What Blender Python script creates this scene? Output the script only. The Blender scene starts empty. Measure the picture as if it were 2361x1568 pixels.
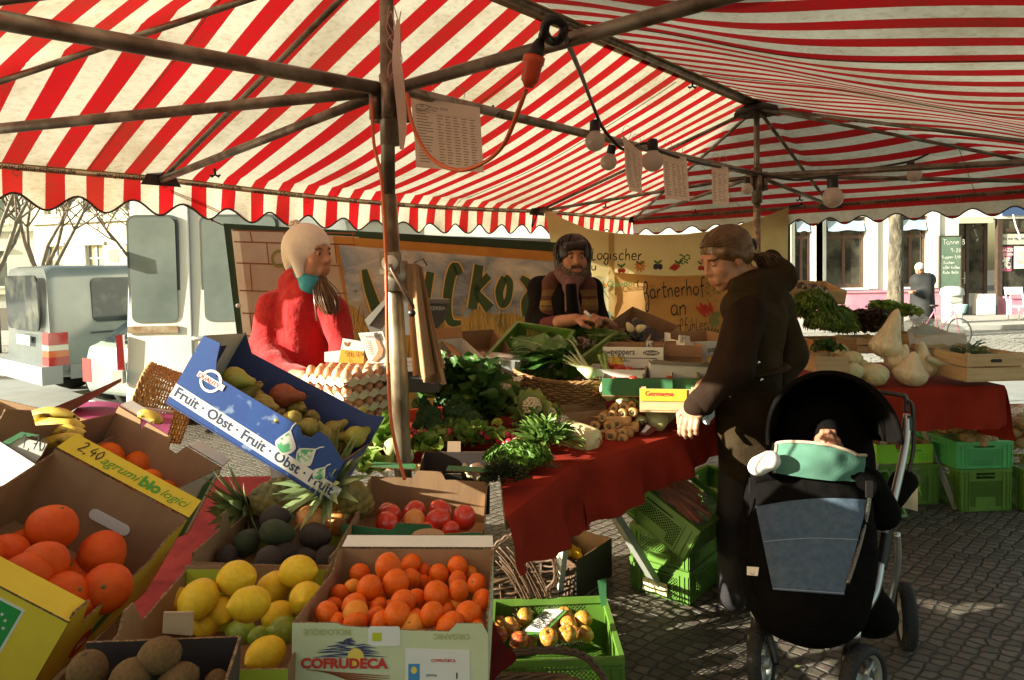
import bpy,math,random
import numpy as np
from math import sin,cos,tan,pi,radians,sqrt,atan2
from mathutils import Vector as V,Matrix,Euler,noise
from bpy_extras.object_utils import world_to_camera_view
random.seed(7)
SC=bpy.context.scene
COL=SC.collection
# --- camera
H=1.58;F=1574.0;CX=1180.5;CY=784.0
PIT=radians(-2.0);ROLL=radians(0.9)
PCY=625+F*tan(radians(2.0))
_f=V((0,cos(PIT),sin(PIT)));_r0=V((1,0,0));_u0=_r0.cross(_f)
_r=cos(ROLL)*_r0-sin(ROLL)*_u0
_u=sin(ROLL)*_r0+cos(ROLL)*_u0
CO=V((0,0,H))
cam=bpy.data.cameras.new('camera');camo=bpy.data.objects.new('camera',cam);COL.objects.link(camo)
camo.matrix_world=Matrix(((_r.x,_u.x,-_f.x,0),(_r.y,_u.y,-_f.y,0),(_r.z,_u.z,-_f.z,H),(0,0,0,1)))
cam.sensor_width=36;cam.lens=36*F/2361
cam.shift_y=-(CY-PCY)/2361
cam.clip_start=0.05;cam.clip_end=900
SC.camera=camo
# --- light
SUN_AZ=V((-0.966,-0.259)).normalized();SUN_EL=radians(18.7)
w=bpy.data.worlds.new("World");SC.world=w;w.use_nodes=True
nt=w.node_tree;bg=nt.nodes['Background']
sky=nt.nodes.new('ShaderNodeTexSky');sky.sky_type='NISHITA';sky.sun_disc=False
sky.sun_elevation=SUN_EL;sky.sun_rotation=atan2(SUN_AZ.x,SUN_AZ.y)
sky.dust_density=3.0;sky.air_density=1.2
tn=nt.nodes.new('ShaderNodeMix');tn.data_type='RGBA';tn.blend_type='MULTIPLY';tn.inputs['Factor'].default_value=1;tn.inputs['B'].default_value=(1,.96,.74,1)
nt.links.new(sky.outputs[0],tn.inputs['A']);nt.links.new(tn.outputs['Result'],bg.inputs[0]);bg.inputs[1].default_value=0.08
sl=bpy.data.lights.new('sun','SUN');sl.energy=5.0;sl.angle=radians(0.5);sl.color=(1.0,0.95,0.78)
so=bpy.data.objects.new('sun',sl);COL.objects.link(so)
sd=V((SUN_AZ.x*cos(SUN_EL),SUN_AZ.y*cos(SUN_EL),sin(SUN_EL)))
so.rotation_euler=sd.to_track_quat('Z','Y').to_euler()
SC.view_settings.view_transform='Standard';SC.view_settings.look='None'
SC.view_settings.exposure=1.68;SC.view_settings.gamma=1.0
SC.cycles.max_bounces=10;SC.cycles.diffuse_bounces=5;SC.cycles.transparent_max_bounces=16
SC.cycles.transmission_bounces=8;SC.cycles.glossy_bounces=3
SC.cycles.sample_clamp_indirect=6;SC.cycles.use_denoising=True
SC.cycles.caustics_reflective=False;SC.cycles.caustics_refractive=False
# --- picture-to-place helpers (metres ahead of the viewpoint)
def ray(px,py):return _f+_r*((px-CX)/F)-_u*((py-PCY)/F)
def at(px,py,d):k=ray(px,py);return CO+k*(d/k.y)
def onz(px,py,z):k=ray(px,py);return CO+k*((z-H)/k.z)
def onplane(px,py,p,n):k=ray(px,py);return CO+k*(n.dot(p-CO)/n.dot(k))
# --- objects
def tag(o,label=None,cat=None,group=None,kind=None):
 if label:o['label']=label
 if cat:o['category']=cat
 if group:o['group']=group
 if kind:o['kind']=kind
 return o
def thing(name,label,cat,loc=(0,0,0),yaw=0,group=None,M=None):
 o=bpy.data.objects.new(name,None);COL.objects.link(o);o.empty_display_size=.05
 if M is None:M=Matrix.Translation(V(loc))@Matrix.Rotation(yaw,4,'Z')
 o.matrix_world=M;o['mw']=[x for r in M for x in r]
 return tag(o,label,cat,group)
def mw(o):
 """world matrix of an object built here (parents are things or parts with identity offsets)"""
 m=Matrix.Identity(4)
 while o is not None:
  if 'mw' in o:
   l=list(o['mw']);return Matrix((l[0:4],l[4:8],l[8:12],l[12:16]))@m
  m=o.matrix_basis@m
  o=o.parent
 return m
def pose(loc,yaw=0,tx=0,ty=0,s=1):
 return Matrix.Translation(V(loc))@Matrix.Rotation(radians(yaw),4,'Z')@Matrix.Rotation(radians(tx),4,'X')@Matrix.Rotation(radians(ty),4,'Y')@Matrix.Scale(s,4)
def align(loc,z,x=(1,0,0),s=1):
 z=V(z).normalized();x=V(x);y=z.cross(x)
 if y.length<1e-4:y=z.cross(V((0,1,0)))
 y.normalize();x=y.cross(z)
 return Matrix(((x.x*s,y.x*s,z.x*s,loc[0]),(x.y*s,y.y*s,z.y*s,loc[1]),(x.z*s,y.z*s,z.z*s,loc[2]),(0,0,0,1)))
def copy_tree(o,M=None,label=None,parent=None,group=None):
 c=o.copy();COL.objects.link(c)
 if parent is not None:c.parent=parent
 for ch in list(o.children):copy_tree(ch,parent=c)
 if parent is None and M is not None:
  c.matrix_world=M
  if 'mw' in c:c['mw']=[x for r in M for x in r]
 if label:c['label']=label
 if group:c['group']=group
 return c
class MB:
 def __init__(s):s.v=[];s.f=[];s.m=[];s.uv=None
 def add(s,vs,fs,m=0):
  b=len(s.v);s.v+=[V(x)for x in vs]
  s.f+=[tuple(b+i for i in f)for f in fs];s.m+=[m]*len(fs);return s
 def box(s,lo,hi,M=None,m=0):
  x0,y0,z0=lo;x1,y1,z1=hi
  vs=[V(p)for p in((x0,y0,z0),(x1,y0,z0),(x1,y1,z0),(x0,y1,z0),(x0,y0,z1),(x1,y0,z1),(x1,y1,z1),(x0,y1,z1))]
  if M is not None:vs=[M@p for p in vs]
  return s.add(vs,[(0,3,2,1),(4,5,6,7),(0,1,5,4),(1,2,6,5),(2,3,7,6),(3,0,4,7)],m)
 def bar(s,a,b,wd,th,m=0,up=(0,0,1)):
  a=V(a);b=V(b);d=b-a;L=d.length
  if L<1e-6:return s
  return s.box((-wd/2,-th/2,0),(wd/2,th/2,L),align(a,d,V(up).cross(d)),m)
 def tube(s,pts,r,n=8,closed=False,caps=True,m=0,flat=1.0,twist=0):
  pts=[V(p)for p in pts];k=len(pts)
  rs=r if isinstance(r,(list,tuple))else[r]*k
  up=V((0,0,1));t0=(pts[1]-pts[0]).normalized()
  if abs(t0.dot(up))>.9:up=V((1,0,0))
  nrm=t0.cross(up).normalized();vs=[];fs=[]
  for i in range(k):
   a=pts[i-1]if(i>0 or closed)else pts[i]
   b=pts[(i+1)%k]if(i<k-1 or closed)else pts[i]
   t=b-a
   t=t.normalized()if t.length>1e-9 else t0
   nrm=nrm-t*nrm.dot(t)
   nrm=nrm.normalized()if nrm.length>1e-6 else t.orthogonal().normalized()
   bn=t.cross(nrm)
   for j in range(n):
    an=2*pi*j/n+twist*i
    vs.append(pts[i]+(nrm*cos(an)+bn*sin(an)*flat)*rs[i])
  K=k if closed else k-1
  for i in range(K):
   for j in range(n):
    q=(i+1)%k
    fs.append((i*n+j,i*n+(j+1)%n,q*n+(j+1)%n,q*n+j))
  if caps and not closed:fs+=[tuple(range(n-1,-1,-1)),tuple((k-1)*n+j for j in range(n))]
  return s.add(vs,fs,m)
 def lathe(s,prof,n=20,M=None,nz=0,nzs=3.0,seed=0,m=0,mz=None,sx=1,sy=1):
  vs=[];fs=[];k=len(prof);of=V((seed*7.3,seed*3.1,seed*1.7))
  for(r,z)in prof:
   for j in range(n):
    a=2*pi*j/n;p=V((r*cos(a)*sx,r*sin(a)*sy,z))
    if nz:p=p*(1+nz*noise.noise(p.normalized()*nzs+of))if p.length>1e-6 else p
    vs.append(p)
  if M is not None:vs=[M@p for p in vs]
  b=len(s.v);s.v+=vs
  for i in range(k-1):
   for j in range(n):
    s.f.append((b+i*n+j,b+i*n+(j+1)%n,b+(i+1)*n+(j+1)%n,b+(i+1)*n+j))
    s.m.append(mz(i)if mz else m)
  return s
 def grid(s,fn,nu,nv,m=0,wrap=False,mfn=None):
  vs=[V(fn(i/nu,j/nv))for i in range(nu+1)for j in range(nv+1)]
  b=len(s.v);s.v+=vs
  for i in range(nu):
   for j in range(nv):
    s.f.append((b+i*(nv+1)+j,b+(i+1)*(nv+1)+j,b+(i+1)*(nv+1)+j+1,b+i*(nv+1)+j+1))
    s.m.append(mfn((i+.5)/nu,(j+.5)/nv)if mfn else m)
  return s
 def prism(s,poly,th,M,m=0,mside=None,mback=None):
  """poly: list of (x,y) in M's xy plane, extruded along -z by th"""
  n=len(poly);vs=[M@V((x,y,0))for x,y in poly]+[M@V((x,y,-th))for x,y in poly]
  ms=m if mside is None else mside
  s.add(vs,[tuple(range(n))],m);b=len(s.v)-2*n
  s.f.append(tuple(b+n+i for i in range(n-1,-1,-1)));s.m.append(m if mback is None else mback)
  for i in range(n):
   j=(i+1)%n;s.f.append((b+i,b+n+i,b+n+j,b+j));s.m.append(ms)
  return s
 def ribbon(s,pts,wd,nrm,m=0,off=0.0):
  """flat stroke of width wd (scalar or list) lying in the plane with normal nrm"""
  pts=[V(p)for p in pts];k=len(pts);nrm=V(nrm).normalized();vs=[]
  for i in range(k):
   t=(pts[min(i+1,k-1)]-pts[max(i-1,0)])
   sd_=t.cross(nrm)
   sd_=sd_.normalized()if sd_.length>1e-9 else V((1,0,0))
   q=wd[i]if isinstance(wd,(list,tuple))else wd
   vs+=[pts[i]+sd_*q/2+nrm*off,pts[i]-sd_*q/2+nrm*off]
  return s.add(vs,[(2*i,2*i+1,2*i+3,2*i+2)for i in range(k-1)],m)
 def mesh(s,name,mats,smooth=True):
  me=bpy.data.meshes.new(name);me.from_pydata([tuple(p)for p in s.v],[],s.f)
  for mm in(mats if isinstance(mats,(list,tuple))else[mats]):me.materials.append(mm)
  me.polygons.foreach_set('material_index',s.m)
  if smooth:me.polygons.foreach_set('use_smooth',[True]*len(s.f))
  me.update()
  return me
 def build(s,name,mats,parent=None,local=False,smooth=True,auto=None,label=None,cat=None,group=None,kind=None,origin=None):
  """vertices are in world space unless local; the object is placed under its parent (or at origin)"""
  if parent is not None and not local:
   inv=mw(parent).inverted();s.v=[inv@p for p in s.v]
  M=None
  if parent is None:
   if origin is None and not local and s.v:
    c=sum(s.v,V((0,0,0)))/len(s.v);origin=(c.x,c.y,min(p.z for p in s.v))
   if origin is not None and not local:
    o_=V(origin);s.v=[p-o_ for p in s.v]
   if origin is not None:M=Matrix.Translation(V(origin))
  me=s.mesh(name,mats,smooth)
  if auto is not None:
   try:me.set_sharp_from_angle(angle=radians(auto))
   except Exception:pass
  o=bpy.data.objects.new(name,me);COL.objects.link(o)
  if parent is not None:o.parent=parent
  if M is not None:o.matrix_world=M
  return tag(o,label,cat,group,kind)
def cr(pts,n=6,closed=False):
 """Catmull-Rom through the points"""
 pts=[V(p)for p in pts];k=len(pts);out=[]
 g=(lambda i:pts[i%k])if closed else(lambda i:pts[max(0,min(k-1,i))])
 for i in range(k if closed else k-1):
  p0,p1,p2,p3=g(i-1),g(i),g(i+1),g(i+2)
  for j in range(n):
   t=j/n
   out.append(0.5*((2*p1)+(-p0+p2)*t+(2*p0-5*p1+4*p2-p3)*t*t+(-p0+3*p1-3*p2+p3)*t**3))
 if not closed:out.append(pts[-1])
 return out
# --- materials
_M={}
def mat(name,c,c2=None,sc=5.0,thr=(.35,.65),rough=.6,bump=0,bsc=40,metal=0,spec=.5,trans=0,transl=None,alpha=1,sheen=0,coat=0,det=4,stretch=None,emit=None,dist=.002,c3=None,sc3=60,sub=0):
 if name in _M:return _M[name]
 m=bpy.data.materials.new(name);m.use_nodes=True;n=m.node_tree;L=n.links
 b=n.nodes['Principled BSDF'];out=n.nodes['Material Output']
 b.inputs['Base Color'].default_value=(*c,1);b.inputs['Roughness'].default_value=rough
 b.inputs['Metallic'].default_value=metal;b.inputs['Specular IOR Level'].default_value=spec
 b.inputs['Transmission Weight'].default_value=trans;b.inputs['Alpha'].default_value=alpha
 if sheen:b.inputs['Sheen Weight'].default_value=sheen;b.inputs['Sheen Roughness'].default_value=.5
 if coat:b.inputs['Coat Weight'].default_value=coat;b.inputs['Coat Roughness'].default_value=.15
 if sub:b.inputs['Subsurface Weight'].default_value=sub;b.inputs['Subsurface Radius'].default_value=(1,.4,.2);b.inputs['Subsurface Scale'].default_value=.01
 tc=n.nodes.new('ShaderNodeTexCoord');src=tc.outputs['Object']
 if stretch:
  mp=n.nodes.new('ShaderNodeMapping');mp.inputs['Scale'].default_value=stretch;L.new(src,mp.inputs[0]);src=mp.outputs[0]
 colout=None
 if c2 is not None:
  nz=n.nodes.new('ShaderNodeTexNoise');nz.inputs['Scale'].default_value=sc;nz.inputs['Detail'].default_value=det;nz.inputs['Roughness'].default_value=.6
  L.new(src,nz.inputs['Vector'])
  rp=n.nodes.new('ShaderNodeMapRange');rp.inputs[1].default_value=thr[0];rp.inputs[2].default_value=thr[1];L.new(nz.outputs[0],rp.inputs[0])
  mx=n.nodes.new('ShaderNodeMix');mx.data_type='RGBA';mx.inputs['A'].default_value=(*c,1);mx.inputs['B'].default_value=(*c2,1)
  L.new(rp.outputs[0],mx.inputs['Factor']);colout=mx.outputs['Result']
  if c3 is not None:
   n3=n.nodes.new('ShaderNodeTexNoise');n3.inputs['Scale'].default_value=sc3;L.new(src,n3.inputs['Vector'])
   r3=n.nodes.new('ShaderNodeMapRange');r3.inputs[1].default_value=.62;r3.inputs[2].default_value=.72;L.new(n3.outputs[0],r3.inputs[0])
   m3=n.nodes.new('ShaderNodeMix');m3.data_type='RGBA';m3.inputs['B'].default_value=(*c3,1);L.new(colout,m3.inputs['A']);L.new(r3.outputs[0],m3.inputs['Factor']);colout=m3.outputs['Result']
  L.new(colout,b.inputs['Base Color'])
 if bump:
  nb=n.nodes.new('ShaderNodeTexNoise');nb.inputs['Scale'].default_value=bsc;nb.inputs['Detail'].default_value=5;L.new(src,nb.inputs['Vector'])
  bp=n.nodes.new('ShaderNodeBump');bp.inputs['Strength'].default_value=bump;bp.inputs['Distance'].default_value=dist;L.new(nb.outputs[0],bp.inputs['Height']);L.new(bp.outputs[0],b.inputs['Normal'])
 if transl:
  tr=n.nodes.new('ShaderNodeBsdfTranslucent');ms=n.nodes.new('ShaderNodeMixShader');ms.inputs[0].default_value=transl
  if colout:L.new(colout,tr.inputs[0])
  else:tr.inputs[0].default_value=(*c,1)
  L.new(b.outputs[0],ms.inputs[1]);L.new(tr.outputs[0],ms.inputs[2]);L.new(ms.outputs[0],out.inputs[0])
 if emit:b.inputs['Emission Color'].default_value=(*c,1);b.inputs['Emission Strength'].default_value=emit
 _M[name]=m;return m
def nodes_mat(name):
 m=bpy.data.materials.new(name);m.use_nodes=True;_M[name]=m
 return m,m.node_tree,m.node_tree.nodes,m.node_tree.links,m.node_tree.nodes['Principled BSDF']
STEEL=mat('rusty_steel',(.13,.105,.075),(.28,.26,.20),9,(.42,.62),rough=.5,metal=.6,bump=.3,bsc=60,stretch=(1,1,1))
GALV=mat('galvanised_steel',(.42,.40,.33),(.16,.12,.08),14,(.45,.68),rough=.4,metal=.7,bump=.2,bsc=40)
BLACK=mat('black_plastic',(.012,.011,.010),rough=.45)
CARD=mat('brown_cardboard',(.36,.215,.105),(.30,.175,.085),14,rough=.85,bump=.25,bsc=90,stretch=(1,1,.25))
CARDD=mat('dark_cardboard',(.06,.04,.032),(.045,.03,.026),10,rough=.8,bump=.2,bsc=60)
CARDE=mat('cardboard_edge',(.30,.18,.09),(.10,.055,.025),160,(.42,.55),rough=.9,bump=.5,bsc=200)
WHITE=mat('white_paper',(.80,.79,.74),(.74,.72,.66),6,rough=.7)
INK=mat('black_ink',(.012,.012,.012),rough=.6)
WOOD=mat('pale_wood',(.62,.46,.25),(.50,.34,.17),5,rough=.6,bump=.15,bsc=30,stretch=(1,1,9))
GREENP=mat('green_plastic',(.11,.235,.030),(.09,.19,.026),6,rough=.42,bump=.05,bsc=30)
# --- writing
def text(s,size,m,parent,M,ext=.0001,bold=0.0,align_='LEFT',shear=0,name='lettering',label=None,spacing=1.0):
 cu=bpy.data.curves.new('t','FONT');cu.body=s;cu.size=size;cu.extrude=ext;cu.offset=bold*size
 cu.align_x=align_;cu.shear=shear;cu.space_character=spacing;cu.resolution_u=3
 o=bpy.data.objects.new('t',cu);me=bpy.data.meshes.new_from_object(o)
 bpy.data.objects.remove(o);bpy.data.curves.remove(cu)
 me.materials.clear();me.materials.append(m)
 me.transform(mw(parent).inverted()@M if parent else M)
 r=bpy.data.objects.new(name,me);COL.objects.link(r)
 if parent:r.parent=parent
 return tag(r,label)
_G={'a':['.5,.45 .3,.55 .08,.4 .08,.15 .25,0 .45,.12 .5,.45','.5,.5 .48,.12 .6,0'],'b':['.1,1 .1,0 .35,0 .5,.25 .35,.5 .1,.4'],'c':['.5,.45 .3,.55 .08,.35 .1,.1 .3,0 .5,.1'],'e':['.08,.28 .48,.32 .4,.52 .18,.5 .07,.25 .2,.02 .5,.08'],'f':['.55,.95 .35,1 .25,.7 .22,-.25','.05,.5 .45,.52'],'g':['.5,.45 .3,.55 .08,.4 .1,.12 .3,.05 .48,.2 .5,.5','.5,.5 .48,-.25 .3,-.4 .1,-.25 .3,-.05'],'h':['.1,1 .08,0','.08,.3 .3,.52 .45,.4 .45,0'],'i':['.12,.5 .12,0','.12,.72 .13,.76'],'k':['.1,1 .1,0','.5,.5 .12,.22 .5,0'],'l':['.15,1 .1,.3 .2,0'],'L':['.12,.95 .08,0 .45,.02'],'m':['.08,.5 .08,0','.08,.35 .25,.5 .35,.35 .35,0','.35,.35 .52,.5 .62,.35 .62,0'],'n':['.08,.5 .08,0','.08,.3 .28,.52 .45,.4 .45,0'],'o':['.3,.52 .08,.35 .1,.1 .3,0 .5,.15 .5,.4 .3,.52'],'r':['.1,.5 .1,0','.1,.3 .25,.5 .42,.5'],'s':['.45,.48 .2,.52 .12,.38 .4,.2 .4,.03 .08,.03'],'t':['.28,.95 .2,.2 .3,0 .4,.05','.05,.6 .5,.62'],'u':['.08,.5 .1,.1 .28,0 .45,.12 .47,.5','.47,.5 .5,0'],'ü':['.08,.5 .1,.1 .28,0 .45,.12 .47,.5','.47,.5 .5,0','.18,.7 .19,.75','.4,.72 .41,.77'],'ä':['.5,.45 .3,.55 .08,.4 .08,.15 .25,0 .45,.12 .5,.45','.5,.5 .48,.12 .6,0','.2,.72 .21,.77','.42,.74 .43,.79'],'P':['.12,.95 .08,-.05','.05,.85 .35,1 .5,.75 .35,.5 .1,.45'],'G':['.2,-.1 .12,.4 .2,.95 .42,1 .48,.7 .3,.42 .12,.3','.12,.3 .35,.38 .5,.1 .42,-.6 .25,-.75 .18,-.5 .35,-.2'],'T':['.3,.9 .28,0','0,.88 .65,.95'],'1':['.1,.7 .3,.95 .28,0'],'2':['.08,.75 .25,.95 .42,.75 .3,.4 .08,.02 .5,.04'],'3':['.1,.9 .4,.85 .2,.55 .42,.35 .3,.02 .08,.08'],'4':['.3,.95 .08,.4 .5,.4','.38,.6 .36,0'],'5':['.45,.92 .12,.9 .1,.55 .4,.5 .42,.12 .08,.03'],'6':['.4,.92 .12,.5 .12,.1 .35,0 .45,.25 .3,.42 .12,.3'],'7':['.08,.92 .45,.9 .2,0','.15,.45 .42,.47'],'8':['.3,.5 .1,.75 .3,.95 .42,.75 .3,.5 .08,.22 .28,0 .45,.22 .3,.5'],'9':['.42,.7 .2,.55 .1,.8 .3,.95 .44,.7 .38,0'],'0':['.28,.92 .08,.5 .25,0 .45,.45 .28,.92'],',':['.15,.08 .08,-.15'],'-':['.05,.35 .4,.36'],'.':['.1,.02 .13,.03'],'/':['.4,1 .05,-.05'],'B':['.1,.95 .08,0','.08,.9 .4,.85 .35,.55 .1,.5','.1,.5 .48,.4 .4,.03 .08,.02'],'R':['.1,.95 .08,0','.08,.9 .4,.85 .35,.5 .1,.48 .5,0'],'S':['.45,.9 .15,.92 .12,.6 .42,.4 .4,.05 .08,.03'],'A':['.05,0 .28,.95 .5,0','.15,.35 .42,.35'],'O':['.3,.95 .05,.5 .28,0 .55,.45 .3,.95'],'M':['.05,0 .12,.95 .32,.4 .5,.95 .58,0'],'X':['.05,.95 .5,0','.5,.95 .05,0'],'D':['.1,.95 .1,0 .45,.2 .45,.7 .1,.95'],'I':['.15,.95 .15,0'],'K':['.1,.95 .1,0','.5,.95 .1,.45 .5,0'],'z':['.08,.5 .45,.5 .08,0 .5,.02'],'d':['.45,.4 .25,.52 .08,.25 .2,0 .42,.1','.48,1 .46,0'],'p':['.1,.5 .08,-.4','.1,.4 .3,.52 .45,.25 .3,0 .1,.05'],'w':['.05,.5 .2,0 .32,.4 .45,0 .6,.5']}
def hand(s,size,wd,m,parent,M,name='lettering',label=None,adv=.62,jit=.02,slant=0):
 mb=MB();x=0;rnd=random.Random(len(s)*13)
 for ch in s:
  for st in _G.get(ch,[]):
   pts=[tuple(float(q)for q in p.split(','))for p in st.split()]
   dy=rnd.uniform(-jit,jit)
   P3=[V(((x+px+py*slant)*size,(py+dy)*size,0))for px,py in pts]
   P3=cr(P3,5)if len(P3)>2 else P3
   k=len(P3);ws=[wd*(0.75+.45*sin(pi*(i+.5)/k))for i in range(k)]
   mb.ribbon(P3,ws,(0,0,1),0,.0006)
  x+={'i':.3,'l':.36,'L':.5,' ':.5,'m':.8,'I':.35,',':.3,'.':.3,'r':.48,'t':.52,'f':.45}.get(ch,adv)
 mb.v=[M@p for p in mb.v]
 return mb.build(name,m,parent,smooth=False,label=label)
def hand_len(s,adv=.62):return sum({'i':.3,'l':.36,'L':.5,' ':.5,'m':.8,'I':.35,',':.3,'.':.3,'r':.48,'t':.52,'f':.45}.get(c,adv)for c in s)
# --- smooth bodies: distance fields to one continuous surface
def rc(p0,p1,r0,r1):return('c',V(p0),V(p1),r0,r1)
def el(c,r,R=None):return('e',V(c),V(r),R)
def sdf_mesh(prims,vox,k=.02,name='body',mfn=None,extra=None,cut=None):
 lo=np.full(3,1e9);hi=-lo
 for p in prims:
  if p[0]=='c':
   for q,r in((p[1],p[3]),(p[2],p[4])):lo=np.minimum(lo,np.array(q)-r);hi=np.maximum(hi,np.array(q)+r)
  else:r=max(p[2]);lo=np.minimum(lo,np.array(p[1])-r);hi=np.maximum(hi,np.array(p[1])+r)
 lo-=vox*3;hi+=vox*3;N=np.ceil((hi-lo)/vox).astype(int)+1
 ax=[lo[i]+vox*np.arange(N[i])for i in range(3)]
 X,Y,Z=np.meshgrid(*ax,indexing='ij');X=X.astype(np.float32);Y=Y.astype(np.float32);Z=Z.astype(np.float32)
 D=None
 for p in prims:
  kk=k
  if p[0]=='c':
   a=np.array(p[1]);b=np.array(p[2]);ba=b-a;L=max(float(ba@ba),1e-9)
   px,py,pz=X-a[0],Y-a[1],Z-a[2]
   t=np.clip((px*ba[0]+py*ba[1]+pz*ba[2])/L,0,1)
   d=np.sqrt((px-t*ba[0])**2+(py-t*ba[1])**2+(pz-t*ba[2])**2)-(p[3]+(p[4]-p[3])*t)
  else:
   c=p[1];r=p[2];px,py,pz=X-c[0],Y-c[1],Z-c[2]
   if p[3]is not None:
    R=np.array(p[3].transposed());px,py,pz=(R[i][0]*px+R[i][1]*py+R[i][2]*pz for i in range(3))
   k0=np.sqrt((px/r[0])**2+(py/r[1])**2+(pz/r[2])**2)+1e-6
   k1=np.sqrt((px/r[0]**2)**2+(py/r[1]**2)**2+(pz/r[2]**2)**2)+1e-6
   d=k0*(k0-1)/k1
   kk=min(k,min(r)*.8)
  if D is None:D=d
  else:
   h=np.clip(.5+.5*(D-d)/kk,0,1);D=D*(1-h)+d*h-kk*h*(1-h)
 if cut is not None:D=cut(X,Y,Z,D)
 S=D<0;n0,n1,n2=D.shape
 c8=[S[i:n0-1+i,j:n1-1+j,l:n2-1+l]for i in(0,1)for j in(0,1)for l in(0,1)]
 sm=sum(c.astype(np.int8)for c in c8);act=(sm>0)&(sm<8)
 idx=-np.ones(act.shape,int);I=np.argwhere(act);idx[act]=np.arange(len(I))
 acc=np.zeros((len(I),3));cnt=np.zeros(len(I))
 co=[(i,j,l)for i in(0,1)for j in(0,1)for l in(0,1)]
 for a in range(8):
  for b in range(a+1,8):
   if sum(abs(co[a][q]-co[b][q])for q in range(3))!=1:continue
   A=I+co[a];B=I+co[b];da=D[A[:,0],A[:,1],A[:,2]];db=D[B[:,0],B[:,1],B[:,2]]
   mk=(da<0)!=(db<0);t=np.where(mk,da/np.where(mk,da-db,1),0)[:,None]
   acc+=np.where(mk[:,None],A+t*(B-A),0);cnt+=mk
 P=lo+(acc/cnt[:,None])*vox
 faces=[]
 for axs in range(3):
  sl0=[slice(None)]*3;sl1=[slice(None)]*3;sl0[axs]=slice(0,-1);sl1[axs]=slice(1,None)
  ch=S[tuple(sl0)]!=S[tuple(sl1)];E_=np.argwhere(ch);u,v_=[(1,2),(2,0),(0,1)][axs]
  E_=E_[(E_[:,u]>0)&(E_[:,v_]>0)&(E_[:,u]<D.shape[u]-1)&(E_[:,v_]<D.shape[v_]-1)]
  du=np.zeros(3,int);du[u]=1;dv=np.zeros(3,int);dv[v_]=1
  q=[E_,E_-du,E_-du-dv,E_-dv];q=[idx[a[:,0],a[:,1],a[:,2]]for a in q]
  fl=S[E_[:,0],E_[:,1],E_[:,2]]
  Q=np.stack(q,1);Q[~fl]=Q[~fl][:,::-1];faces.append(Q[(Q>=0).all(1)])
 Fc=np.concatenate(faces)
 mb=MB();mb.v=[V(p)for p in P];mb.f=[tuple(int(i)for i in f)for f in Fc]
 if mfn:
  C=P[Fc].mean(1);mb.m=[int(m)for m in mfn(C)]
 else:mb.m=[0]*len(mb.f)
 return mb
# --- ground and streets
def cobble_mat(name,size,c1,c2,joint,rand=.85,strength=1.0,aspect=1.25,rot=42):
 m,n_,n,L,b=nodes_mat(name)
 tc=n.new('ShaderNodeTexCoord');mp=n.new('ShaderNodeMapping');L.new(tc.outputs['Object'],mp.inputs[0])
 mp.inputs['Scale'].default_value=(1/size,aspect/size,.001);mp.inputs['Rotation'].default_value=(0,0,radians(rot))
 nz=n.new('ShaderNodeTexNoise');nz.inputs['Scale'].default_value=1.3;nz.inputs['Detail'].default_value=3;L.new(tc.outputs['Object'],nz.inputs['Vector'])
 ad=n.new('ShaderNodeVectorMath');ad.operation='MULTIPLY_ADD';ad.inputs[1].default_value=(1.1,1.1,0);L.new(nz.outputs['Color'],ad.inputs[0]);L.new(mp.outputs[0],ad.inputs[2])
 vo=n.new('ShaderNodeTexVoronoi');vo.voronoi_dimensions='2D';vo.feature='DISTANCE_TO_EDGE';vo.inputs['Scale'].default_value=1;vo.inputs['Randomness'].default_value=rand*.6;L.new(ad.outputs[0],vo.inputs['Vector'])
 v2=n.new('ShaderNodeTexVoronoi');v2.voronoi_dimensions='2D';v2.inputs['Scale'].default_value=1;v2.inputs['Randomness'].default_value=rand*.6;L.new(ad.outputs[0],v2.inputs['Vector'])
 r=n.new('ShaderNodeMapRange');r.inputs[1].default_value=.035;r.inputs[2].default_value=.15;r.interpolation_type='SMOOTHSTEP';L.new(vo.outputs['Distance'],r.inputs[0])
 sp=n.new('ShaderNodeSeparateColor');L.new(v2.outputs['Color'],sp.inputs[0])
 mx=n.new('ShaderNodeMix');mx.data_type='RGBA';mx.inputs['A'].default_value=(*c1,1);mx.inputs['B'].default_value=(*c2,1);L.new(sp.outputs[0],mx.inputs['Factor'])
 n3=n.new('ShaderNodeTexNoise');n3.inputs['Scale'].default_value=35;n3.inputs['Detail'].default_value=6;L.new(tc.outputs['Object'],n3.inputs['Vector'])
 m3=n.new('ShaderNodeMix');m3.data_type='RGBA';m3.blend_type='MULTIPLY';m3.inputs['Factor'].default_value=.6;L.new(mx.outputs['Result'],m3.inputs['A']);L.new(n3.outputs['Color'],m3.inputs['B'])
 mj=n.new('ShaderNodeMix');mj.data_type='RGBA';mj.inputs['A'].default_value=(*joint,1);L.new(m3.outputs['Result'],mj.inputs['B']);L.new(r.outputs[0],mj.inputs['Factor']);L.new(mj.outputs['Result'],b.inputs['Base Color'])
 ma=n.new('ShaderNodeMath');ma.operation='MULTIPLY_ADD';ma.inputs[1].default_value=.25;L.new(n3.outputs[0],ma.inputs[0]);L.new(r.outputs[0],ma.inputs[2])
 bp=n.new('ShaderNodeBump');bp.inputs['Strength'].default_value=strength;bp.inputs['Distance'].default_value=.018;L.new(ma.outputs[0],bp.inputs['Height']);L.new(bp.outputs[0],b.inputs['Normal'])
 b.inputs['Roughness'].default_value=.62
 return m
def sheet(name,poly,z,m):
 mb=MB();mb.add([(x,y,z)for x,y in poly],[tuple(range(len(poly)))]);return mb.build(name,m,smooth=False,origin=(poly[0][0],poly[0][1],z),kind='structure')
sheet('ground',[(-150,-60),(150,-60),(150,160),(-150,160)],-.004,cobble_mat('setts',.066,(.13,.105,.075),(.24,.20,.15),(.05,.038,.026),rand=.6))
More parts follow.
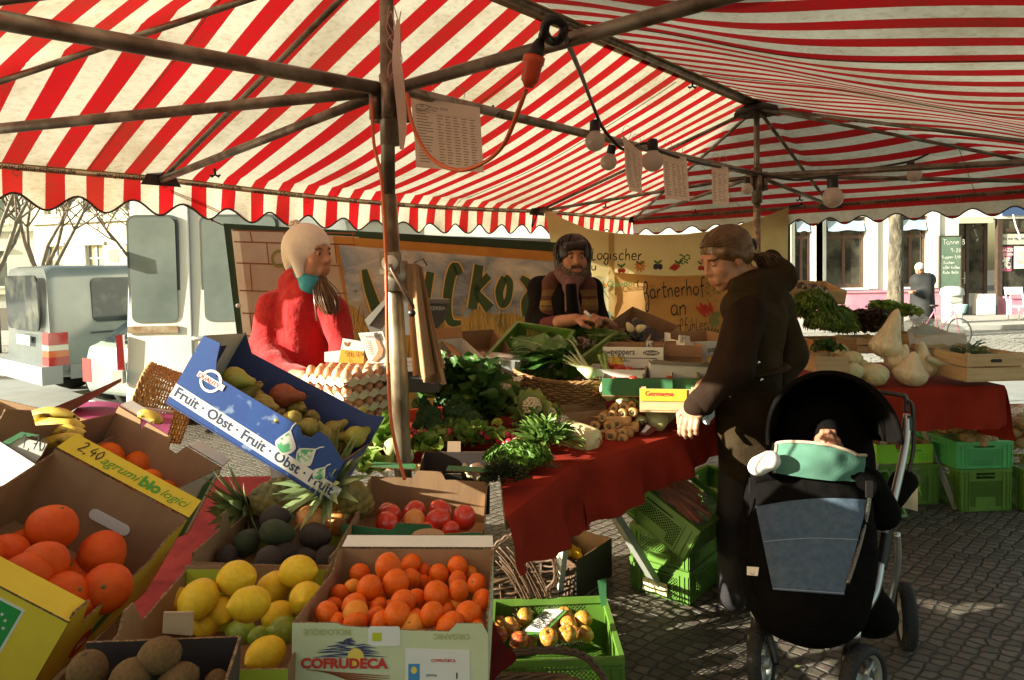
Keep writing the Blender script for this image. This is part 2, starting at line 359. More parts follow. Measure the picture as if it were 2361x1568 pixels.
sheet('road',[(-60,7.9),(60,7.4),(60,10.8),(-60,10.6)],.0,mat('asphalt',(.30,.31,.29),(.24,.25,.24),2,rough=.8,bump=.3,bsc=80))
PAVE=mat('pavement_slab',(.42,.41,.37),(.34,.33,.30),1.2,rough=.8,bump=.25,bsc=50)
mb=MB();mb.box((-60,16.4,0),(60,19.6,.10));mb.build('pavement',PAVE,smooth=False,origin=(0,16.4,0),kind='structure')
mb=MB();mb.box((-60,16.2,0),(60,16.396,.115));mb.build('kerb',mat('kerb_stone',(.5,.49,.45),(.42,.41,.38),3,rough=.8),smooth=False,origin=(0,16.2,0),kind='structure')
sheet('parking_strip',[(-60,11.0),(60,11.0),(60,16.1),(-60,16.1)],.004,cobble_mat('large_setts',.16,(.42,.41,.37),(.52,.50,.45),(.22,.21,.18)))
# --- right-hand building across the street
PLASTER=mat('white_plaster',(.80,.79,.72),(.72,.71,.64),1.5,rough=.85,bump=.15,bsc=25)
PINK=mat('pink_plaster',(.56,.23,.33),(.66,.34,.42),2.2,rough=.8,bump=.15,bsc=25)
WINF=mat('brown_window_frame',(.11,.055,.03),(.08,.04,.022),8,rough=.5)
DARKF=mat('dark_door_frame',(.085,.055,.035),(.06,.04,.03),8,rough=.45)
GLASSD=mat('shop_glass',(.085,.08,.06),(.02,.02,.018),1.6,(.42,.58),rough=.06,spec=.8)
BLIND=mat('blue_blind',(.42,.55,.66),(.34,.48,.60),4,rough=.7)
fz=19.7
def bx(px,d=fz):return at(px,620,d).x
def bz(px,py,d=fz):return at(px,py,d).z
bld=thing('corner_house','white plastered house with pink base, brown windows and cafe door across the street','building',(12,fz,0))
wins=[(1833,1872),(1905,1998),(2072,2140)]
mb=MB();ztop=9.5;zs=bz(1950,664);zt=bz(1950,500)
xs=[bx(1700)]+sum([[bx(a),bx(b)]for a,b in wins],[])+[bx(2210)]
for i in range(0,len(xs)-1,2):mb.box((xs[i],fz,.86),(xs[i+1],fz+.5,ztop))
for i in range(1,len(xs)-1,2):
 mb.box((xs[i],fz,.86),(xs[i+1],fz+.5,zs));mb.box((xs[i],fz,zt),(xs[i+1],fz+.5,ztop))
xd0,xd1,xe=bx(2210),bx(2290),bx(2640)
zh=bz(2250,505)
mb.box((xd0,fz+.003,zh),(xe,fz+.5,ztop));mb.box((xs[0]-9,fz+.002,.86),(xs[0]-.002,fz+.5,ztop))
for a,b_ in wins:
 for q in(bx(a)-.32,bx(b_)+.10):mb.box((q,fz-.05,.9),(q+.2,fz-.001,3.6))
 mb.box((bx(a)-.35,fz-.09,3.25),(bx(b_)+.35,fz-.052,3.42))
mb.build('wall',PLASTER,bld,smooth=False)
mb=MB();mb.box((xs[0]-9,fz-.06,0),(xd0-.02,fz+.5,.84));mb.box((xs[0]-9,fz-.10,.80),(xd0-.015,fz-.062,.86));mb.box((bx(2330),fz-.06,0),(xe,fz+.5,.62));mb.box((bx(2325),fz-.1,.56),(xe,fz-.062,.66))
mb.build('base',PINK,bld,smooth=False)
for a,b_ in wins:
 x0,x1=bx(a),bx(b_);yy=fz+.16
 mb=MB();t=.07
 mb.box((x0,yy,zs),(x0+t,yy+.08,zt));mb.box((x1-t,yy,zs),(x1,yy+.08,zt))
 mb.box((x0+t,yy,zs),(x1-t,yy+.08,zs+.1));mb.box((x0+t,yy,zt-.07),(x1-t,yy+.08,zt))
 zm=zs+(zt-zs)*.70;mb.box((x0+t,yy-.02,zm),(x1-t,yy+.08,zm+.09))
 xm=(x0+x1)/2;mb.box((xm-.04,yy+.002,zs+.1),(xm+.04,yy+.075,zt-.07))
 fr=mb.build('window',WINF,bld,smooth=False)
 mb=MB();mb.box((x0+t,yy+.04,zs+.1),(x1-t,yy+.05,zt-.07));mb.build('pane',GLASSD,fr,smooth=False)
 mb=MB();mb.box((x0-.02,fz-.09,zs-.06),(x1+.02,fz+.14,zs-.004));mb.build('sill',mat('blue_sill',(.45,.60,.72),rough=.5),fr,smooth=False)
 mb=MB();mb.grid(lambda u,v_:(x0+.05+(x1-x0-.1)*u,fz-.02+.1*(1-v_)*1,zt-.1-.30*v_-.02*sin(u*9)),12,3);mb.build('blind',BLIND,fr)
mb=MB();yy=fz+.35;zb=.1
for x in(xd0+.02,bx(2243),bx(2286)):mb.box((x,yy-.05,zb),(x+.09,yy+.05,zh))
mb.box((xd0+.11,yy-.04,2.05),(bx(2243),yy+.04,2.15));mb.box((bx(2243)+.09,yy-.04,2.6),(bx(2286),yy+.04,2.68));mb.box((bx(2243)+.09,yy-.04,.72),(bx(2286),yy+.04,.80))
mb.box((bx(2300),fz+.0,.62),(bx(2300)+.14,fz+.12,zh));mb.box((bx(2300)+.14,fz+.03,2.48),(xe,fz+.11,2.58));mb.box((bx(2342),fz+.03,2.58),(bx(2342)+.07,fz+.11,zh))
sf=mb.build('shop_front',DARKF,bld,smooth=False)
mb=MB();mb.box((xd0+.11,yy,1.0),(bx(2243),yy+.01,2.05));mb.box((xd0+.11,yy,2.15),(bx(2243),yy+.01,zh));mb.box((bx(2243)+.09,yy,.8),(bx(2286),yy+.01,zh));mb.box((bx(2300)+.14,fz+.06,.62),(xe,fz+.07,zh));mb.build('pane',GLASSD,sf,smooth=False)
dr=MB().box((xd0+.12,yy-.03,zb),(bx(2243)-.01,yy-.002,1.0)).box((xd0+.12,yy-.034,1.0),(xd0+.20,yy-.004,2.04)).box((bx(2243)-.1,yy-.033,1.0),(bx(2243)-.01,yy-.003,2.04)).build('door',mat('brown_door',(.15,.085,.05),(.11,.06,.04),6,rough=.45),bld,smooth=False)
MB().box((bx(2243)-.07,yy-.07,1.0),(bx(2243)-.03,yy-.035,1.35)).box((bx(2243)-.14,yy-.085,1.14),(bx(2243)-.03,yy-.072,1.17)).build('handle',mat('chrome',(.7,.7,.68),rough=.2,metal=1),dr,smooth=False)
MB().box((bx(2258),fz+.05,.1),(bx(2299),yy-.06,.70)).build('plinth',PLASTER,bld,smooth=False)
mb=MB();mb.box((xd0-.02,fz-.02,zh-.12),(bx(2288),fz-.002,zh+.05));mb.build('fascia',mat('cream_board',(.62,.56,.40),rough=.7),bld,smooth=False)
MB().box((bx(2300)+.1,fz-.05,2.95),(xe,fz+.0,3.25)).build('shop_sign',mat('blue_board',(.05,.09,.2),rough=.5),bld,smooth=False)
pm=MB().box((bx(2308),fz+.045,1.35),(bx(2335),fz+.052,2.05)).build('poster',mat('magenta_poster',(.52,.10,.22),rough=.6),bld,smooth=False)
def ftxt(s,px,py,size,m,parent,d,bold=.01,shear=0):
 p=at(px,py,d);return text(s,size,m,parent,Matrix.Translation(p)@Matrix.Rotation(radians(90),4,'X'),bold=bold,shear=shear)
text('NAZIS',.13,WHITE,pm,Matrix.Translation((bx(2309),fz+.043,1.92))@Matrix.Rotation(radians(90),4,'X'),bold=.02)
text('BLOCKIEREN',.10,WHITE,pm,Matrix.Translation((bx(2309),fz+.043,1.80))@Matrix.Rotation(radians(90),4,'X')@Matrix.Scale(.62,4,(1,0,0)),bold=.02)
MB().box((bx(2310),fz+.040,1.42),(bx(2333),fz+.0435,1.76)).build('picture',mat('speckled_print',(.04,.04,.04),(.8,.78,.7),14,(.48,.52),rough=.6),pm,smooth=False)
bn=MB().box((bx(2312),fz+.045,2.12),(bx(2420),fz+.052,2.42)).build('banner',mat('clear_sticker',(.55,.54,.45),rough=.4),bld,smooth=False)
text('Eis aus eigener Herstellung',.11,INK,bn,Matrix.Translation((bx(2314),fz+.043,2.26))@Matrix.Rotation(radians(90),4,'X'),bold=.01)
p2=MB().box((bx(2341),fz+.045,1.42),(bx(2366),fz+.052,2.06)).build('poster',WHITE,bld,smooth=False)
MB().box((bx(2345),fz+.041,1.55),(bx(2361),fz+.0445,1.9)).build('picture',mat('grey_print',(.3,.3,.28),(.7,.7,.64),9,rough=.6),p2,smooth=False)
cb=thing('chalkboard','tall green chalkboard with white writing beside the cafe door','chalkboard',(bx(2186),fz-.08,.9))
q0,q1=bx(2163),bx(2210);c0,c1=bz(2186,668),bz(2186,546)
MB().box((q0,fz-.09,c0),(q1,fz-.06,c1)).build('board',mat('green_slate',(.10,.17,.12),(.16,.23,.17),3,rough=.7),cb,smooth=False)
MB().box((q0-.03,fz-.1,c0-.03),(q0-.001,fz-.055,c1+.03)).box((q1+.001,fz-.1,c0-.03),(q1+.03,fz-.055,c1+.03)).box((q0,fz-.1,c1+.001),(q1,fz-.055,c1+.03)).build('frame',DARKF,cb,smooth=False)
CHALK=mat('chalk',(.75,.78,.7),rough=.9)
for s,dx,dz,sz in(('Tanne B',.08,.22,.15),('9-20',.30,.45,.12),('Suppen 3,40',.05,.62,.085),('Kuchen',.1,.78,.085),('Waffel Kaffee',.04,.92,.075),('Rote Bete',.08,1.06,.085)):
 hand(s,sz,.012,CHALK,cb,Matrix.Translation((q0+dx,fz-.093,c1-dz))@Matrix.Rotation(radians(90),4,'X'),name='chalk_writing')
# --- left-hand background buildings and trees
CREAMW=mat('cream_plaster',(.72,.68,.52),(.64,.60,.46),.8,rough=.85)
GREYW=mat('pale_grey_plaster',(.66,.68,.62),(.58,.60,.55),.8,rough=.85)
WG=mat('old_window_glass',(.30,.34,.31),(.14,.17,.16),.9,rough=.12)
def block(name,label,x0,x1,y,zt,m,cols,rows,depth=6,yaw=0,zc0=1.2,wh=1.9,ww=1.1,rowh=3.4):
 M=Matrix.Translation((x0,y,0))@Matrix.Rotation(radians(yaw),4,'Z');t=thing(name,label,'building',M=M);W_=x1-x0
 mb=MB();cw=W_/cols
 for r_ in range(rows):
  za=zc0+r_*rowh;zb_=za+wh;zn=zc0+(r_+1)*rowh if r_<rows-1 else zt
  mb.box((0,0,zb_),(W_,.4,zn));
  for c in range(cols+1):
   a=0 if c==0 else c*cw-(cw-ww)/2;b_=W_ if c==cols else c*cw+(cw-ww)/2
   mb.box((a,0,za),(b_,.4,zb_))
 mb.box((0,0,0),(W_,.4,zc0));mb.box((0,.4,0),(W_,depth,zt));
 mb.build('wall',m,t,local=True,smooth=False)
 mb=MB()
 for r_ in range(rows):mb.box((-.05,-.14,zc0+r_*rowh-.45),(W_+.05,-.002,zc0+r_*rowh-.25))
 mb.box((-.1,-.35,zt),(W_+.1,depth,zt+.3));mb.build('cornice',mat('stone_trim',(.74,.70,.56),rough=.8),t,local=True,smooth=False)
 for r_ in range(rows):
  for c in range(cols):
   a=c*cw+(cw-ww)/2;za=zc0+r_*rowh;mb=MB()
   for lo,hi in(((a-.15,-.08,za-.12),(a+ww+.15,-.003,za-.002)),((a-.15,-.08,za+wh+.002),(a+ww+.15,-.003,za+wh+.16)),((a,.12,za),(a+.08,.2,za+wh)),((a+ww-.08,.12,za),(a+ww,.2,za+wh)),((a+ww/2-.04,.12,za),(a+ww/2+.04,.2,za+wh)),((a+.08,.13,za+wh*.66),(a+ww/2-.04,.19,za+wh*.7)),((a+ww/2+.04,.13,za+wh*.66),(a+ww-.08,.19,za+wh*.7))):mb.box(lo,hi)
   f=mb.build('window',WHITE,t,local=True,smooth=False)
   MB().box((a+.08,.17,za),(a+ww-.08,.18,za+wh)).build('pane',WG,f,local=True,smooth=False)
 return t
block('apartment_house','pale grey apartment house at the far left beyond the bare trees',-35,-23.5,36,13,GREYW,4,3,yaw=8)
block('villa','cream stucco house with tall white windows behind the bare trees',-23,-15.5,33,12,CREAMW,3,3,yaw=-18)
block('long_house','pale house front glimpsed between the awning and the painted banner',-14,6,34,12,GREYW,6,3)
BARK=mat('bark',(.13,.10,.075),(.055,.042,.03),6,(.4,.6),rough=.9,bump=.9,bsc=18,dist=.03,stretch=(1,1,.35))
BARKL=mat('pale_twigs',(.30,.25,.19),(.17,.14,.10),5,rough=.9)
def bare_tree(label,x,y,h,r0,seed,spread=.75,fork=1.6,lean=0):
 rnd=random.Random(seed);t=thing('bare_tree',label,'tree',(x,y,0),group='bare trees behind the parked vans')
 tk=MB();tk.tube([(x,y,0),(x+lean*.3,y,fork*.6),(x+lean,y,fork)],[r0,r0*.9,r0*.85],10);tk.build('trunk',BARK,t)
 cr_=MB()
 def br(p,d,L,r,lv):
  pts=[p];q=V(p);dd=V(d)
  for i in range(5):
   dd=(dd+V((rnd.gauss(0,.12),rnd.gauss(0,.12),rnd.gauss(.05,.08)))).normalized();q=q+dd*L/5;pts.append(q.copy())
  cr_.tube(pts,[r*(1-.5*i/5)for i in range(6)],6 if lv<2 else 4 if lv<3 else 3,caps=False)
  if lv>=4:return
  for i in range(2,6):
   if lv==0 and i<3:continue
   for _ in range(2 if lv<3 else 1):
    a=rnd.uniform(0,2*pi);o=V((cos(a),sin(a),rnd.uniform(-.1,.5)))
    br(pts[i],(dd*(1-spread*.45)+o*spread*.8).normalized(),L*rnd.uniform(.5,.72),r*(1-.5*i/5)*.62,lv+1)
 for i in range(5):
  a=i*2*pi/5+seed;br(V((x+lean,y,fork-.05)),V((cos(a)*.6,sin(a)*.6,1)).normalized(),h*.36,r0*.5,0)
 cr_.build('crown',BARKL,t);return t
pT=at(75,600,17);bare_tree('bare spreading tree with pale forked limbs behind the grey van',pT.x+.2,17,6.8,.11,3)
pT=at(-60,600,14);bare_tree('bare tree at the left edge of the picture',pT.x,14.5,6.4,.10,5)
pT=at(330,600,26);bare_tree('smaller bare tree before the cream house',pT.x,26,7.5,.14,9)
tr=thing('street_tree','thick rough barked trunk standing at the kerb before the pink house','tree',(at(2062,700,14.5).x,14.5,0))
x,y=tr.location.x,14.5;mb=MB()
def trunkf(u,v_):
 a=v_*2*pi;z=u*6.5;r=.155+.05*math.exp(-z*2.2)-.006*z;r*=1+.09*noise.noise(V((cos(a)*2,sin(a)*2,z*1.6)))+.05*noise.noise(V((cos(a)*5,sin(a)*5,z*5)))
 return(x+.03*sin(z)+r*cos(a),y+r*sin(a),z)
mb.grid(trunkf,60,24);mb.build('trunk',mat('patchy_bark',(.16,.14,.10),(.07,.06,.045),7,(.42,.6),rough=.95,bump=1,bsc=14,dist=.05,stretch=(1,1,.4),c3=(.34,.36,.27),sc3=4),tr)  # brown bark with random paler patches
mb=MB()
for i in range(7):
 a=i*.9;mb.tube(cr([(x,y,5.8),(x+cos(a)*.9,y+sin(a)*.9,7.2),(x+cos(a)*2.2,y+sin(a)*2.2,8.6)],4),.06,6)
mb.build('crown',BARKL,tr)
# --- vehicles
def vehicle_win():return mat('car_glass',(.02,.028,.032),(.10,.11,.09),2.2,(.48,.66),rough=.08,spec=.3)
CARG=vehicle_win();TYRE=mat('tyre_rubber',(.018,.017,.016),rough=.8);LAMP=mat('red_tail_lamp',(.28,.008,.008),rough=.15,coat=1)
LAMPW=mat('clear_tail_lamp',(.45,.43,.38),rough=.15,coat=1);LAMPO=mat('amber_tail_lamp',(.42,.10,.02),rough=.15,coat=1)
def loft(mb,secs,m=0,cap=True,mfn=None):
 """secs: list of closed rings (same length)"""
 b=len(mb.v);n=len(secs[0])
 for s in secs:mb.v+=[V(p)for p in s]
 for i in range(len(secs)-1):
  for j in range(n):mb.f.append((b+i*n+j,b+i*n+(j+1)%n,b+(i+1)*n+(j+1)%n,b+(i+1)*n+j));mb.m.append(mfn(i,j)if mfn else m)
 if cap:mb.f+=[tuple(b+j for j in range(n-1,-1,-1)),tuple(b+(len(secs)-1)*n+j for j in range(n))];mb.m+=[m,m]
def rrect(w_,z0,z1,y,r,taper=0,n=5):
 """rounded rectangle ring, car cross-section in x,z at length y; narrower towards the top by taper"""
 pts=[]
 for cx_,cz_,a0 in((w_/2-r,z0+r,-90),(w_/2-r-taper,z1-r,0),(-w_/2+r+taper,z1-r,90),(-w_/2+r,z0+r,180)):
  for i in range(n+1):a=radians(a0+90*i/n);pts.append((cx_+r*cos(a),y,cz_+r*sin(a)))
 return pts
def plate(mb,outl,th,M,m=0):mb.prism(outl,th,M,m)
def rpoly(x0,z0,x1,z1,r,n=4):
 out=[]
 for cx_,cz_,a0 in((x1-r,z0+r,-90),(x1-r,z1-r,0),(x0+r,z1-r,90),(x0+r,z0+r,180)):
  for i in range(n+1):a=radians(a0+90*i/n);out.append((cx_+r*cos(a),cz_+r*sin(a)))
 return out
def wheel(parent,x,y,r,w_=.2,M=None,hub=None):
 mb=MB();A=Matrix.Translation((x,y,r))@Matrix.Rotation(radians(90),4,'Y')
 mb.lathe([(r*.62,-w_/2),(r*.93,-w_/2),(r,-w_*.35),(r,w_*.35),(r*.93,w_/2),(r*.62,w_/2)],28,A)
 t=mb.build('wheel',TYRE,parent,local=True)
 mb=MB().lathe([(0,-w_*.3),(r*.3,-w_*.42),(r*.62,-w_*.3),(r*.62,w_*.3),(r*.3,w_*.42),(0,w_*.3)],20,A);mb.build('rim',hub or mat('hubcap',(.35,.36,.36),rough=.4,metal=.6),t,local=True)
def van(label,loc,yaw,W_,L,Ht,body,zf=.35,rear_glass=None,round_=.16,side_win=True,tint=None,rear_rake=.06):
 t=thing('parked_van',label,'van',loc,radians(yaw));mb=MB()
 secs=[]
 for y_,dw,dz in((0,.10,.08),(.03,.04,.03),(.12,0,0),(L*.5,0,0),(L*.72,0,0),(L*.85,.1,.55),(L*.97,.22,.95),(L,.3,1.0)):
  secs.append(rrect(W_-dw,zf+(dw*.3),Ht-dz,y_,round_,.10))
 secs[0]=[(x_,y_+rear_rake*(z_/Ht),z_)for x_,y_,z_ in secs[0]]
 loft(mb,secs);mb.build('body',body,t,local=True,auto=40)
 for sx in(-1,1):
  for y_ in(.75,L-.9):wheel(t,sx*(W_/2-.12),y_,.33)
 return t
SILVER=mat('silver_paint',(.13,.155,.155),(.18,.21,.205),1.5,rough=.28,metal=.15,coat=.5)
WHITEP=mat('dirty_white_paint',(.78,.79,.74),(.72,.72,.62),1.2,(.4,.7),rough=.35,coat=.3)
gx=at(190,700,8.75);
gv=van('silver van with dark side window and red and white tail lamp',(-6.25,8.74,0),-39,1.72,4.7,1.74,SILVER)
MB().prism(rpoly(-.62,.93,.62,1.62,.12),.02,Matrix(((1,0,0,0),(0,-.03,-1,.005),(0,1,0,0),(0,0,0,1))),0).build('rear_window',CARG,gv,local=True,smooth=False)
Ms=lambda X_:Matrix(((0,0,1,X_),(1,0,0,0),(0,1,0,0),(0,0,0,1)))
def tilt_side(X_,z0,dx):return Matrix(((0,-dx,1,X_+dx*z0),(1,0,0,0),(0,1,0,0),(0,0,0,1)))
sw=MB().prism(rpoly(.50,1.02,1.75,1.58,.07),.02,tilt_side(.872,.52,.078),0).build('side_window',CARG,gv,local=True,smooth=False)
MB().prism(rpoly(2.0,1.02,3.0,1.58,.07),.02,tilt_side(.872,.52,.078),0).build('side_window',CARG,gv,local=True,smooth=False)
MB().box((-.90,-.10,.30),(.90,.12,.52)).build('bumper',mat('grey_bumper',(.24,.26,.27),rough=.6),gv,local=True,smooth=False)
MB().box((.868,.21,.34),(.8745,.75,.52)).build('side_trim',mat('grey_trim',(.22,.235,.24),rough=.6),gv,local=True,smooth=False)
tl=MB();tl.box((.66,-.02,.52),(.885,.20,.62)).build('tail_lamp',LAMP,gv,local=True,smooth=False)
MB().box((.662,-.018,.622),(.883,.198,.70)).build('tail_lamp',LAMPO,gv,local=True,smooth=False)
MB().box((.661,-.017,.702),(.882,.197,.77)).build('tail_lamp',LAMPW,gv,local=True,smooth=False);MB().box((.66,-.016,.772),(.88,.196,.92)).build('tail_lamp',LAMP,gv,local=True,smooth=False)
MB().box((-.25,-.03,.74),(.25,-.012,.86)).build('number_plate',WHITE,gv,local=True,smooth=False)
MB().box((.863,.45,.88),(.872,3.0,.90)).build('side_seam',BLACK,gv,local=True,smooth=False)
wx0=at(288,700,6.7).x;wx1=wx0+1.72
wv=van('tall white van with square rear door windows and rust streaks',((wx0+wx1)/2,6.7,0),6,1.74,5.6,2.45,WHITEP,zf=.2,round_=.10,rear_rake=.03)
Mr=lambda y_:Matrix(((1,0,0,0),(0,-.012,-1,y_),(0,1,0,0),(0,0,0,1)))
FROST=mat('milky_van_glass',(.27,.32,.29),(.17,.21,.19),1.5,rough=.12,coat=.6)
for a,b_ in((-.76,-.33),(-.08,.62)):
 w1=MB().prism(rpoly(a-.025,1.105,b_+.025,2.18,.08),.02,Mr(.035),0).build('rear_window',mat('window_rubber',(.10,.11,.10),rough=.6),wv,local=True,smooth=False)
 MB().prism(rpoly(a,1.13,b_,2.155,.07),.01,Mr(.022),0).build('pane',FROST,w1,local=True,smooth=False)
MB().box((-.215,.003,.3),(-.203,.03,2.35)).build('door_seam',mat('seam_grey',(.3,.31,.3),rough=.6),wv,local=True,smooth=False)
MB().box((-.80,.0,1.03),(-.33,.008,1.10)).build('rust_streak',mat('rust_stain',(.55,.45,.30),(.30,.15,.07),9,rough=.9),wv,local=True,smooth=False)
hd=MB().tube([(-.19,-.01,.97),(-.15,-.05,.97),(.02,-.05,.97),(.06,-.01,.97)],.022,8).build('door_handle',mat('grey_handle',(.2,.21,.21),rough=.4),wv,local=True)
for z_ in(1.72,.55):MB().box((-.93,-.05,z_),(-.84,.03,z_+.13)).build('hinge',WHITEP,wv,local=True,smooth=False)
MB().box((-.90,-.02,.62),(-.84,.02,1.02)).build('tail_lamp',LAMP,wv,local=True,smooth=False)
ec=thing('parked_car','silver estate car squeezed between the grey and the white van','car',M=Matrix.Translation((at(255,900,7.5).x,7.6,0))@Matrix.Rotation(radians(-30),4,'Z')@Matrix.Scale(.83,4));mb=MB()
EST=mat('pale_green_paint',(.24,.30,.27),(.30,.36,.32),1.5,rough=.3,coat=.5)
secs=[]
for y_,w_,z0,z1,tp in((0,1.45,.38,.82,.03),(.06,1.6,.3,.95,.05),(.18,1.66,.26,.99,.06),(.75,1.68,.24,1.40,.22),(2.2,1.7,.24,1.42,.22),(3.0,1.68,.26,.98,.08),(4.0,1.5,.3,.8,.06)):secs.append(rrect(w_,z0,z1,y_,.11,tp))
loft(mb,secs,mfn=lambda i,j:1 if(i==2 and 12<j<17)else 0);mb.build('body',[EST,CARG],ec,local=True,auto=35)
mb=MB().add([(-.6,.16,1.0),(.6,.16,1.0),(.5,.72,1.40),(-.5,.72,1.40)],[(0,1,2,3)]);mb.v=[p+V((0,-.012,.012))for p in mb.v];mb.build('rear_window',CARG,ec,local=True,smooth=False)
MB().box((.58,-.005,.45),(.79,.10,.78)).build('tail_lamp',LAMP,ec,local=True,smooth=False);MB().box((-.79,-.005,.45),(-.58,.10,.78)).build('tail_lamp',LAMP,ec,local=True,smooth=False)
pl=MB().box((-.26,-.03,.66),(.26,-.015,.78)).build('number_plate',WHITE,ec,local=True,smooth=False)
MB().tube([(-.1,.12,1.02),(.3,.2,1.1),(.35,.25,1.12)],.012,6).build('wiper',BLACK,ec,local=True)
for y_ in(.7,3.1):
 for sx in(-1,1):wheel(ec,sx*.74,y_,.3,.18)
# --- the striped ridge tent
P1=V((-.396,2.287));UA=.732;UU=V((sin(UA),cos(UA)));VV=V((-UU.y,UU.x))
TS,THW,TE,TE2,ZE,ZP,ZJ=3.038,1.915,1.533,1.321,2.10,2.69,2.185
def TP(u,v_,z):q=P1+UU*u+VV*v_;return V((q.x,q.y,z))
def stripe_mat():
 m,t_,n,L,b=nodes_mat('striped_canvas')
 uv=n.new('ShaderNodeUVMap');sp=n.new('ShaderNodeSeparateXYZ');L.new(uv.outputs[0],sp.inputs[0])
 tc=n.new('ShaderNodeTexCoord');nz=n.new('ShaderNodeTexNoise');nz.inputs['Scale'].default_value=260;L.new(tc.outputs['Object'],nz.inputs['Vector'])
 ma=n.new('ShaderNodeMath');ma.operation='MULTIPLY_ADD';ma.inputs[1].default_value=.004;L.new(nz.outputs[0],ma.inputs[0]);L.new(sp.outputs[0],ma.inputs[2])
 a=n.new('ShaderNodeMath');a.operation='MULTIPLY_ADD';a.inputs[1].default_value=1/.167;a.inputs[2].default_value=-.04/.167+.25+40;L.new(ma.outputs[0],a.inputs[0])
 f=n.new('ShaderNodeMath');f.operation='FRACT';L.new(a.outputs[0],f.inputs[0])
 g=n.new('ShaderNodeMath');g.operation='LESS_THAN';g.inputs[1].default_value=.47;L.new(f.outputs[0],g.inputs[0])
 n1=n.new('ShaderNodeTexNoise');n1.inputs['Scale'].default_value=1.6;n1.inputs['Detail'].default_value=8;n1.inputs['Roughness'].default_value=.7;L.new(tc.outputs['Object'],n1.inputs['Vector'])
 r1=n.new('ShaderNodeMapRange');r1.inputs[1].default_value=.45;r1.inputs[2].default_value=.72;L.new(n1.outputs[0],r1.inputs[0])
 mp=n.new('ShaderNodeMapping');mp.inputs['Scale'].default_value=(18,18,60);mp.inputs['Rotation'].default_value=(.4,0,UA);L.new(tc.outputs['Object'],mp.inputs[0])
 n2=n.new('ShaderNodeTexNoise');n2.inputs['Scale'].default_value=2;n2.inputs['Detail'].default_value=6;L.new(mp.outputs[0],n2.inputs['Vector'])
 r2=n.new('ShaderNodeMapRange');r2.inputs[1].default_value=.5;r2.inputs[2].default_value=.75;r2.inputs[4].default_value=.5;L.new(n2.outputs[0],r2.inputs[0])
 ad=n.new('ShaderNodeMath');ad.operation='ADD';ad.use_clamp=True;L.new(r1.outputs[0],ad.inputs[0]);L.new(r2.outputs[0],ad.inputs[1])
 wt=n.new('ShaderNodeMix');wt.data_type='RGBA';wt.inputs['A'].default_value=(.76,.72,.58,1);wt.inputs['B'].default_value=(.48,.40,.26,1);L.new(ad.outputs[0],wt.inputs['Factor'])
 rd=n.new('ShaderNodeMix');rd.data_type='RGBA';rd.inputs['A'].default_value=(.50,.010,.014,1);rd.inputs['B'].default_value=(.30,.028,.016,1);L.new(ad.outputs[0],rd.inputs['Factor'])
 mx=n.new('ShaderNodeMix');mx.data_type='RGBA';L.new(wt.outputs['Result'],mx.inputs['A']);L.new(rd.outputs['Result'],mx.inputs['B']);L.new(g.outputs[0],mx.inputs['Factor'])
 L.new(mx.outputs['Result'],b.inputs['Base Color']);b.inputs['Roughness'].default_value=.9
 bp=n.new('ShaderNodeBump');bp.inputs['Strength'].default_value=.35;bp.inputs['Distance'].default_value=.006;L.new(n2.outputs[0],bp.inputs['Height']);L.new(bp.outputs[0],b.inputs['Normal'])
 tr=n.new('ShaderNodeBsdfTranslucent');L.new(mx.outputs['Result'],tr.inputs[0]);ms=n.new('ShaderNodeMixShader');ms.inputs[0].default_value=.38
 L.new(b.outputs[0],ms.inputs[1]);L.new(tr.outputs[0],ms.inputs[2]);L.new(ms.outputs[0],n['Material Output'].inputs[0])
 return m
STRIPE=stripe_mat()
tent=thing('market_tent','large red and white striped market tent on two rusty steel poles','market tent',(P1.x,P1.y,0))
def cloth(name,pts,faces,coord,m=STRIPE,parent=tent):
 mb=MB();mb.v=[V(p)for p in pts];mb.f=faces;mb.m=[0]*len(faces);o=mb.build(name,m,parent)
 uvl=o.data.uv_layers.new(name='UVMap');vi=np.zeros(len(o.data.loops),int);o.data.loops.foreach_get('vertex_index',vi)
 uv=np.zeros((len(vi),2));uv[:,0]=np.array(coord)[vi];uvl.data.foreach_set('uv',uv.ravel());return o
def roof_z(u,v_):
 t=max(abs(v_)/THW,(u-TS)/TE,-u/TE2);t=max(0,min(1,t));z=ZP-(ZP-ZE)*t
 if 0<u<TS:z-=.09*sin(pi*u/TS)**1.0*sin(pi*(t*.92+.08)if t<.95 else pi)*(1 if v_>0 else .6)
 z+=.020*noise.noise(V((u*1.1,v_*1.1,3)))*sin(pi*t)+.012*noise.noise(V((u*3.2,v_*.9,9)))*sin(pi*min(1,t*1.02))
 if v_<0 and u>.4:z+=.030*sin(v_*2.6+u*1.5)*sin(pi*t)
 if t>.97 and v_>0 and 0<u<TS:z-=.035*sin(pi*u/TS)
 return z
us=sorted(set([-TE2+TE2*i/22 for i in range(23)]+[TS*i/52 for i in range(53)]+[TS+TE*i/26 for i in range(27)]));vs_=[THW*i/32 for i in range(-32,33)]
pts=[TP(u,v_,roof_z(u,v_))for u in us for v_ in vs_];nv=len(vs_)
cloth('canopy',pts,[(i*nv+j,i*nv+j+1,(i+1)*nv+j+1,(i+1)*nv+j)for i in range(len(us)-1)for j in range(nv-1)],[u for u in us for v_ in vs_])
PIPE_=mat('dark_piping',(.05,.04,.03),rough=.8)
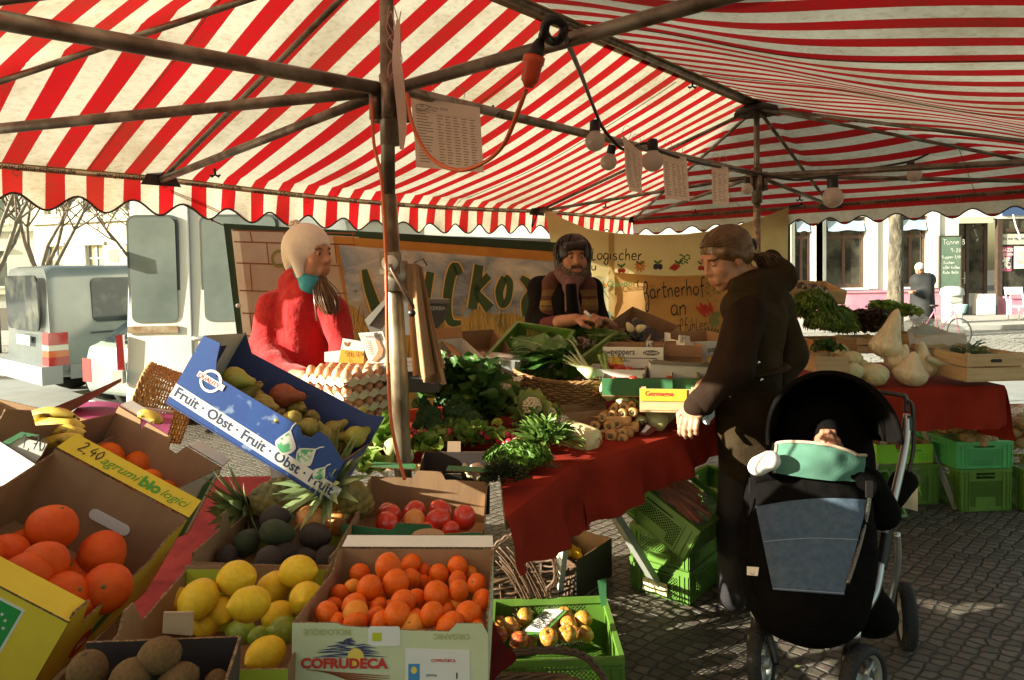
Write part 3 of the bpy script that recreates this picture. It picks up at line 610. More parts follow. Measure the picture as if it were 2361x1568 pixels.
def valance(edge,coordf,n,ph,lo=.14,am=.035):
 pts=[];co=[];rows=5;hem=[]
 for i in range(n+1):
  p,s,out=edge(i/n);d=lo+am*cos(2*pi*(s-ph)/.25)
  for j in range(rows+1):
   q=d*j/rows;w_=.012*sin(s*21)*j/rows+.02*j/rows
   pts.append(V((p.x,p.y,p.z-.01-q))+out*w_);co.append(coordf(s,q))
  hem.append(pts[-1].copy())
 o=cloth('valance',pts,[(i*(rows+1)+j,i*(rows+1)+j+1,(i+1)*(rows+1)+j+1,(i+1)*(rows+1)+j)for i in range(n)for j in range(rows)],co)
 MB().tube(hem,.0055,5).build('piping',PIPE_,o);return o
VO=V((VV.x,VV.y,0));UO=V((UU.x,UU.y,0))
valance(lambda t:(TP(-TE2+(TS+TE+TE2)*t,THW,roof_z(-TE2+(TS+TE+TE2)*t,THW)),-TE2+(TS+TE+TE2)*t,VO),lambda s,q:s,330,.0,.155)
valance(lambda t:(TP(TS+TE,THW-2*THW*t,roof_z(TS+TE,THW-2*THW*t)),2*THW*t,UO),lambda s,q:TS+TE+q-.045,220,.02,.135,.03)
valance(lambda t:(TP(-TE2+(TS+TE+TE2)*t,-THW,ZE),-TE2+(TS+TE+TE2)*t,-VO),lambda s,q:s,160,.0,.14)
TAPE=mat('eave_tape',(.30,.23,.14),(.16,.10,.06),5,rough=.7,transl=.35)
def tape(pa,pb,out):
 mb=MB();d=(pb-pa);k=40
 P=[pa+d*i/k for i in range(k+1)];P=[V((p.x,p.y,p.z))for p in P]
 vs=[]
 for i,p in enumerate(P):vs+=[p+V((0,0,.004))-out*.012,p+V((0,0,-.030))-out*.010]
 mb.add(vs,[(2*i,2*i+1,2*i+3,2*i+2)for i in range(k)]);return mb
def eave_pt(u,v_):return TP(u,v_,roof_z(u,v_))
tp=MB()
for i in range(48):
 a=-TE2+(TS+TE+TE2)*i/48;b_=-TE2+(TS+TE+TE2)*(i+1)/48;pa,pb=eave_pt(a,THW),eave_pt(b_,THW);e0=-VO*.014;z_=V((0,0,-.032))
 tp.add([pa+e0,pb+e0,pb+e0+z_,pa+e0+z_],[(0,1,2,3)])
for i in range(40):
 a=THW-2*THW*i/40;b_=THW-2*THW*(i+1)/40;pa,pb=eave_pt(TS+TE,a),eave_pt(TS+TE,b_);e0=-UO*.014;z_=V((0,0,-.032))
 tp.add([pa+e0,pb+e0,pb+e0+z_,pa+e0+z_],[(0,1,2,3)])
tpo=tp.build('eave_tape',TAPE,tent)
for i in range(14):
 u0=-1.1+i*.40
 if abs(u0-0)<.22:u0+=.02
 if u0>TS+TE-.4:break
 p=eave_pt(u0+.17,THW)-VO*.017+V((0,0,-.027));M=Matrix(((UO.x,0,-VO.x,p.x),(UO.y,0,-VO.y,p.y),(0,1,0,p.z),(0,0,0,1)))@Matrix.Translation((-.17,0,0))
 text('www.plana-schirme.de',.034,INK,tpo,M,ext=.0002,bold=.012,shear=.2)
for i in range(9):
 v0=THW-.15-i*.42;p=eave_pt(TS+TE,v0)-UO*.017+V((0,0,-.027));M=Matrix(((-VO.x,0,-UO.x,p.x),(-VO.y,0,-UO.y,p.y),(0,1,0,p.z),(0,0,0,1)))
 text('www.plana-schirme.de',.034,INK,tpo,M,ext=.0002,bold=.012,shear=.2)
WEB=mat('webbing',(.42,.35,.22),(.34,.27,.17),6,rough=.8)
mb=MB()
for sgn in(1,-1):mb.add([TP(-.1,0,ZP-.022),TP(TS,0,ZP-.022),TP(TS,.06*sgn,ZP-.040),TP(-.1,.06*sgn,ZP-.040)],[(0,1,2,3)])
mb.build('ridge_webbing',WEB,tent)
mb=MB()
for u0 in(-.33,1.05,2.1,3.55):
 for sg in(1,-1):mb.tube([TP(u0,sg*THW*t,roof_z(u0,sg*THW*t)-.004)for t in[i/24 for i in range(1 if u0>0 else 5,25)]],.0022,4)
for v0 in(-1.0,.75):mb.tube([TP(TS+max(0,abs(v0)/THW*TE)+(TE-abs(v0)/THW*TE)*t,v0,roof_z(TS+abs(v0)/THW*TE+(TE-abs(v0)/THW*TE)*t,v0)-.004)for t in[i/10 for i in range(11)]],.0022,4)
mb.build('seam',mat('seam_thread',(.22,.16,.10),rough=.9),tent)
def pipe(a,b,r=.017,name='rib',m=STEEL,n=10):return MB().tube([a,(V(a)+V(b))/2,b],r,n).build(name,m,tent)
k1,k2=TP(0,0,ZP-.03),TP(TS,0,ZP-.03);dz=V((0,0,-.028))
pipe(k1,k2,.019,'ridge_pipe',GALV)
for k,pts_ in((k1,[(0,THW),(0,-THW),(-TE2,THW),(-TE2,0)]),(k2,[(TS,THW),(TS,-THW),(TS+TE,THW),(TS+TE,0),(TS+TE,-THW)])):
 for(u,v_)in pts_:
  e=TP(u,v_,ZE-.01);pipe(k+dz,e+dz*.6,.0115 if v_ or u>0 else .013,'rib')
j1,j2=TP(0,0,ZJ),TP(TS,0,ZJ)
def strut(j,u,v_,r=.0165,zz=ZE-.02,f=1.0):
 e=TP(u,v_,zz);d=(e-j);return pipe(j+d.normalized()*.05,j+d*f,r,'strut')
strut(j1,0,THW,.018);strut(j1,-TE2,THW,.019);strut(j1,-TE2,0,.022,ZE+.03);strut(j1,0,-THW,.019,ZE+.06);
strut(j2,TS,THW,.013);strut(j2,TS+TE,THW,.013);strut(j2,TS+TE,0,.014);strut(j2,TS+TE,-THW,.014);strut(j2,TS,-THW,.018)
pipe(TP(.05,0,ZJ+.01),TP(TS-.05,0,ZJ+.01),.0185,'tie_bar',GALV)
pt=at(905,0,2.287);pipe((P1.x-.012,P1.y,1.78),TP(0,0,ZP),.0235,'pole',STEEL,16)
MB().tube([(P1.x-.010,P1.y,1.84),(P1.x+.012,P1.y,1.25),(P1.x+.035,P1.y,0)],[.026,.029,.029],18).build('pole',mat('worn_pole',(.52,.46,.31),(.10,.065,.035),7,(.38,.6),rough=.42,metal=.45,bump=.2,bsc=50,stretch=(1,1,.3)),tent)
MB().tube([(P1.x+.012,P1.y-.01,1.62),(P1.x+.012,P1.y-.01,1.52)],.041,18).build('collar',GALV,tent)
q2=P1+UU*TS;pipe((q2.x,q2.y,0),(q2.x,q2.y,2.1),.023,'pole',mat('scratched_pole',(.48,.42,.29),(.20,.15,.09),22,(.4,.6),rough=.4,metal=.5),14);pipe((q2.x,q2.y,2.1),(q2.x,q2.y,ZP),.019,'pole',STEEL,12)
for j in(j1,j2):
 mb=MB().tube([j+V((0,0,-.18)),j+V((0,0,.05))],.034,12)
 for a in range(6):
  an=a*pi/3+.5;c=j+V((cos(an),sin(an),0))*.052;mb.tube([c+V((0,0,-.10)),c+V((0,0,.02))],.018,8)
 mb.build('hub',mat('hub_steel',(.16,.12,.08),(.3,.26,.2),20,rough=.45,metal=.6),tent)
LEATH=mat('black_patch',(.03,.022,.018),rough=.6)
for(u,v_)in((0,THW),(TS,THW),(TS+TE,THW),(TS+TE,0)):
 e=TP(u,v_,ZE-.015);inn=-(VO if v_ else UO)
 mb=MB();mb.prism([(-.10,-.035),(.10,-.035),(.055,.05),(0,.075),(-.055,.05)],.004,Matrix(((UO.x if v_ else-VO.x,0,inn.x,e.x+inn.x*.02),(UO.y if v_ else-VO.y,0,inn.y,e.y+inn.y*.02),(0,1,0,e.z),(0,0,0,1))));mb.build('corner_patch',LEATH,tent,smooth=False)
for k in(k2,):MB().lathe([(0,.01),(.05,0),(.13,-.03),(.15,-.07),(.10,-.055),(.03,-.04)],10,Matrix.Translation(k)).build('peak_cap',LEATH,tent)
mbw=MB()
for c in[TP(.03,1.35,2.07),TP(.5,0,2.21),TP(TS,1.2,2.09),TP(TS+.9,.9,2.07),TP(TS+.8,0,2.1),TP(TS-.9,0,ZP-.07)]:
 mbw=MB();mbw.tube([c+V((0,0,.01)),c+V((0,0,-.02))],.006,6)
 for s_ in(1,-1):mbw.tube([c+V((0,0,-.018)),c+V((.016*s_,0,-.026)),c+V((.026*s_,0,-.018))],[.004,.007,.003],6)
 mbw.build('wing_nut',BLACK,tent)
for u0 in(-1.0,-.62,.02,.85,1.45,2.2,2.5):
 c=eave_pt(u0,THW)-VO*.012+V((0,0,-.042));MB().tube([c+UO*(.014*cos(a))+V((0,0,.014*sin(a)))for a in[i*pi/6 for i in range(12)]],.002,5,closed=True).build('ring',STEEL,tent)
for v0 in(1.5,.9,-.4,-.9,-1.4):
 c=eave_pt(TS+TE,v0)-UO*.012+V((0,0,-.042));MB().tube([c+VO*(.014*cos(a))+V((0,0,.014*sin(a)))for a in[i*pi/6 for i in range(12)]],.002,5,closed=True).build('ring',STEEL,tent)
wc=at(899,607,2.24)
MB().box((wc.x-.030,wc.y-.02,wc.z-.036),(wc.x+.032,wc.y+.035,wc.z+.036)).build('winch_plate',mat('winch_plate',(.34,.30,.20),(.15,.11,.07),30,rough=.5,metal=.4),tent,smooth=False)
MB().lathe([(0,.014),(.022,.014),(.026,.006),(.026,0)],20,align((wc.x+.004,wc.y-.022,wc.z),(0,-1,0))).build('winch_drum',WHITE,tent)
MB().tube([at(900,612,2.19),at(903,622,2.18),at(952,706,2.17),at(952,712,2.20)],.0065,8).build('crank',mat('crank_steel',(.20,.14,.10),rough=.3,metal=.8),tent)
MB().tube([at(950,722,2.19),at(950,722,2.12)],.012,10).build('crank_socket',BLACK,tent)
ROPE=mat('maroon_rope',(.22,.03,.03),(.1,.02,.02),60,rough=.9);TWINE=mat('twine',(.5,.42,.28),rough=.9)
rp=thing('guy_rope','thin dark red rope from the tent corner to the painted banner','rope',tuple(at(360,432,3.6)))
mb=MB();mb.tube(cr([at(352,430,3.6),at(420,470,3.85),at(490,508,4.2),at(516,520,4.28)],6),.004,5);mb.tube(cr([at(360,428,3.6),at(440,476,3.9),at(490,510,4.2)],6),.004,5);mb.build('strands',ROPE,rp)
MB().lathe([(0,-.012),(.012,0),(0,.012)],8,Matrix.Translation(at(489,508,4.18))).build('knot',ROPE,rp)
tw=thing('tangled_twine','pinkish plastic twine and strip tangled round the top of the first pole','twine',(P1.x,P1.y-.03,2.2))
rnd=random.Random(4);mb=MB()
for k in range(5):
 P_=[at(905+rnd.uniform(-16,22),20+i*42+rnd.uniform(-10,10),2.23+rnd.uniform(-.02,.02))for i in range(5)];mb.tube(cr(P_,6),.0018,4)
mb.build('strands',mat('pink_twine',(.55,.33,.27),rough=.8),tw)
mb=MB();P_=[at(918,45,2.2),at(914,130,2.19),at(921,200,2.2),at(928,290,2.2),at(926,345,2.2)]
mb.ribbon(cr(P_,6),[.012+.022*sin(pi*i/24)for i in range(25)],(-.1,-1,0));mb.build('plastic_strip',mat('pale_plastic_strip',(.72,.60,.52),rough=.4,transl=.4),tw)
# --- extension lead, plug, light bulbs
ORANGE=mat('orange_cable',(.62,.13,.035),rough=.45)
cbl=thing('extension_cable','bright orange extension cable looping from the red connector and down the first pole','cable',tuple(at(905,1110,2.05)))
MB().tube(cr([at(1213,205,1.75),at(1195,255,1.77),at(1160,335,1.85),at(1110,378,1.92),at(1050,392,2.0),at(990,360,2.08),at(952,290,2.12),at(938,215,2.2)],8),.0062,8).build('loop',ORANGE,cbl)
MB().tube(cr([at(857,230,2.22),at(862,330,2.2),at(880,420,2.18),at(890,600,2.15),at(893,800,2.13),at(900,950,2.1),at(915,1040,2.06),at(933,1105,2.0)],8),.0052,8).build('drop',ORANGE,cbl)
cn=thing('cable_connector','orange and black outdoor connector hanging from the steel strut','plug',tuple(at(1225,160,1.74)))
a_,b_=at(1218,200,1.73),at(1232,132,1.73);c_=at(1246,92,1.73)
MB().tube([a_,a_.lerp(b_,.15),a_.lerp(b_,.2),a_.lerp(b_,.75),a_.lerp(b_,.8),b_],[.012,.018,.022,.025,.028,.028],14).build('orange_socket',mat('red_orange_plastic',(.66,.09,.03),rough=.4),cn)
MB().tube([b_,b_.lerp(c_,.2),b_.lerp(c_,.6),c_],[.022,.022,.018,.010],14).build('black_plug',BLACK,cn)
lead=thing('bulb_lead','black rubber lead slung over the strut and along the tie bar to the bulbs','cable',tuple(at(1300,90,1.8)))
MB().tube(cr([c_,at(1252,70,1.72),at(1272,48,1.68),at(1296,56,1.7),at(1306,92,1.75),at(1335,160,2.2),at(1362,230,2.8),at(1378,270,3.05),at(1388,292,3.12),at(1408,318,3.15),at(1440,345,3.2),at(1490,330,3.3),at(1530,352,3.4),at(1620,378,3.7),at(1720,395,4.2),at(1830,415,4.4),at(1912,405,4.5),at(2010,388,4.5),at(2098,372,4.5),at(2140,355,4.5)],8),.0075,7).build('cord',BLACK,lead)
MB().tube(cr([at(1256,75,1.7),at(1262,50,1.68),at(1285,45,1.68),at(1300,62,1.71),at(1292,90,1.75),at(1270,95,1.75)],6,True),.012,6,closed=True).build('coil',BLACK,lead)
GLOBE=mat('frosted_bulb',(.82,.79,.72),rough=.25,transl=.45,coat=.4)
def bulb(px,py,dpx,d,label,tilt=0,kind=0,px0=0,py0=0):
 c=at(px,py,d);r=dpx/2*d/F
 t=thing('light_bulb',label,'light bulb',group='bulbs strung under the tent',M=Matrix.Translation(c)@Matrix.Rotation(radians(tilt),4,'Y'))
 MB().lathe([(r*1.0*sin(a),-r*cos(a))for a in[i*pi/14*.82 for i in range(15)]]+[(r*.46,r*1.1)],20).build('globe',GLOBE,t,local=True)
 MB().lathe([(r*.48,r*.92),(r*.52,r*1.0),(r*.52,r*1.9),(r*.40,r*2.1),(0,r*2.15)],14).build('socket',BLACK,t,local=True);return t
bulb(1372,326,46,3.08,'first frosted bulb, just under the end of the black lead');bulb(1403,374,38,3.2,'small tilted bulb left of the hanging price lists',14)
bulb(1505,372,48,3.25,'big round bulb in front of two hanging price lists');bulb(1723,436,26,4.3,'small ribbed lamp beside the second pole')
bulb(1920,456,46,4.2,'largest bulb, hanging over the yellow cloth corner');bulb(2108,404,32,4.4,'tilted bulb farthest right',-18)
# --- price lists pegged to the tie bar
LISTP=mat('list_paper',(.86,.82,.72),(.80,.74,.62),6,rough=.6,transl=.55)
GREYI=mat('grey_print_ink',(.22,.20,.18),rough=.8)
def pricelist(pts4,d,label,rows=18,cols=4,curl=.0,head=None):
 """pts4: TL TR BR BL in the picture; d: distance(s)"""
 ds=d if isinstance(d,(list,tuple))else[d]*4;P=[at(p[0],p[1],q)for p,q in zip(pts4,ds)];nrm=(P[1]-P[0]).cross(P[3]-P[0]).normalized()
 if nrm.y>0:nrm=-nrm
 t=thing('price_list',label,'price list',tuple(P[0]),group='price lists hanging from the tie bar')
 fn=lambda u,v_:P[0].lerp(P[1],u).lerp(P[3].lerp(P[2],u),v_)+nrm*(curl*sin(pi*u*1.1)*v_+.004*sin(7*v_))
 MB().grid(fn,8,12).build('sheet',LISTP,t)
 mb=MB();rnd=random.Random(label)
 def line(u0,u1,v_,th=.006):
  a=fn(u0,v_)+nrm*.0012;b=fn(u1,v_)+nrm*.0012;dn=(fn(.5,min(1,v_+th))-fn(.5,v_));mb.add([a,b,b+dn,a+dn],[(0,1,2,3)])
 for i in range(rows):
  v_=.22+.72*i/rows
  line(.06,.06+rnd.uniform(.12,.24),v_,.011)
  for c in range(cols):
   x0=.36+c*.6/cols;line(x0,x0+rnd.uniform(.05,.6/cols-.03),v_,.011)
 line(.05,.95,.20,.003);line(.05,.95,.42,.003)
 mb.build('printed_lines',GREYI,t,smooth=False)
 mb=MB()
 for i in range(2):u=.25+.45*i;p=fn(u,.01);mb.tube([p+V((.02*cos(a),0,.035+.03*sin(a)))for a in[j*pi/5 for j in range(10)]],.0012,4,closed=True)
 mb.build('string',TWINE,t)
 if head:
  X_=(P[1]-P[0]).normalized();Y_=(P[0]-P[3]).normalized()
  for s,u,v_,sz in head:
   p=fn(u,v_)+nrm*.002;text(s,sz,GREYI,t,Matrix(((X_.x,Y_.x,nrm.x,p.x),(X_.y,Y_.y,nrm.y,p.y),(X_.z,Y_.z,nrm.z,p.z),(0,0,0,1))),bold=.01)
 return t
pricelist([(948,222),(1106,248),(1115,398),(960,386)],2.42,'largest price list, headed Ab 1 Woche 2010, right beside the first pole',18,5,head=[('Ab 1.Woche -',.12,.135,.013),('2010',.42,.135,.013),('Gemüse & Kartoffeln',.05,.17,.009),('eigener Anbau',.05,.20,.009)])
mb=MB();pl_=[o for o in COL.objects if o.name=='price_list'][0];mb.tube(cr([at(958,246,2.415),at(968,240,2.415),at(990,246,2.415),at(975,255,2.415),at(960,250,2.415)],5),.0012,4);mb.build('emblem',mat('green_ink',(.12,.3,.08),rough=.7),pl_)
pricelist([(1433,310),(1480,352),(1484,455),(1450,440)],[3.1,3.3,3.3,3.1],'narrow price list turned edgeways, between the bulbs',18,2,.02)
pricelist([(1526,350),(1582,362),(1591,464),(1534,458)],3.5,'price list right of the big round bulb',20,3,.01)
pricelist([(1640,378),(1679,386),(1681,474),(1643,470)],3.9,'rightmost hanging price list, nearest the second pole',18,2,.01)
# --- paper bags and weighing scale on the first pole
BAG=mat('kraft_bag',(.40,.245,.12),(.33,.19,.09),10,rough=.7,bump=.2,bsc=60)
bg_=thing('paper_bag_bundle','bundle of brown paper bags hanging from the first pole','paper bags',tuple(at(975,860,2.25)))
rnd=random.Random(2)
for k in range(7):
 f0=k/6;top=at(948+22*f0,608+8*f0+rnd.uniform(-3,3),2.26+.02*k);w0=20/F*2.3;bot_x=972+44*f0;by=868-40*f0*(k%2)
 mb=MB()
 def bf(u,v_,top=top,k=k,f0=f0,by=by,bot_x=bot_x):
  c=at(948+22*f0+(bot_x-948-22*f0)*v_**1.2,608+8*f0+(by-608)*v_,2.26+.018*k)
  wd=(.026+.022*v_)*(1 if k%2 else .8);return c+V(((u-.5)*wd*1.5,.03*sin(u*6+k)*v_-.012*k,0))
 mb.grid(bf,8,14);mb.build('bag',BAG,bg_)
MB().tube([at(955,606,2.24),at(975,596,2.3),at(985,612,2.3)],.003,5).build('hook',STEEL,bg_)
SCG=mat('scale_grey',(.145,.135,.115),(.12,.11,.10),6,rough=.5);SCD=mat('scale_dark',(.05,.045,.042),rough=.5)
sc_=thing('weighing_scale','grey market weighing scale with two slanted display heads behind the first pole','scale',tuple(at(905,880,2.7)))
d0=2.62
def slab(name,pts,d,th,m,parent):
 P=[at(x,y,d)for x,y in pts];n_=len(P);mb=MB();mb.add(P+[p+V((0,th,0))for p in P],[tuple(range(n_))]+[(i,(i+1)%n_,(i+1)%n_+n_,i+n_)for i in range(n_)]+[tuple(range(2*n_-1,n_-1,-1))]);return mb.build(name,m,parent,smooth=False)
slab('display_back',[(842,740),(892,688),(922,672),(952,690),(952,772),(888,774),(852,764)],d0,.06,SCG,sc_)
slab('display_rim',[(840,738),(892,684),(898,690),(850,752)],d0-.012,.08,mat('scale_light_grey',(.22,.21,.18),rough=.5),sc_)
slab('neck',[(886,560+90),(908,650),(908,690),(886,690)],d0+.01,.03,mat('scale_neck',(.12,.12,.12),rough=.5),sc_)
hd2=slab('customer_display',[(1000,698),(1033,700),(1022,742),(1008,758),(990,750),(985,702)],d0+.05,.05,SCD,sc_)
slab('display_top',[(978,690),(1034,690),(1034,700),(978,700)],d0+.04,.07,SCG,sc_)
p=at(1001,715,d0+.045);text('BIZERBA',.021,mat('scale_lettering',(.42,.40,.34),rough=.5),hd2,Matrix.Translation(p+V((-.036,-.002,0)))@Matrix.Rotation(radians(90),4,'X'),bold=.02)
slab('post',[(872,774),(884,774),(884,880),(872,880)],d0+.04,.02,GALV,sc_);slab('post',[(900,774),(912,774),(914,860),(904,860)],d0+.03,.02,WHITE,sc_)
slab('weighing_plate',[(845,845),(1005,845),(1012,856),(850,858)],d0-.05,.26,mat('steel_plate',(.42,.4,.36),rough=.3,metal=.7),sc_)
slab('housing',[(848,860),(1010,858),(1012,905),(850,905)],d0-.03,.24,SCD,sc_)
# --- painted banner WILLKO...
def quadplane(P):
 return lambda u,v_:P[0].lerp(P[1],u).lerp(P[3].lerp(P[2],u),v_)
BA=[at(515,515,4.25),at(1300,560,5.55),V((.42,5.55,.55)),V((-1.62,4.25,.55))]
BA[3].x=at(575,1000,4.25).x;bf_=quadplane(BA);bn_n=(BA[1]-BA[0]).cross(BA[3]-BA[0]).normalized()
if bn_n.y>0:bn_n=-bn_n
def b_at(px,py,off=0.0):return onplane(px,py,BA[0],bn_n)+bn_n*off
def paint_sky():
 m,t_,n,L,b=nodes_mat('painted_sky_and_field')
 tc=n.new('ShaderNodeTexCoord');mp=n.new('ShaderNodeMapping');mp.inputs['Scale'].default_value=(1,1,2.2);mp.inputs['Rotation'].default_value=(0,.35,0);L.new(tc.outputs['Object'],mp.inputs[0])
 nz=n.new('ShaderNodeTexNoise');nz.inputs['Scale'].default_value=2.2;nz.inputs['Detail'].default_value=9;nz.inputs['Roughness'].default_value=.62;nz.inputs['Distortion'].default_value=.8;L.new(mp.outputs[0],nz.inputs['Vector'])
 cr_=n.new('ShaderNodeValToRGB');e=cr_.color_ramp.elements;e[0].position=.36;e[0].color=(.20,.22,.23,1);e[1].position=.68;e[1].color=(.72,.68,.55,1);k=e.new(.47);k.color=(.34,.40,.42,1);k=e.new(.56);k.color=(.52,.52,.44,1)
 L.new(nz.outputs[0],cr_.inputs[0]);L.new(cr_.outputs[0],b.inputs['Base Color']);b.inputs['Roughness'].default_value=.7;return m
wb=thing('welcome_banner','long hand painted banner with green lettering, orange frame and painted brick wall','banner',tuple(BA[3]))
MB().grid(lambda u,v_:bf_(u,v_)+bn_n*(.015*sin(u*9)*v_),24,10).build('cloth',mat('dark_green_canvas',(.022,.05,.02),(.03,.06,.025),8,rough=.8),wb)
def bpoly(name,pts,off,m,parent=wb,closed=True):
 P=[b_at(x,y,off)for x,y in pts];mb=MB();mb.add(P,[tuple(range(len(P)))]);return mb.build(name,m,parent,smooth=False)
BRICKM=mat('painted_brick',(.74,.60,.42),(.64,.42,.27),3.5,(.4,.75),rough=.8,transl=.2)
bpoly('brick_panel',[(532,530),(825,547),(845,1000),(585,1000)],.022,BRICKM)
mb=MB();LB=mat('brick_joint',(.30,.10,.04),rough=.8)
rows=[530,556,605,668,720,772,830];rnd=random.Random(5)
edge=lambda y:532+(y-530)*.115
for i,y in enumerate(rows):
 mb.ribbon([b_at(edge(y)+3,y+2,.024),b_at(640,y+5,.024),b_at(818,y+9,.024)],.008,bn_n)
 nx=rows[i+1]if i+1<len(rows)else y+50
 for k in range(4):
  x=575+78*k+(i%2)*38;
  if x<815:mb.ribbon([b_at(x,y+5,.024),b_at(x+5,nx+3,.024)],.007,bn_n)
mb.build('painted_joints',LB,wb,smooth=False)
mb=MB()
for k in range(3):
 rr=13+k*2;mb.ribbon([b_at(641+rr*cos(a),597+rr*1.15*sin(a),.026)for a in[i*pi/10 for i in range(21)]],.006,bn_n)
mb.ribbon([b_at(648,612,.026),b_at(668,645,.026)],.006,bn_n)
mb.build('painted_ring',mat('olive_paint',(.30,.27,.06),rough=.8),wb,smooth=False)
mb=MB();mb.ribbon([b_at(668+16*cos(a),636+22*sin(a),.026)for a in[i*pi/10 for i in range(21)]],.006,bn_n);mb.build('painted_jug',LB,wb,smooth=False)
OCH=mat('orange_ochre_paint',(.58,.27,.035),(.48,.21,.03),5,rough=.7)
bpoly('painted_frame',[(765,545),(1300,583),(1300,1000),(850,1000)],.024,OCH)
sky_p=bpoly('painted_scene',[(778,566),(1300,606),(1300,1000),(850,1000)],.027,paint_sky())
FIELD=mat('painted_wheat',(.60,.36,.08),(.32,.22,.05),16,(.4,.6),rough=.8,det=8,stretch=(1,1,.3))
top=[(795,700),(820,712),(840,735),(865,742),(900,758),(940,745),(970,735),(1000,742),(1030,722),(1070,735),(1095,705),(1130,725),(1180,722),(1220,742),(1260,728),(1300,740)]
bpoly('painted_field',top+[(1300,1000),(862,1000)],.029,FIELD)
mb=MB();rnd=random.Random(8);mb2=MB()
for k in range(260):
 x=rnd.uniform(800,1300);y=rnd.uniform(700,790);L_=rnd.uniform(18,60);dx=rnd.uniform(-8,8)
 (mb if k%3 else mb2).ribbon([b_at(x,y+L_,.031),b_at(x+dx*.4,y+L_/2,.031),b_at(x+dx,y,.031)],[.006,.005,.002],bn_n)
for k in range(26):
 x=rnd.uniform(800,870)if k<14 else rnd.uniform(1060,1290);y=rnd.uniform(668,712)
 for j in range(7):mb.ribbon([b_at(x+(j%2*2-1)*1,y+j*4,.032),b_at(x+(j%2*2-1)*4,y+j*4-4,.032)],[.007,.002],bn_n)
mb.build('wheat_strokes',mat('wheat_paint',(.68,.45,.13),rough=.8),wb,smooth=False);mb2.build('stalk_strokes',mat('dark_stalk_paint',(.13,.11,.03),rough=.8),wb,smooth=False)
LET=mat('green_letter_paint',(.045,.085,.018),rough=.6)
def letter(strokes,wd=.075):
 for mb,m,dw,off in((MB(),mat('letter_edge_paint',(.80,.52,.16),rough=.7),.022,.0335),(MB(),LET,0,.036)):
  for st in strokes:
   pts_,ws=[(x,y)for x,y,*_ in st],[(p[2]if len(p)>2 else 1)for p in st]
   P=cr([b_at(x,y,off)for x,y in pts_],6);W2=[]
   for i in range(len(P)):
    t=i/6;k=min(int(t),len(ws)-2);W2.append((ws[k]+(ws[k+1]-ws[k])*min(1,t-k))*wd+dw)
   mb.ribbon(P,W2,bn_n)
  mb.build('letter' if dw==0 else 'letter_outline',m,wb,smooth=False)
letter([[(836,622,.5),(848,668,.9),(872,735,1.1)],[(872,735,1.0),(892,690,.8),(908,650,.6),(925,730,1.0),(960,640,.5)]])
letter([[(988,628,.8),(978,690,.9),(982,728,.8),(1004,730,.4)]])
letter([[(1056,632,.7),(1044,616,1.0),(1032,650,1.0),(1026,705,.9),(1034,742,.8),(1058,744,.4)]])
letter([[(1100,612,.9),(1092,660,.9),(1084,712,.9)],[(1122,636,.7),(1090,672,.6)],[(1092,674,.6),(1106,690,.8),(1124,712,1.1)]],.085)
letter([[(1158,640,.9),(1146,672,1.0),(1152,702,.8),(1166,690,.8),(1170,652,.8),(1158,640,.8)]],.07)
letter([[(1196,640,.5),(1214,656,1),(1222,672,.9)],[(1222,672,.7),(1206,695,.9),(1210,728,1.1)],[(1246,640,.7),(1256,655,.8),(1262,700,.9)]],.08)
for cx_,cy_ in((816,672),(1112,648),(1265,578)):
 mb=MB();
 for k in range(6):a=k*pi/3+.3;mb.ribbon([b_at(cx_,cy_,.038),b_at(cx_+6*cos(a),cy_+6*sin(a),.038)],[.004,.001],bn_n)
 mb.build('painted_bee',mat('bee_paint',(.12,.07,.02),rough=.8),wb,smooth=False)
mb=MB();
for y in(705,790):P=b_at(533+(y-530)*.115,y,.004)if False else b_at(538+(y-530)*.09-6,y,.02);mb.lathe([(0,.002),(.012,.002),(.014,0)],10,align(P,bn_n))
mb.build('eyelets',WHITE,wb)
MB().tube([at(640,540,5.9),at(1330,557,6.4)],.022,8).build('rail',mat('galvanised_rail',(.3,.34,.36),rough=.4,metal=.6),None,label='thin galvanised rail behind the painted banner top',cat='rail')
# --- yellow cloth banner
YC=mat('yellow_cloth',(.66,.55,.25),(.58,.47,.20),2.5,rough=.85,transl=.45,bump=.25,bsc=5,dist=.02)
yb=thing('cloth_banner','pale yellow cloth banner tied across the tent end with hand painted lettering','banner',tuple(at(1500,900,5.8)))
topc=[(1255,480),(1300,505),(1355,528),(1420,538),(1500,542),(1580,540),(1660,530),(1740,508),(1818,478)]
def ytop(u):
 x=1255+563*u
 for(a,b_),(c,d_)in zip(topc,topc[1:]):
  if x<=c+.01:t=(x-a)/(c-a);return x,b_+(d_-b_)*t
 return topc[-1]
def yfn(u,v_):
 x,y=ytop(u);xl,xr=1255+50*min(1,v_*1.8),1818-6*v_;X_=xl+(xr-xl)*u;Y_=y+(960-y)*v_
 fold=.035*sin(u*26+v_*3)*max(0,.55-abs(v_-.1))*(abs(u-.5)*2)+.02*sin(u*7+1)
 return at(X_,Y_,5.82+fold)
MB().grid(yfn,60,26).build('cloth',YC,yb)
YD=5.74
MB().grid(lambda u,v_:at(1403+14*u,ytop(.27)[1]+2+(800-530)*v_,YD+.015*sin(v_*9)-.0),2,16).build('seam_strip',mat('ochre_cloth',(.46,.33,.13),rough=.85,transl=.3),yb)
OC=mat('orange_cloth',(.60,.36,.13),(.52,.29,.10),3,rough=.85,transl=.35,bump=.3,bsc=6,dist=.02)
MB().grid(lambda u,v_:at(1416+262*u,628+8*sin(u*3)+(960-628)*v_,YD+.006*sin(u*15+v_*4)),30,20).build('orange_panel',OC,yb)
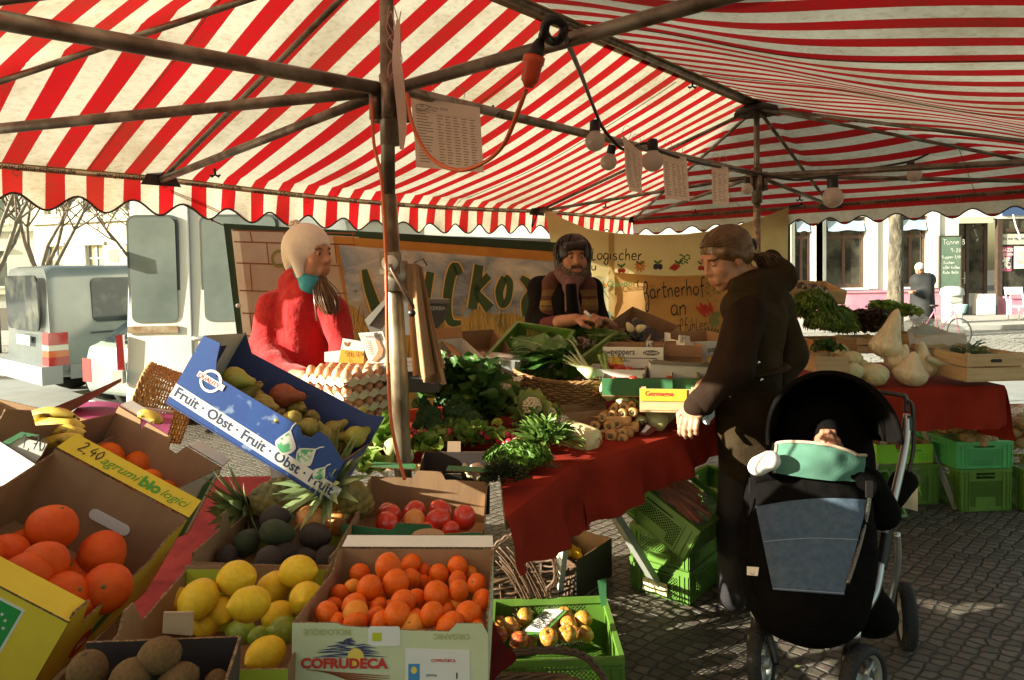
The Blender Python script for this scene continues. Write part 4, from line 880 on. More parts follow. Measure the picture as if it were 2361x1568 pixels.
MB().grid(lambda u,v_:at(1300+116*u,632+6*u+300*v_,YD+.01*sin(u*9)),12,10).build('emblem_panel',mat('pale_cloth',(.66,.62,.42),rough=.85,transl=.4),yb)
def ymat(px,py,rz=0):
 p=at(px,py,YD-.03);return Matrix.Translation(p)@Matrix.Rotation(radians(90),4,'X')@Matrix.Rotation(radians(rz),4,'Z')
pk=lambda v_:v_*YD/F
XS=Matrix.Scale(.66,4,(1,0,0))
hand('oekoLogischer',pk(27),.010,INK,yb,ymat(1306,597,-2)@Matrix.Scale(.86,4,(1,0,0)));hand('bau',pk(21),.009,INK,yb,ymat(1338,621,-4),adv=.58)
hand('Gärtnerhof',pk(38),.012,INK,yb,ymat(1483,690,4)@XS);hand('an',pk(42),.012,INK,yb,ymat(1546,727,1)@Matrix.Scale(.75,4,(1,0,0)));hand('beiLigen',pk(27),.008,INK,yb,ymat(1496,768,3)@XS);hand('PfühLen',pk(29),.008,INK,yb,ymat(1568,764,3)@Matrix.Scale(.55,4,(1,0,0)))
GP=mat('green_applique',(.07,.16,.03),rough=.8);RP=mat('red_applique',(.42,.04,.02),rough=.8);OP=mat('orange_applique',(.6,.22,.03),rough=.8);NP=mat('aubergine_applique',(.03,.03,.05),rough=.8)
def disc(mb,px,py,rx,ry,rot=0,off=0):mb.add([at(px+rx*cos(a)*cos(rot)-ry*sin(a)*sin(rot),py+rx*cos(a)*sin(rot)+ry*sin(a)*cos(rot),YD-.028-off)for a in[i*pi/7 for i in range(14)]],[tuple(range(14))])
for i,(px,py,m)in enumerate([(1433,620,RP),(1476,614,OP),(1517,612,NP),(1565,612,RP),(1618,614,RP),(1645,614,RP),(1667,612,OP)]):
 it=MB();g=MB()
 if i==1:
  for k in range(9):disc(it,px+8*cos(k*.7),py+8*sin(k*.7),6,2.5,k*.7)
 elif i==2:disc(it,px-5,py+3,6,7);disc(it,px+5,py+3,6,7)
 elif i==3:
  for k in range(3):disc(it,px-14+k*5,py+2+k*2,11,3,-.7)
  for k in range(14):disc(g,px+4+(k%5)*5,py-24+(k//5)*8+(k%3)*2,3,2,k)
 else:disc(it,px-4,py+4,5,5.5);disc(it,px+4,py+4,5,5.5)
 disc(g,px-5,py-8,6,2.5,.7);disc(g,px+5,py-9,6,2.5,-.7);disc(g,px,py-5,2,5)
 it.build('applique_fruit',m,yb,smooth=False);g.build('applique_leaf',GP,yb,smooth=False)
it,g=MB(),MB();rnd=random.Random(3)
for k in range(7):disc(it,1628+rnd.uniform(-14,16),708+rnd.uniform(-10,12),14,4,1.1+rnd.uniform(-.5,.5),k*.001)
for k in range(44):disc(g,1642+rnd.gauss(0,10),665+rnd.gauss(0,16),2.2,1.6,k,k*.0003)
for k in range(10):disc(g,1650+rnd.uniform(-10,10),735+rnd.uniform(-10,14),8,5,k,k*.0003)
it.build('applique_carrots',RP,yb,smooth=False);g.build('applique_greens',mat('olive_applique',(.17,.19,.06),rough=.8),yb,smooth=False)
it=MB();disc(it,1395,658,4.5,4.5);it.build('emblem_sun',OP,yb,smooth=False)
it=MB();it.ribbon([at(1368,668,YD-.03),at(1385,667,YD-.03),at(1400,661,YD-.03)],[.028,.02,.004],(0,-1,0));it.ribbon(cr([at(1338,640,YD-.03),at(1368,648,YD-.03),at(1392,670,YD-.03),at(1404,690,YD-.03)],5),.006,(0,-1,0));it.build('emblem_arc',GP,yb,smooth=False)
text('und Ökodorf',.075,GP,yb,ymat(1362,662,0),bold=.01)
it=MB();
for k in range(8):disc(it,1362+k*6,722+(k%3)*5,10,4,.2*k,k*.0004)
it.build('applique_meadow',mat('teal_applique',(.12,.2,.16),rough=.8),yb,smooth=False)
it=MB()
for k in range(16):disc(it,1640+16*cos(k*.4),770+9*sin(k*.4),9,2,k*.4,k*.0003)
it.build('applique_flower',mat('dark_applique',(.09,.08,.04),rough=.8),yb,smooth=False)
tie=MB();tie.tube([at(1240,462,5.8),at(1255,482,5.8)],.006,5);tie.tube([at(1820,476,5.75),at(1840,474,5.75),at(1850,470,5.7)],.012,5);tie.tube(cr([at(1236,470,5.8),at(1230,500,5.8),at(1226,525,5.8),at(1236,500,5.8),at(1242,470,5.8)],4),.006,5);tie.build('ties',BLACK,yb)
MB().box((0,0,0),(.025,.02,1.6),Matrix.Translation(at(1816,760,5.95))).build('post',BLACK,None,label='dark upright post at the right edge of the yellow cloth',cat='post')
# --- tables with dark red cloths
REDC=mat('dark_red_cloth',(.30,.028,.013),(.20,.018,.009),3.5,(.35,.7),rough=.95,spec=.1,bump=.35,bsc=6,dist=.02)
def table(name_l,poly,z,drops,tl,hem=None,legs=()):
 t=thing('trestle_table',tl,'table',(poly[0][0],poly[0][1],0),group='trestle tables of the stall')
 mb=MB();mb.prism(poly,.03,Matrix.Translation((0,0,z-.006)),0);mb.build('tabletop',WOOD,t,smooth=False)
 for(x,y,x2,y2)in legs:
  mb=MB();mb.bar((x,y,0),(x2,y2,z-.04),.035,.035);mb.build('leg',mat('aluminium_leg',(.55,.55,.5),rough=.4,metal=.4),t,smooth=False)
 n=len(poly);mb=MB();mb.add([(x,y,z)for x,y in poly],[tuple(range(n))])
 cx_=sum(p[0]for p in poly)/n;cy_=sum(p[1]for p in poly)/n
 for i,dr in enumerate(drops):
  if not dr:continue
  a,b_=V((*poly[i],z)),V((*poly[(i+1)%n],z));d=b_-a;o_=V((d.y,-d.x,0)).normalized()
  if o_.dot(V((a.x-cx_,a.y-cy_,0)))<0:o_=-o_
  L_=d.length;k=max(6,int(L_/.03))
  def fn(u,v_,a=a,d=d,o_=o_,dr=dr,L_=L_,i=i):
   dd=dr[0]+(dr[1]-dr[0])*u;s=u*L_;f_=.022*sin(s*17+i)+.014*sin(s*41+2*i)+.02*noise.noise(V((s*3,i,v_*2)))
   r_=min(1,v_*8);return a+d*u+o_*(.012*sin(r_*pi/2)+f_*v_*1.1+.035*v_)+V((0,0,-.008*(1-cos(r_*pi/2))-dd*v_))
  mb.grid(fn,k,12)
 c=mb.build('tablecloth',REDC,None,origin=(poly[0][0],poly[0][1],z),label=tl.replace('trestle table','dark red cloth spread over the table')[:90]if False else None)
 return t,c
TZ=.88
e0,e1,e2_,e3=(-.03,1.91),(.2255,2.453),(.894,3.038),(1.23,3.31)
t1,c1=table('main',[(-.95,2.62),(-.35,2.50),(-.055,2.45),e0,e1,e2_,e3,(.95,4.25),(-.95,3.25)],TZ,[None,None,None,(.15,.23),(.23,.12),(.12,.14),(.2,.2),None,None],'long trestle table carrying the vegetables',legs=[(.71,3.28,.25,2.80),(.15,2.9,.25,2.80),(.2,3.2,.2,3.2),(-.6,3.1,-.6,3.1),(.8,3.9,.8,3.9)])
tag(c1,'dark red cloth hanging in folds over the vegetable table','tablecloth')
t2,c2=table('right',[(1.62,4.03),(2.98,4.12),(2.92,5.2),(1.55,5.1)],.84,[(.24,.24),(.34,.34),None,None],'second trestle table, carrying the cabbages on the right',legs=[(2.2,4.3,2.75,4.75),(2.85,4.35,2.75,4.8),(1.7,4.3,1.7,4.3)])
tag(c2,'dark red cloth on the cabbage table at the right','tablecloth')
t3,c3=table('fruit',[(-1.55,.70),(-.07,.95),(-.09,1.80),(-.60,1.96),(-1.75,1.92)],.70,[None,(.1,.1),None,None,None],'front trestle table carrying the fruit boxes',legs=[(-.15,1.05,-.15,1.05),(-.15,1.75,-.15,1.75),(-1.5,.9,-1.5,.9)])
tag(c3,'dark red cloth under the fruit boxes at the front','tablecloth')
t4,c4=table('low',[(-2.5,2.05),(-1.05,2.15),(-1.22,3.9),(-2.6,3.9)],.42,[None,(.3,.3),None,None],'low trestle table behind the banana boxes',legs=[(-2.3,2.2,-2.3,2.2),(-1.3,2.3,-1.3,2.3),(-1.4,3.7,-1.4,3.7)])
tag(c4,'red cloth, darkened in place of shade, on the low table behind the banana boxes','tablecloth')
for c_ in(c3,c4):c_.data.materials[0]=mat('shaded_red_cloth',(.10,.012,.010),(.07,.008,.008),5,rough=1,spec=.03,bump=.3,bsc=9,dist=.02)  # copy of the red cloth, darkened in place of shade between the boxes
nb=thing('shade_tarpaulin','unseen green tarpaulin wall added to shade the front boxes','tarpaulin',(-2.9,-.9,0))  # unseen wall added to keep sun off the front boxes and ground
MB().grid(lambda u,v_:(-2.8+.20*u,-2.6+3.80*u+.02*sin(v_*9),2.25*v_),12,8).build('tarpaulin',mat('green_shade_tarpaulin',(.05,.12,.05),rough=.6),nb)  # sheet of the added, unseen shade wall
for q in(0,1):MB().tube([(-2.8+.2*q,-2.6+3.80*q,0),(-2.8+.2*q,-2.6+3.80*q,2.3)],.02,8).build('pole',GALV,nb)  # poles of the added, unseen shade wall
# --- cardboard boxes
def cbox(label,M,dims,outer=CARD,inner=CARD,th=.004,prof={},lips=(),group='cardboard fruit boxes on display',cat='box',name='cardboard_box',inner_for={},taper=0):
 """prof: side -> list of (t 0..1, extra height); side f,b,l,r. lips: (side, t0, t1, width, angle deg out of vertical, mat)"""
 w_,l,h=dims;t=thing(name,label,cat,M=M,group=group)
 MB().box((-w_/2,-l/2,0),(w_/2,l/2,th)).build('bottom_panel',inner,t,local=True,smooth=False)
 S={'f':(V((-w_/2,-l/2,0)),V((1,0,0)),w_,V((0,-1,0))),'b':(V((w_/2,l/2,0)),V((-1,0,0)),w_,V((0,1,0))),'l':(V((-w_/2,l/2-.004,0)),V((0,-1,0)),l-.008,V((-1,0,0))),'r':(V((w_/2,-l/2+.004,0)),V((0,1,0)),l-.008,V((1,0,0)))}
 nm={'f':'front_panel','b':'back_panel','l':'side_panel','r':'side_panel'};P={}
 for k,(o_,dx,L_,nn)in S.items():
  if prof.get(k,1)is None:continue
  pr=prof.get(k)or[(0,0),(1,0)]
  poly=[(0,th+.001)]+[(L_,th+.001)]+[(t_*L_,h+e)for t_,e in reversed(pr)]
  M2=Matrix(((dx.x,0,nn.x,o_.x),(dx.y,0,nn.y,o_.y),(0,1,0,0),(0,0,0,1)))
  P[k]=MB().prism(poly,th,M2,0,1,2).build(nm[k],[outer if not isinstance(outer,dict)else outer.get(k,CARD),CARDE,inner_for.get(k,inner)],t,local=True,smooth=False);P[k+'M']=M@M2
 for(k,ta,tb,wd,ang,mt)in lips:
  o_,dx,L_,nn=S[k];a=radians(ang);e=0
  for q,x in(prof.get(k)or[]):
   e=max(e,x)
  up_=V((0,0,1))*cos(a)+nn*sin(a);nr=nn*cos(a)-V((0,0,1))*sin(a)
  b0=o_+V((0,0,h+e+.001))+nn*.001
  M2=Matrix(((dx.x,up_.x,nr.x,b0.x),(dx.y,up_.y,nr.y,b0.y),(dx.z,up_.z,nr.z,b0.z),(0,0,0,1)))
  P['lip'+k]=MB().prism([(ta*L_,0),(tb*L_,0),(tb*L_-.004,wd),(ta*L_+.004,wd)],th,M2,0,1,2).build('flap',[mt,CARDE,mt],t,local=True,smooth=False);P['lipM'+k]=M@M2
 P['t']=t;P['M']=M;P['dims']=dims;return P
def riser(label,M,dims,gap=.0):
 """the upturned crate a raised box rests on"""
 pass
YELB=mat('yellow_print_card',(.78,.60,.04),(.72,.54,.035),10,rough=.6,bump=.2,bsc=120)
GRNB=mat('green_print_card',(.05,.19,.07),(.04,.15,.055),12,rough=.55,bump=.2,bsc=120)
BLUB=mat('blue_print_card',(.022,.075,.28),(.018,.06,.24),12,rough=.5,c3=(.2,.28,.45),sc3=28)
WHTB=mat('white_print_card',(.74,.74,.66),(.68,.68,.60),10,rough=.6,bump=.15,bsc=120)
PALG=mat('pale_green_print_card',(.62,.66,.42),(.56,.60,.36),10,rough=.6,bump=.15,bsc=120)
LIME=mat('lime_print_card',(.42,.50,.03),(.38,.45,.03),10,rough=.6)
BLKB=mat('black_print_card',(.02,.016,.014),rough=.5)
GINK=mat('green_print_ink',(.08,.33,.03),rough=.6);RINK=mat('red_print_ink',(.55,.04,.03),rough=.6);NAVY=mat('navy_print_ink',(.03,.05,.12),rough=.6);YINK=mat('yellow_print_ink',(.8,.6,.1),rough=.6)
# --- big orange box
B1=cbox('yellow printed box tipped to the right with the largest oranges, front left corner',pose((-.99,1.325,.945),3.5,-1.5,30.8),(.34,.455,.17),{'f':YELB,'r':YELB,'b':YELB,'l':YELB},prof={'b':[(0,.0),(.0,.02),(1,.02)],'r':[(0,.015),(.10,.015),(.16,-.045),(.70,-.035),(.80,.01),(1,.02)],'l':[(0,.01),(.3,-.03),(.7,-.03),(1,.01)],'f':[(0,0),(1,0)]},lips=[('b',0,1,.055,62,YELB),('f',0,1,.052,-80,YELB)])
MB().prism(rpoly(.10,.09,.20,.115,.012),.002,B1['bM']@Matrix.Translation((0,0,-.0055)),0).build('hand_hole',WHITE,B1['b'],smooth=False)
LM=B1['lipMb']@Matrix.Translation((.34,0,-.0050))@Matrix.Rotation(pi,4,'Y')
hand('2,40',.030,.0026,INK,B1['lipb'],LM@Matrix.Translation((.035,.018,0)),adv=.55)
text('agrumi',.034,GINK,B1['lipb'],LM@Matrix.Translation((.095,.016,0)),shear=.35);text('bio',.040,GINK,B1['lipb'],LM@Matrix.Translation((.196,.014,0)),bold=.045);text('logici',.032,GINK,B1['lipb'],LM@Matrix.Translation((.250,.016,0)),shear=.35)
MB().prism(rpoly(.135,.02,.215,.060,.008),.004,B1['lipMb']@Matrix.Translation((0,.0,.0075)),0,1).build('tab',[CARD,CARDE],B1['t'],smooth=False)
FM=B1['fM']
lg=MB().prism([(0,0),(.075,0),(.075,.075),(0,.075)],.0005,FM@Matrix.Translation((.19,.075,.001)),0).build('leaf_logo',mat('organic_green',(.02,.30,.06),rough=.5),B1['f'],smooth=False)
MB().prism([(-.004,-.004),(.079,-.004),(.079,.079),(-.004,.079)],.0004,FM@Matrix.Translation((.19,.075,.0006)),0).build('logo_border',WHITE,B1['f'],smooth=False)
mb=MB()
for k in range(12):
 a=k*pi/6;c=FM@V((.2275+.026*cos(a),.1125+.018*sin(a)+.004*sin(2*a),.0016));nrm=(FM.to_3x3()@V((0,0,1)));ex=FM.to_3x3()@V((1,0,0));ey=FM.to_3x3()@V((0,1,0))
 mb.add([c+(ex*cos(b_)+ey*sin(b_))*(.0038 if q%2==0 else .0016)for q,b_ in enumerate([i*pi/5 for i in range(10)])],[tuple(range(10))])
mb.ribbon([FM@V((x,y,.0016))for x,y in((.197,.100),(.215,.108),(.235,.110))],.0015,nrm);mb.build('logo_stars',WHITE,B1['f'],smooth=False)
MB().prism([(.035*cos(i*pi/12),.03*sin(i*pi/12))for i in range(24)],.0005,FM@Matrix.Translation((.235,.03,.001)),0).build('round_mark',mat('organic_green',(0,0,0)),B1['f'],smooth=False)
text('EURO',.022,WHITE,B1['f'],FM@Matrix.Translation((.208,.024,.0015)),bold=.02,shear=.3)
RM=B1['rM']
MB().prism([(0,-.004),(.10,.028),(.11,.05),(.05,.05),(.01,.03)],.0005,RM@Matrix.Translation((.16,.035,.001)),0).build('green_swoosh',mat('swoosh_green',(.03,.2,.06),rough=.5),B1['r'],smooth=False)
MB().prism([(.03*cos(i*pi/10),.026*sin(i*pi/10))for i in range(20)],.0005,RM@Matrix.Translation((.14,.045,.0014)),0).build('red_badge',RINK,B1['r'],smooth=False)
text('BIO',.018,WHITE,B1['r'],RM@Matrix.Translation((.124,.04,.0018)),bold=.02)
# --- second orange box
B2=cbox('green and white box tipped to the right with smaller oranges behind the yellow one',pose((-1.15,1.80,.955),-8.9,-10.4,26),(.39,.40,.19),{'b':WHTB,'r':WHTB,'f':WHTB,'l':WHTB},prof={'b':[(0,.02),(.34,.02),(.38,-.012),(.46,-.012),(.48,.022),(.72,.022),(.74,-.008),(.78,.02),(1,.02)],'r':[(0,0),(.5,-.03),(1,.02)],'l':[(0,.0),(.4,-.03),(.7,-.03),(.8,.015),(1,.02)],'f':[(0,-.05),(1,-.05)]},lips=[('b',0,.33,.035,60,WHTB),('b',.70,1,.035,60,WHTB)])
for k in range(5):MB().prism([(0,0),(.36,.0),(.36,.006),(0,.006)],.0005,B2['rM']@Matrix.Translation((.005,.03+k*.014,.001)),0).build('green_stripe',mat('stripe_green',(.32,.50,.05),rough=.6),B2['r'],smooth=False)
MB().prism([(.34,.0),(.372,.0),(.372,.19),(.34,.16)],.0005,B2['rM']@Matrix.Translation((0,0,.0016)),0).build('green_edge',GRNB,B2['r'],smooth=False)
# --- AL-AR box at the left edge, bananas and open carton flaps
B3=cbox('open green edged banana carton at the far left marked 1,70',pose((-1.46,1.95,1.0),-8,10,12),(.46,.36,.14),{'f':WHTB,'r':CARD},prof={'f':[(0,.0),(.6,.0),(.74,.06),(1,.06)],'b':[(0,0),(1,0)],'r':[(0,.05),(.3,.05),(.4,.0),(1,0)]})
p=at(8,1082,1.62);
cd=thing('price_box_end','white and green box end marked 1,70 at the left edge','box',tuple(p))
slab('end_panel',[(-40,1060),(45,1008),(108,1024),(95,1050),(60,1090),(-40,1140)],1.66,.004,WHTB,cd);slab('green_edge',[(-40,1044),(48,996),(90,1004),(44,1010),(-40,1062)],1.655,.004,GRNB,cd)
hand('1,70',.034,.003,INK,cd,Matrix.Translation(at(46,1032,1.652))@Matrix.Rotation(radians(90),4,'X')@Matrix.Rotation(radians(-10),4,'Z'),adv=.5)
text('AL-ART',.022,INK,cd,Matrix.Translation(at(8,1064,1.652))@Matrix.Rotation(radians(90),4,'X')@Matrix.Rotation(radians(-14),4,'Z'),bold=.01)
text('C/ EL ALTO',.013,INK,cd,Matrix.Translation(at(6,1082,1.652))@Matrix.Rotation(radians(90),4,'X')@Matrix.Rotation(radians(-18),4,'Z'));text('04410 EJIDO',.013,INK,cd,Matrix.Translation(at(4,1098,1.652))@Matrix.Rotation(radians(90),4,'X')@Matrix.Rotation(radians(-20),4,'Z'))
fl=thing('carton_flap','big loose cardboard flap sticking up at the left behind the bananas','carton',tuple(at(100,1000,2.2)))
MB().grid(lambda u,v_:at(-60+340*u,1000-128*u**1.2+(60-52*u)*v_,2.05+.35*u+.10*v_),12,4,0).build('flap',CARD,fl)
PUR=mat('purple_print_card',(.30,.03,.13),(.55,.42,.36),2.5,(.60,.63),rough=.6)
pc=thing('banana_carton','flat purple printed banana carton lying behind the bananas','carton',tuple(at(250,980,2.15)))
P4=[at(195,925,2.5),at(400,950,2.6),at(385,1000,2.1),at(100,1010,2.0)]
MB().grid(lambda u,v_:quadplane(P4)(u,v_)+V((0,0,.01*sin(u*5))),8,4).build('lid',PUR,pc)
MB().tube([P4[0],P4[1]],.006,5).build('white_edge',WHITE,pc)
# --- pear box
B4=cbox('tilted blue pear box lettered Fruit Obst',pose((-.70,1.885,1.115),-3.5,-3.8,30.5),(.49,.24,.165),{'f':BLUB,'r':BLUB,'l':BLUB,'b':BLUB},inner=mat('blue_lining',(.035,.06,.20),(.03,.05,.16),6,rough=.6),prof={'f':[(0,.04),(.10,.045),(.13,.0),(.17,-.035),(.70,-.035),(.735,-.05),(.78,-.045),(.80,-.02),(.86,-.02),(1,-.055)],'l':[(0,.04),(1,.04)],'b':[(0,.04),(.1,.02),(.9,.0),(1,.045)],'r':[(0,-.05),(1,-.05)]},inner_for={'l':WHTB})
MB().prism([(0,.0),(.10,.0),(.10,.16),(0,.16)],.0005,B4['lM']@Matrix.Translation((.08,.01,-.0046)),0).build('blue_stripe',mat('blue_lining',(0,0,0)),B4['l'],smooth=False)
FM=B4['fM']
MB().prism([(.0,.022),(.52,.010),(.52,.048),(.0,.060)],.0005,FM@Matrix.Translation((0,0,.0008)),0).build('white_band',WHITE,B4['f'],smooth=False)
text('Fruit · Obst · Fruit · Obst · Fruit',.037,NAVY,B4['f'],FM@Matrix.Translation((.008,.030,.0011))@Matrix.Rotation(radians(-1.3),4,'Z')@Matrix.Scale(1.02,4,(1,0,0)),bold=.022)
mb=MB()
for k in range(25):pass
c0_=FM@V((.078,.112,.0012));ex=FM.to_3x3()@V((1,0,0));ey=FM.to_3x3()@V((0,1,0));ez=FM.to_3x3()@V((0,0,1))
mb.ribbon([c0_+(ex*cos(a)+ey*sin(a))*.027 for a in[i*pi/14 for i in range(29)]],.007,ez);qr=mb.build('ring_mark',WHITE,B4['f'],smooth=False)
MB().prism([(-.040,-.007),(.040,-.007),(.040,.009),(-.040,.009)],.0004,FM@Matrix.Translation((.078,.112,.0019)),0).build('mark_band',WHITE,qr,smooth=False)
text('QUALITY',.016,RINK,qr,FM@Matrix.Translation((.040,.106,.0022)),bold=.01,spacing=.98)
def pearlogo(x,y,s,rot):
 R_=FM@Matrix.Translation((x,y,0))@Matrix.Rotation(radians(rot),4,'Z')
 out=[(s*(.5+.12*cos(2*a))*cos(a)*(1 if sin(a)<0 else(1-.55*sin(a))),s*.62*sin(a)+(s*.22 if sin(a)>0 else 0)*sin(a))for a in[i*pi/16 for i in range(32)]]
 w_=MB().prism(out,.0004,R_@Matrix.Translation((0,0,.0016)),0).build('pear_mark',WHITE,B4['f'],smooth=False)
 MB().prism([(p_[0]*.8-s*.05,p_[1]*.8)for p_ in out],.0004,R_@Matrix.Translation((0,0,.0021)),0).build('pear_fill',mat('pear_green_print',(.10,.42,.18),(.75,.8,.7),30,(.5,.56),rough=.6),w_,smooth=False)
 MB().ribbon([R_@V((0,s*.8,.002)),R_@V((s*.05,s*1.1,.002)),R_@V((s*.18,s*1.35,.002))],.003,ez).build('stem_print',WHITE,w_,smooth=False)
pearlogo(.335,.072,.046,12);pearlogo(.395,.070,.042,-25);pearlogo(.45,.05,.03,-10)
# --- avocado box, lemon box, kiwi box
B5=cbox('brown box of avocados with a lime green inner flap marked 1,60',pose((-.58,1.67,.805),2.8,-2.9,4.1),(.30,.40,.15),CARD,prof={'b':[(0,.0),(.28,.0),(.32,-.045),(.64,-.045),(.68,.0),(1,0)],'l':[(0,-.02),(.42,-.02),(.46,.0),(.52,.035),(.58,.035),(.62,0),(1,0)],'r':[(0,0),(.2,-.01),(1,0)],'f':[(0,-.02),(1,-.02)]})
for x0,x1 in((.008,.082),(.215,.288)):MB().prism([(x0,.02),(x1,.02),(x1,.148),(x0,.148)],.0006,B5['bM']@Matrix.Translation((0,0,-.0046)),0).build('lime_patch',LIME,B5['b'],smooth=False)
p=at(588,1168,1.855);hand('1,60',.026,.0022,INK,B5['b'],Matrix.Translation(p)@Matrix.Rotation(radians(90),4,'X'),adv=.5)
B6=cbox('brown box of lemons with lime green inside corners',pose((-.522,1.193,.83),5.1,-1.9,3.0),(.30,.40,.155),{'f':LIME,'b':CARD,'l':CARD,'r':CARD},prof={'b':[(0,.0),(.32,.0),(.36,-.03),(.72,-.03),(.76,0),(1,0)],'l':[(0,-.01),(.5,-.02),(.6,.03),(.68,.03),(.72,0),(1,.0)],'r':[(0,0),(.75,-.01),(.8,.02),(1,.01)],'f':[(0,.0),(1,0)]})
for x0,x1 in((.004,.09),(.205,.295)):MB().prism([(x0,.02),(x1,.02),(x1,.148),(x0,.148)],.0006,B6['bM']@Matrix.Translation((0,0,-.0046)),0).build('lime_patch',LIME,B6['b'],smooth=False)
B7=cbox('dark walled box of kiwis nearest the viewer',pose((-.500,.862,.915),11.4,4,4.9),(.208,.25,.13),CARDD,CARDD,prof={'b':[(0,0),(1,0)],'l':[(0,-.03),(.3,-.03),(.55,.0),(1,0)]})
slab('tape_tab',[(377,1412),(445,1412),(443,1466),(374,1460)],.955,.003,mat('parcel_tape',(.42,.29,.18),rough=.35),B7['t'])
# --- clementine box
B8=cbox('pale green clementine box with red and blue print on its front',pose((-.2045,1.221,.887),0,-2.1,1.1,.82),(.38,.39,.16),{'f':PALG,'b':CARD,'l':PALG,'r':PALG},prof={'f':[(0,.0),(.22,.0),(.27,-.006),(.60,-.014),(.80,-.016),(.84,.0),(.97,.0),(1,-.02)],'b':[(0,0),(1,0)],'l':[(0,-.0),(.12,.01),(.25,-.02),(1,0)],'r':[(0,0),(.1,.01),(.2,-.01),(1,0)]},lips=[('b',0,1,.045,72,WHTB)])
MB().prism([(.15+.042*cos(i*pi/8),.004+.026*sin(i*pi/8))for i in range(9)],.004,B8['lipMb']@Matrix.Translation((.02,.045,.001)),0,1).build('tab',[CARD,CARDE],B8['t'],smooth=False)
FM=B8['fM'];ez=FM.to_3x3()@V((0,0,1))
mb=MB();rnd=random.Random(1)
for k in range(34):
 y=.094+.036*(k/34);hw=.062*(1-(k/34))**.8+.006;x=.115+rnd.uniform(-hw,hw)*.8;mb.ribbon([FM@V((x-hw*.5,y,.0012)),FM@V((x,y+.002,.0012)),FM@V((x+hw*.5,y,.0012))],[.0004,.0022,.0004],ez)
mb.build('mountain_print',mat('violet_print',(.06,.06,.16),rough=.6),B8['f'],smooth=False)
MB().prism([(.016*cos(i*pi/10),.018*sin(i*pi/10))for i in range(20)],.0004,FM@Matrix.Translation((.124,.094,.0016)),0).build('sun_print',YINK,B8['f'],smooth=False)
text('COFRUDECA',.026,RINK,B8['f'],FM@Matrix.Translation((.018,.074,.0022))@Matrix.Scale(1.08,4,(1,0,0)),bold=.045)
mb=MB()
for k in range(7):mb.ribbon([FM@V((.03+k*.012,.070-k*.001,.0014)),FM@V((.09+k*.006,.064-k*.004,.0014)),FM@V((.19,.058-k*.0045,.0014))],[.001,.0032,.001],ez)
mb.build('field_print',mat('brown_print',(.3,.1,.04),rough=.6),B8['f'],smooth=False)
lb=MB().prism([(0,0),(.125,0),(.125,.082),(0,.086)],.0006,FM@Matrix.Translation((.220,.026,.0010)),0).build('label',WHITE,B8['f'],smooth=False)
L2=FM@Matrix.Translation((.220,.026,.0014))
MB().prism([(0,0),(.022,0),(.022,.034),(0,.034)],.0004,L2@Matrix.Translation((.006,.022,0)),0).build('label_picture',mat('label_blue',(.06,.25,.5),rough=.6),lb,smooth=False)
MB().prism([(.006*cos(i*pi/6),.007*sin(i*pi/6))for i in range(12)],.0003,L2@Matrix.Translation((.017,.044,.0004)),0).build('label_sun',YINK,lb,smooth=False)
text('CLEMENTINE BIO',.0085,INK,lb,L2@Matrix.Translation((.050,.016,.0002)),spacing=1.1);text('HERNANDINA',.0085,INK,lb,L2@Matrix.Translation((.050,.006,.0002)));text('I',.016,INK,lb,L2@Matrix.Translation((.098,.028,.0002)),bold=.03);text('ESPAÑA',.006,INK,lb,L2@Matrix.Translation((.04,.032,.0002)));text('COFRUDECA',.008,RINK,lb,L2@Matrix.Translation((.05,.060,.0002)),bold=.03)
s2=MB().prism(rpoly(0,0,.062,.038,.006),.0005,FM@Matrix.Translation((.148,.116,.001)),0).build('label',WHITE,B8['f'],smooth=False)
MB().prism([(0,0),(.018,0),(.018,.016),(0,.016)],.0004,FM@Matrix.Translation((.156,.126,.0016)),0).build('label_picture',mat('lime_ink',(.5,.55,.02),rough=.6),s2,smooth=False)
PALEI=mat('pale_olive_ink',(.45,.46,.2),rough=.7)
text('BIOLOGIQUE',.0155,PALEI,B8['f'],FM@Matrix.Translation((.115,.148,.001))@Matrix.Rotation(pi,4,'Z'),bold=.03);text('ORGANIC',.0155,PALEI,B8['f'],FM@Matrix.Translation((.345,.140,.001))@Matrix.Rotation(pi,4,'Z'),bold=.03)
LM=B8['lipMb']@Matrix.Translation((.38,.042,.0006))@Matrix.Rotation(pi,4,'Z')
# --- tomato red oranges box and ginger box
B9=cbox('dark green box with red blood oranges',pose((-.278,1.945,.79),.6,1.2,3.9),(.37,.385,.135),{'f':GRNB,'r':GRNB,'l':GRNB,'b':GRNB},prof={'b':[(0,0),(.36,.0),(.40,.025),(.60,.025),(.64,0),(1,0)],'f':[(0,.0),(.35,-.012),(.39,.008),(.62,.008),(.66,-.018),(.97,-.006),(1,-.02)],'l':[(0,0),(.5,-.02),(1,0)],'r':[(0,-.0),(.3,-.02),(.8,-.01),(1,0)]},lips=[('b',0,.36,.03,78,GRNB),('b',.62,1,.03,78,GRNB)])
B10=cbox('small black walled box holding ginger',pose((-.205,2.30,.80),2,2,1.5),(.235,.24,.135),BLKB,CARDD,prof={'f':[(0,-.01),(.36,-.01),(.4,.0),(.6,.0),(.64,-.04),(1,-.04)],'l':[(0,0),(.3,0),(.4,.0),(1,0)]})
slab('tape_tab',[(1032,1018),(1062,1018),(1062,1042),(1031,1042)],2.412,.003,mat('parcel_tape',(0,0,0)),B10['t'])
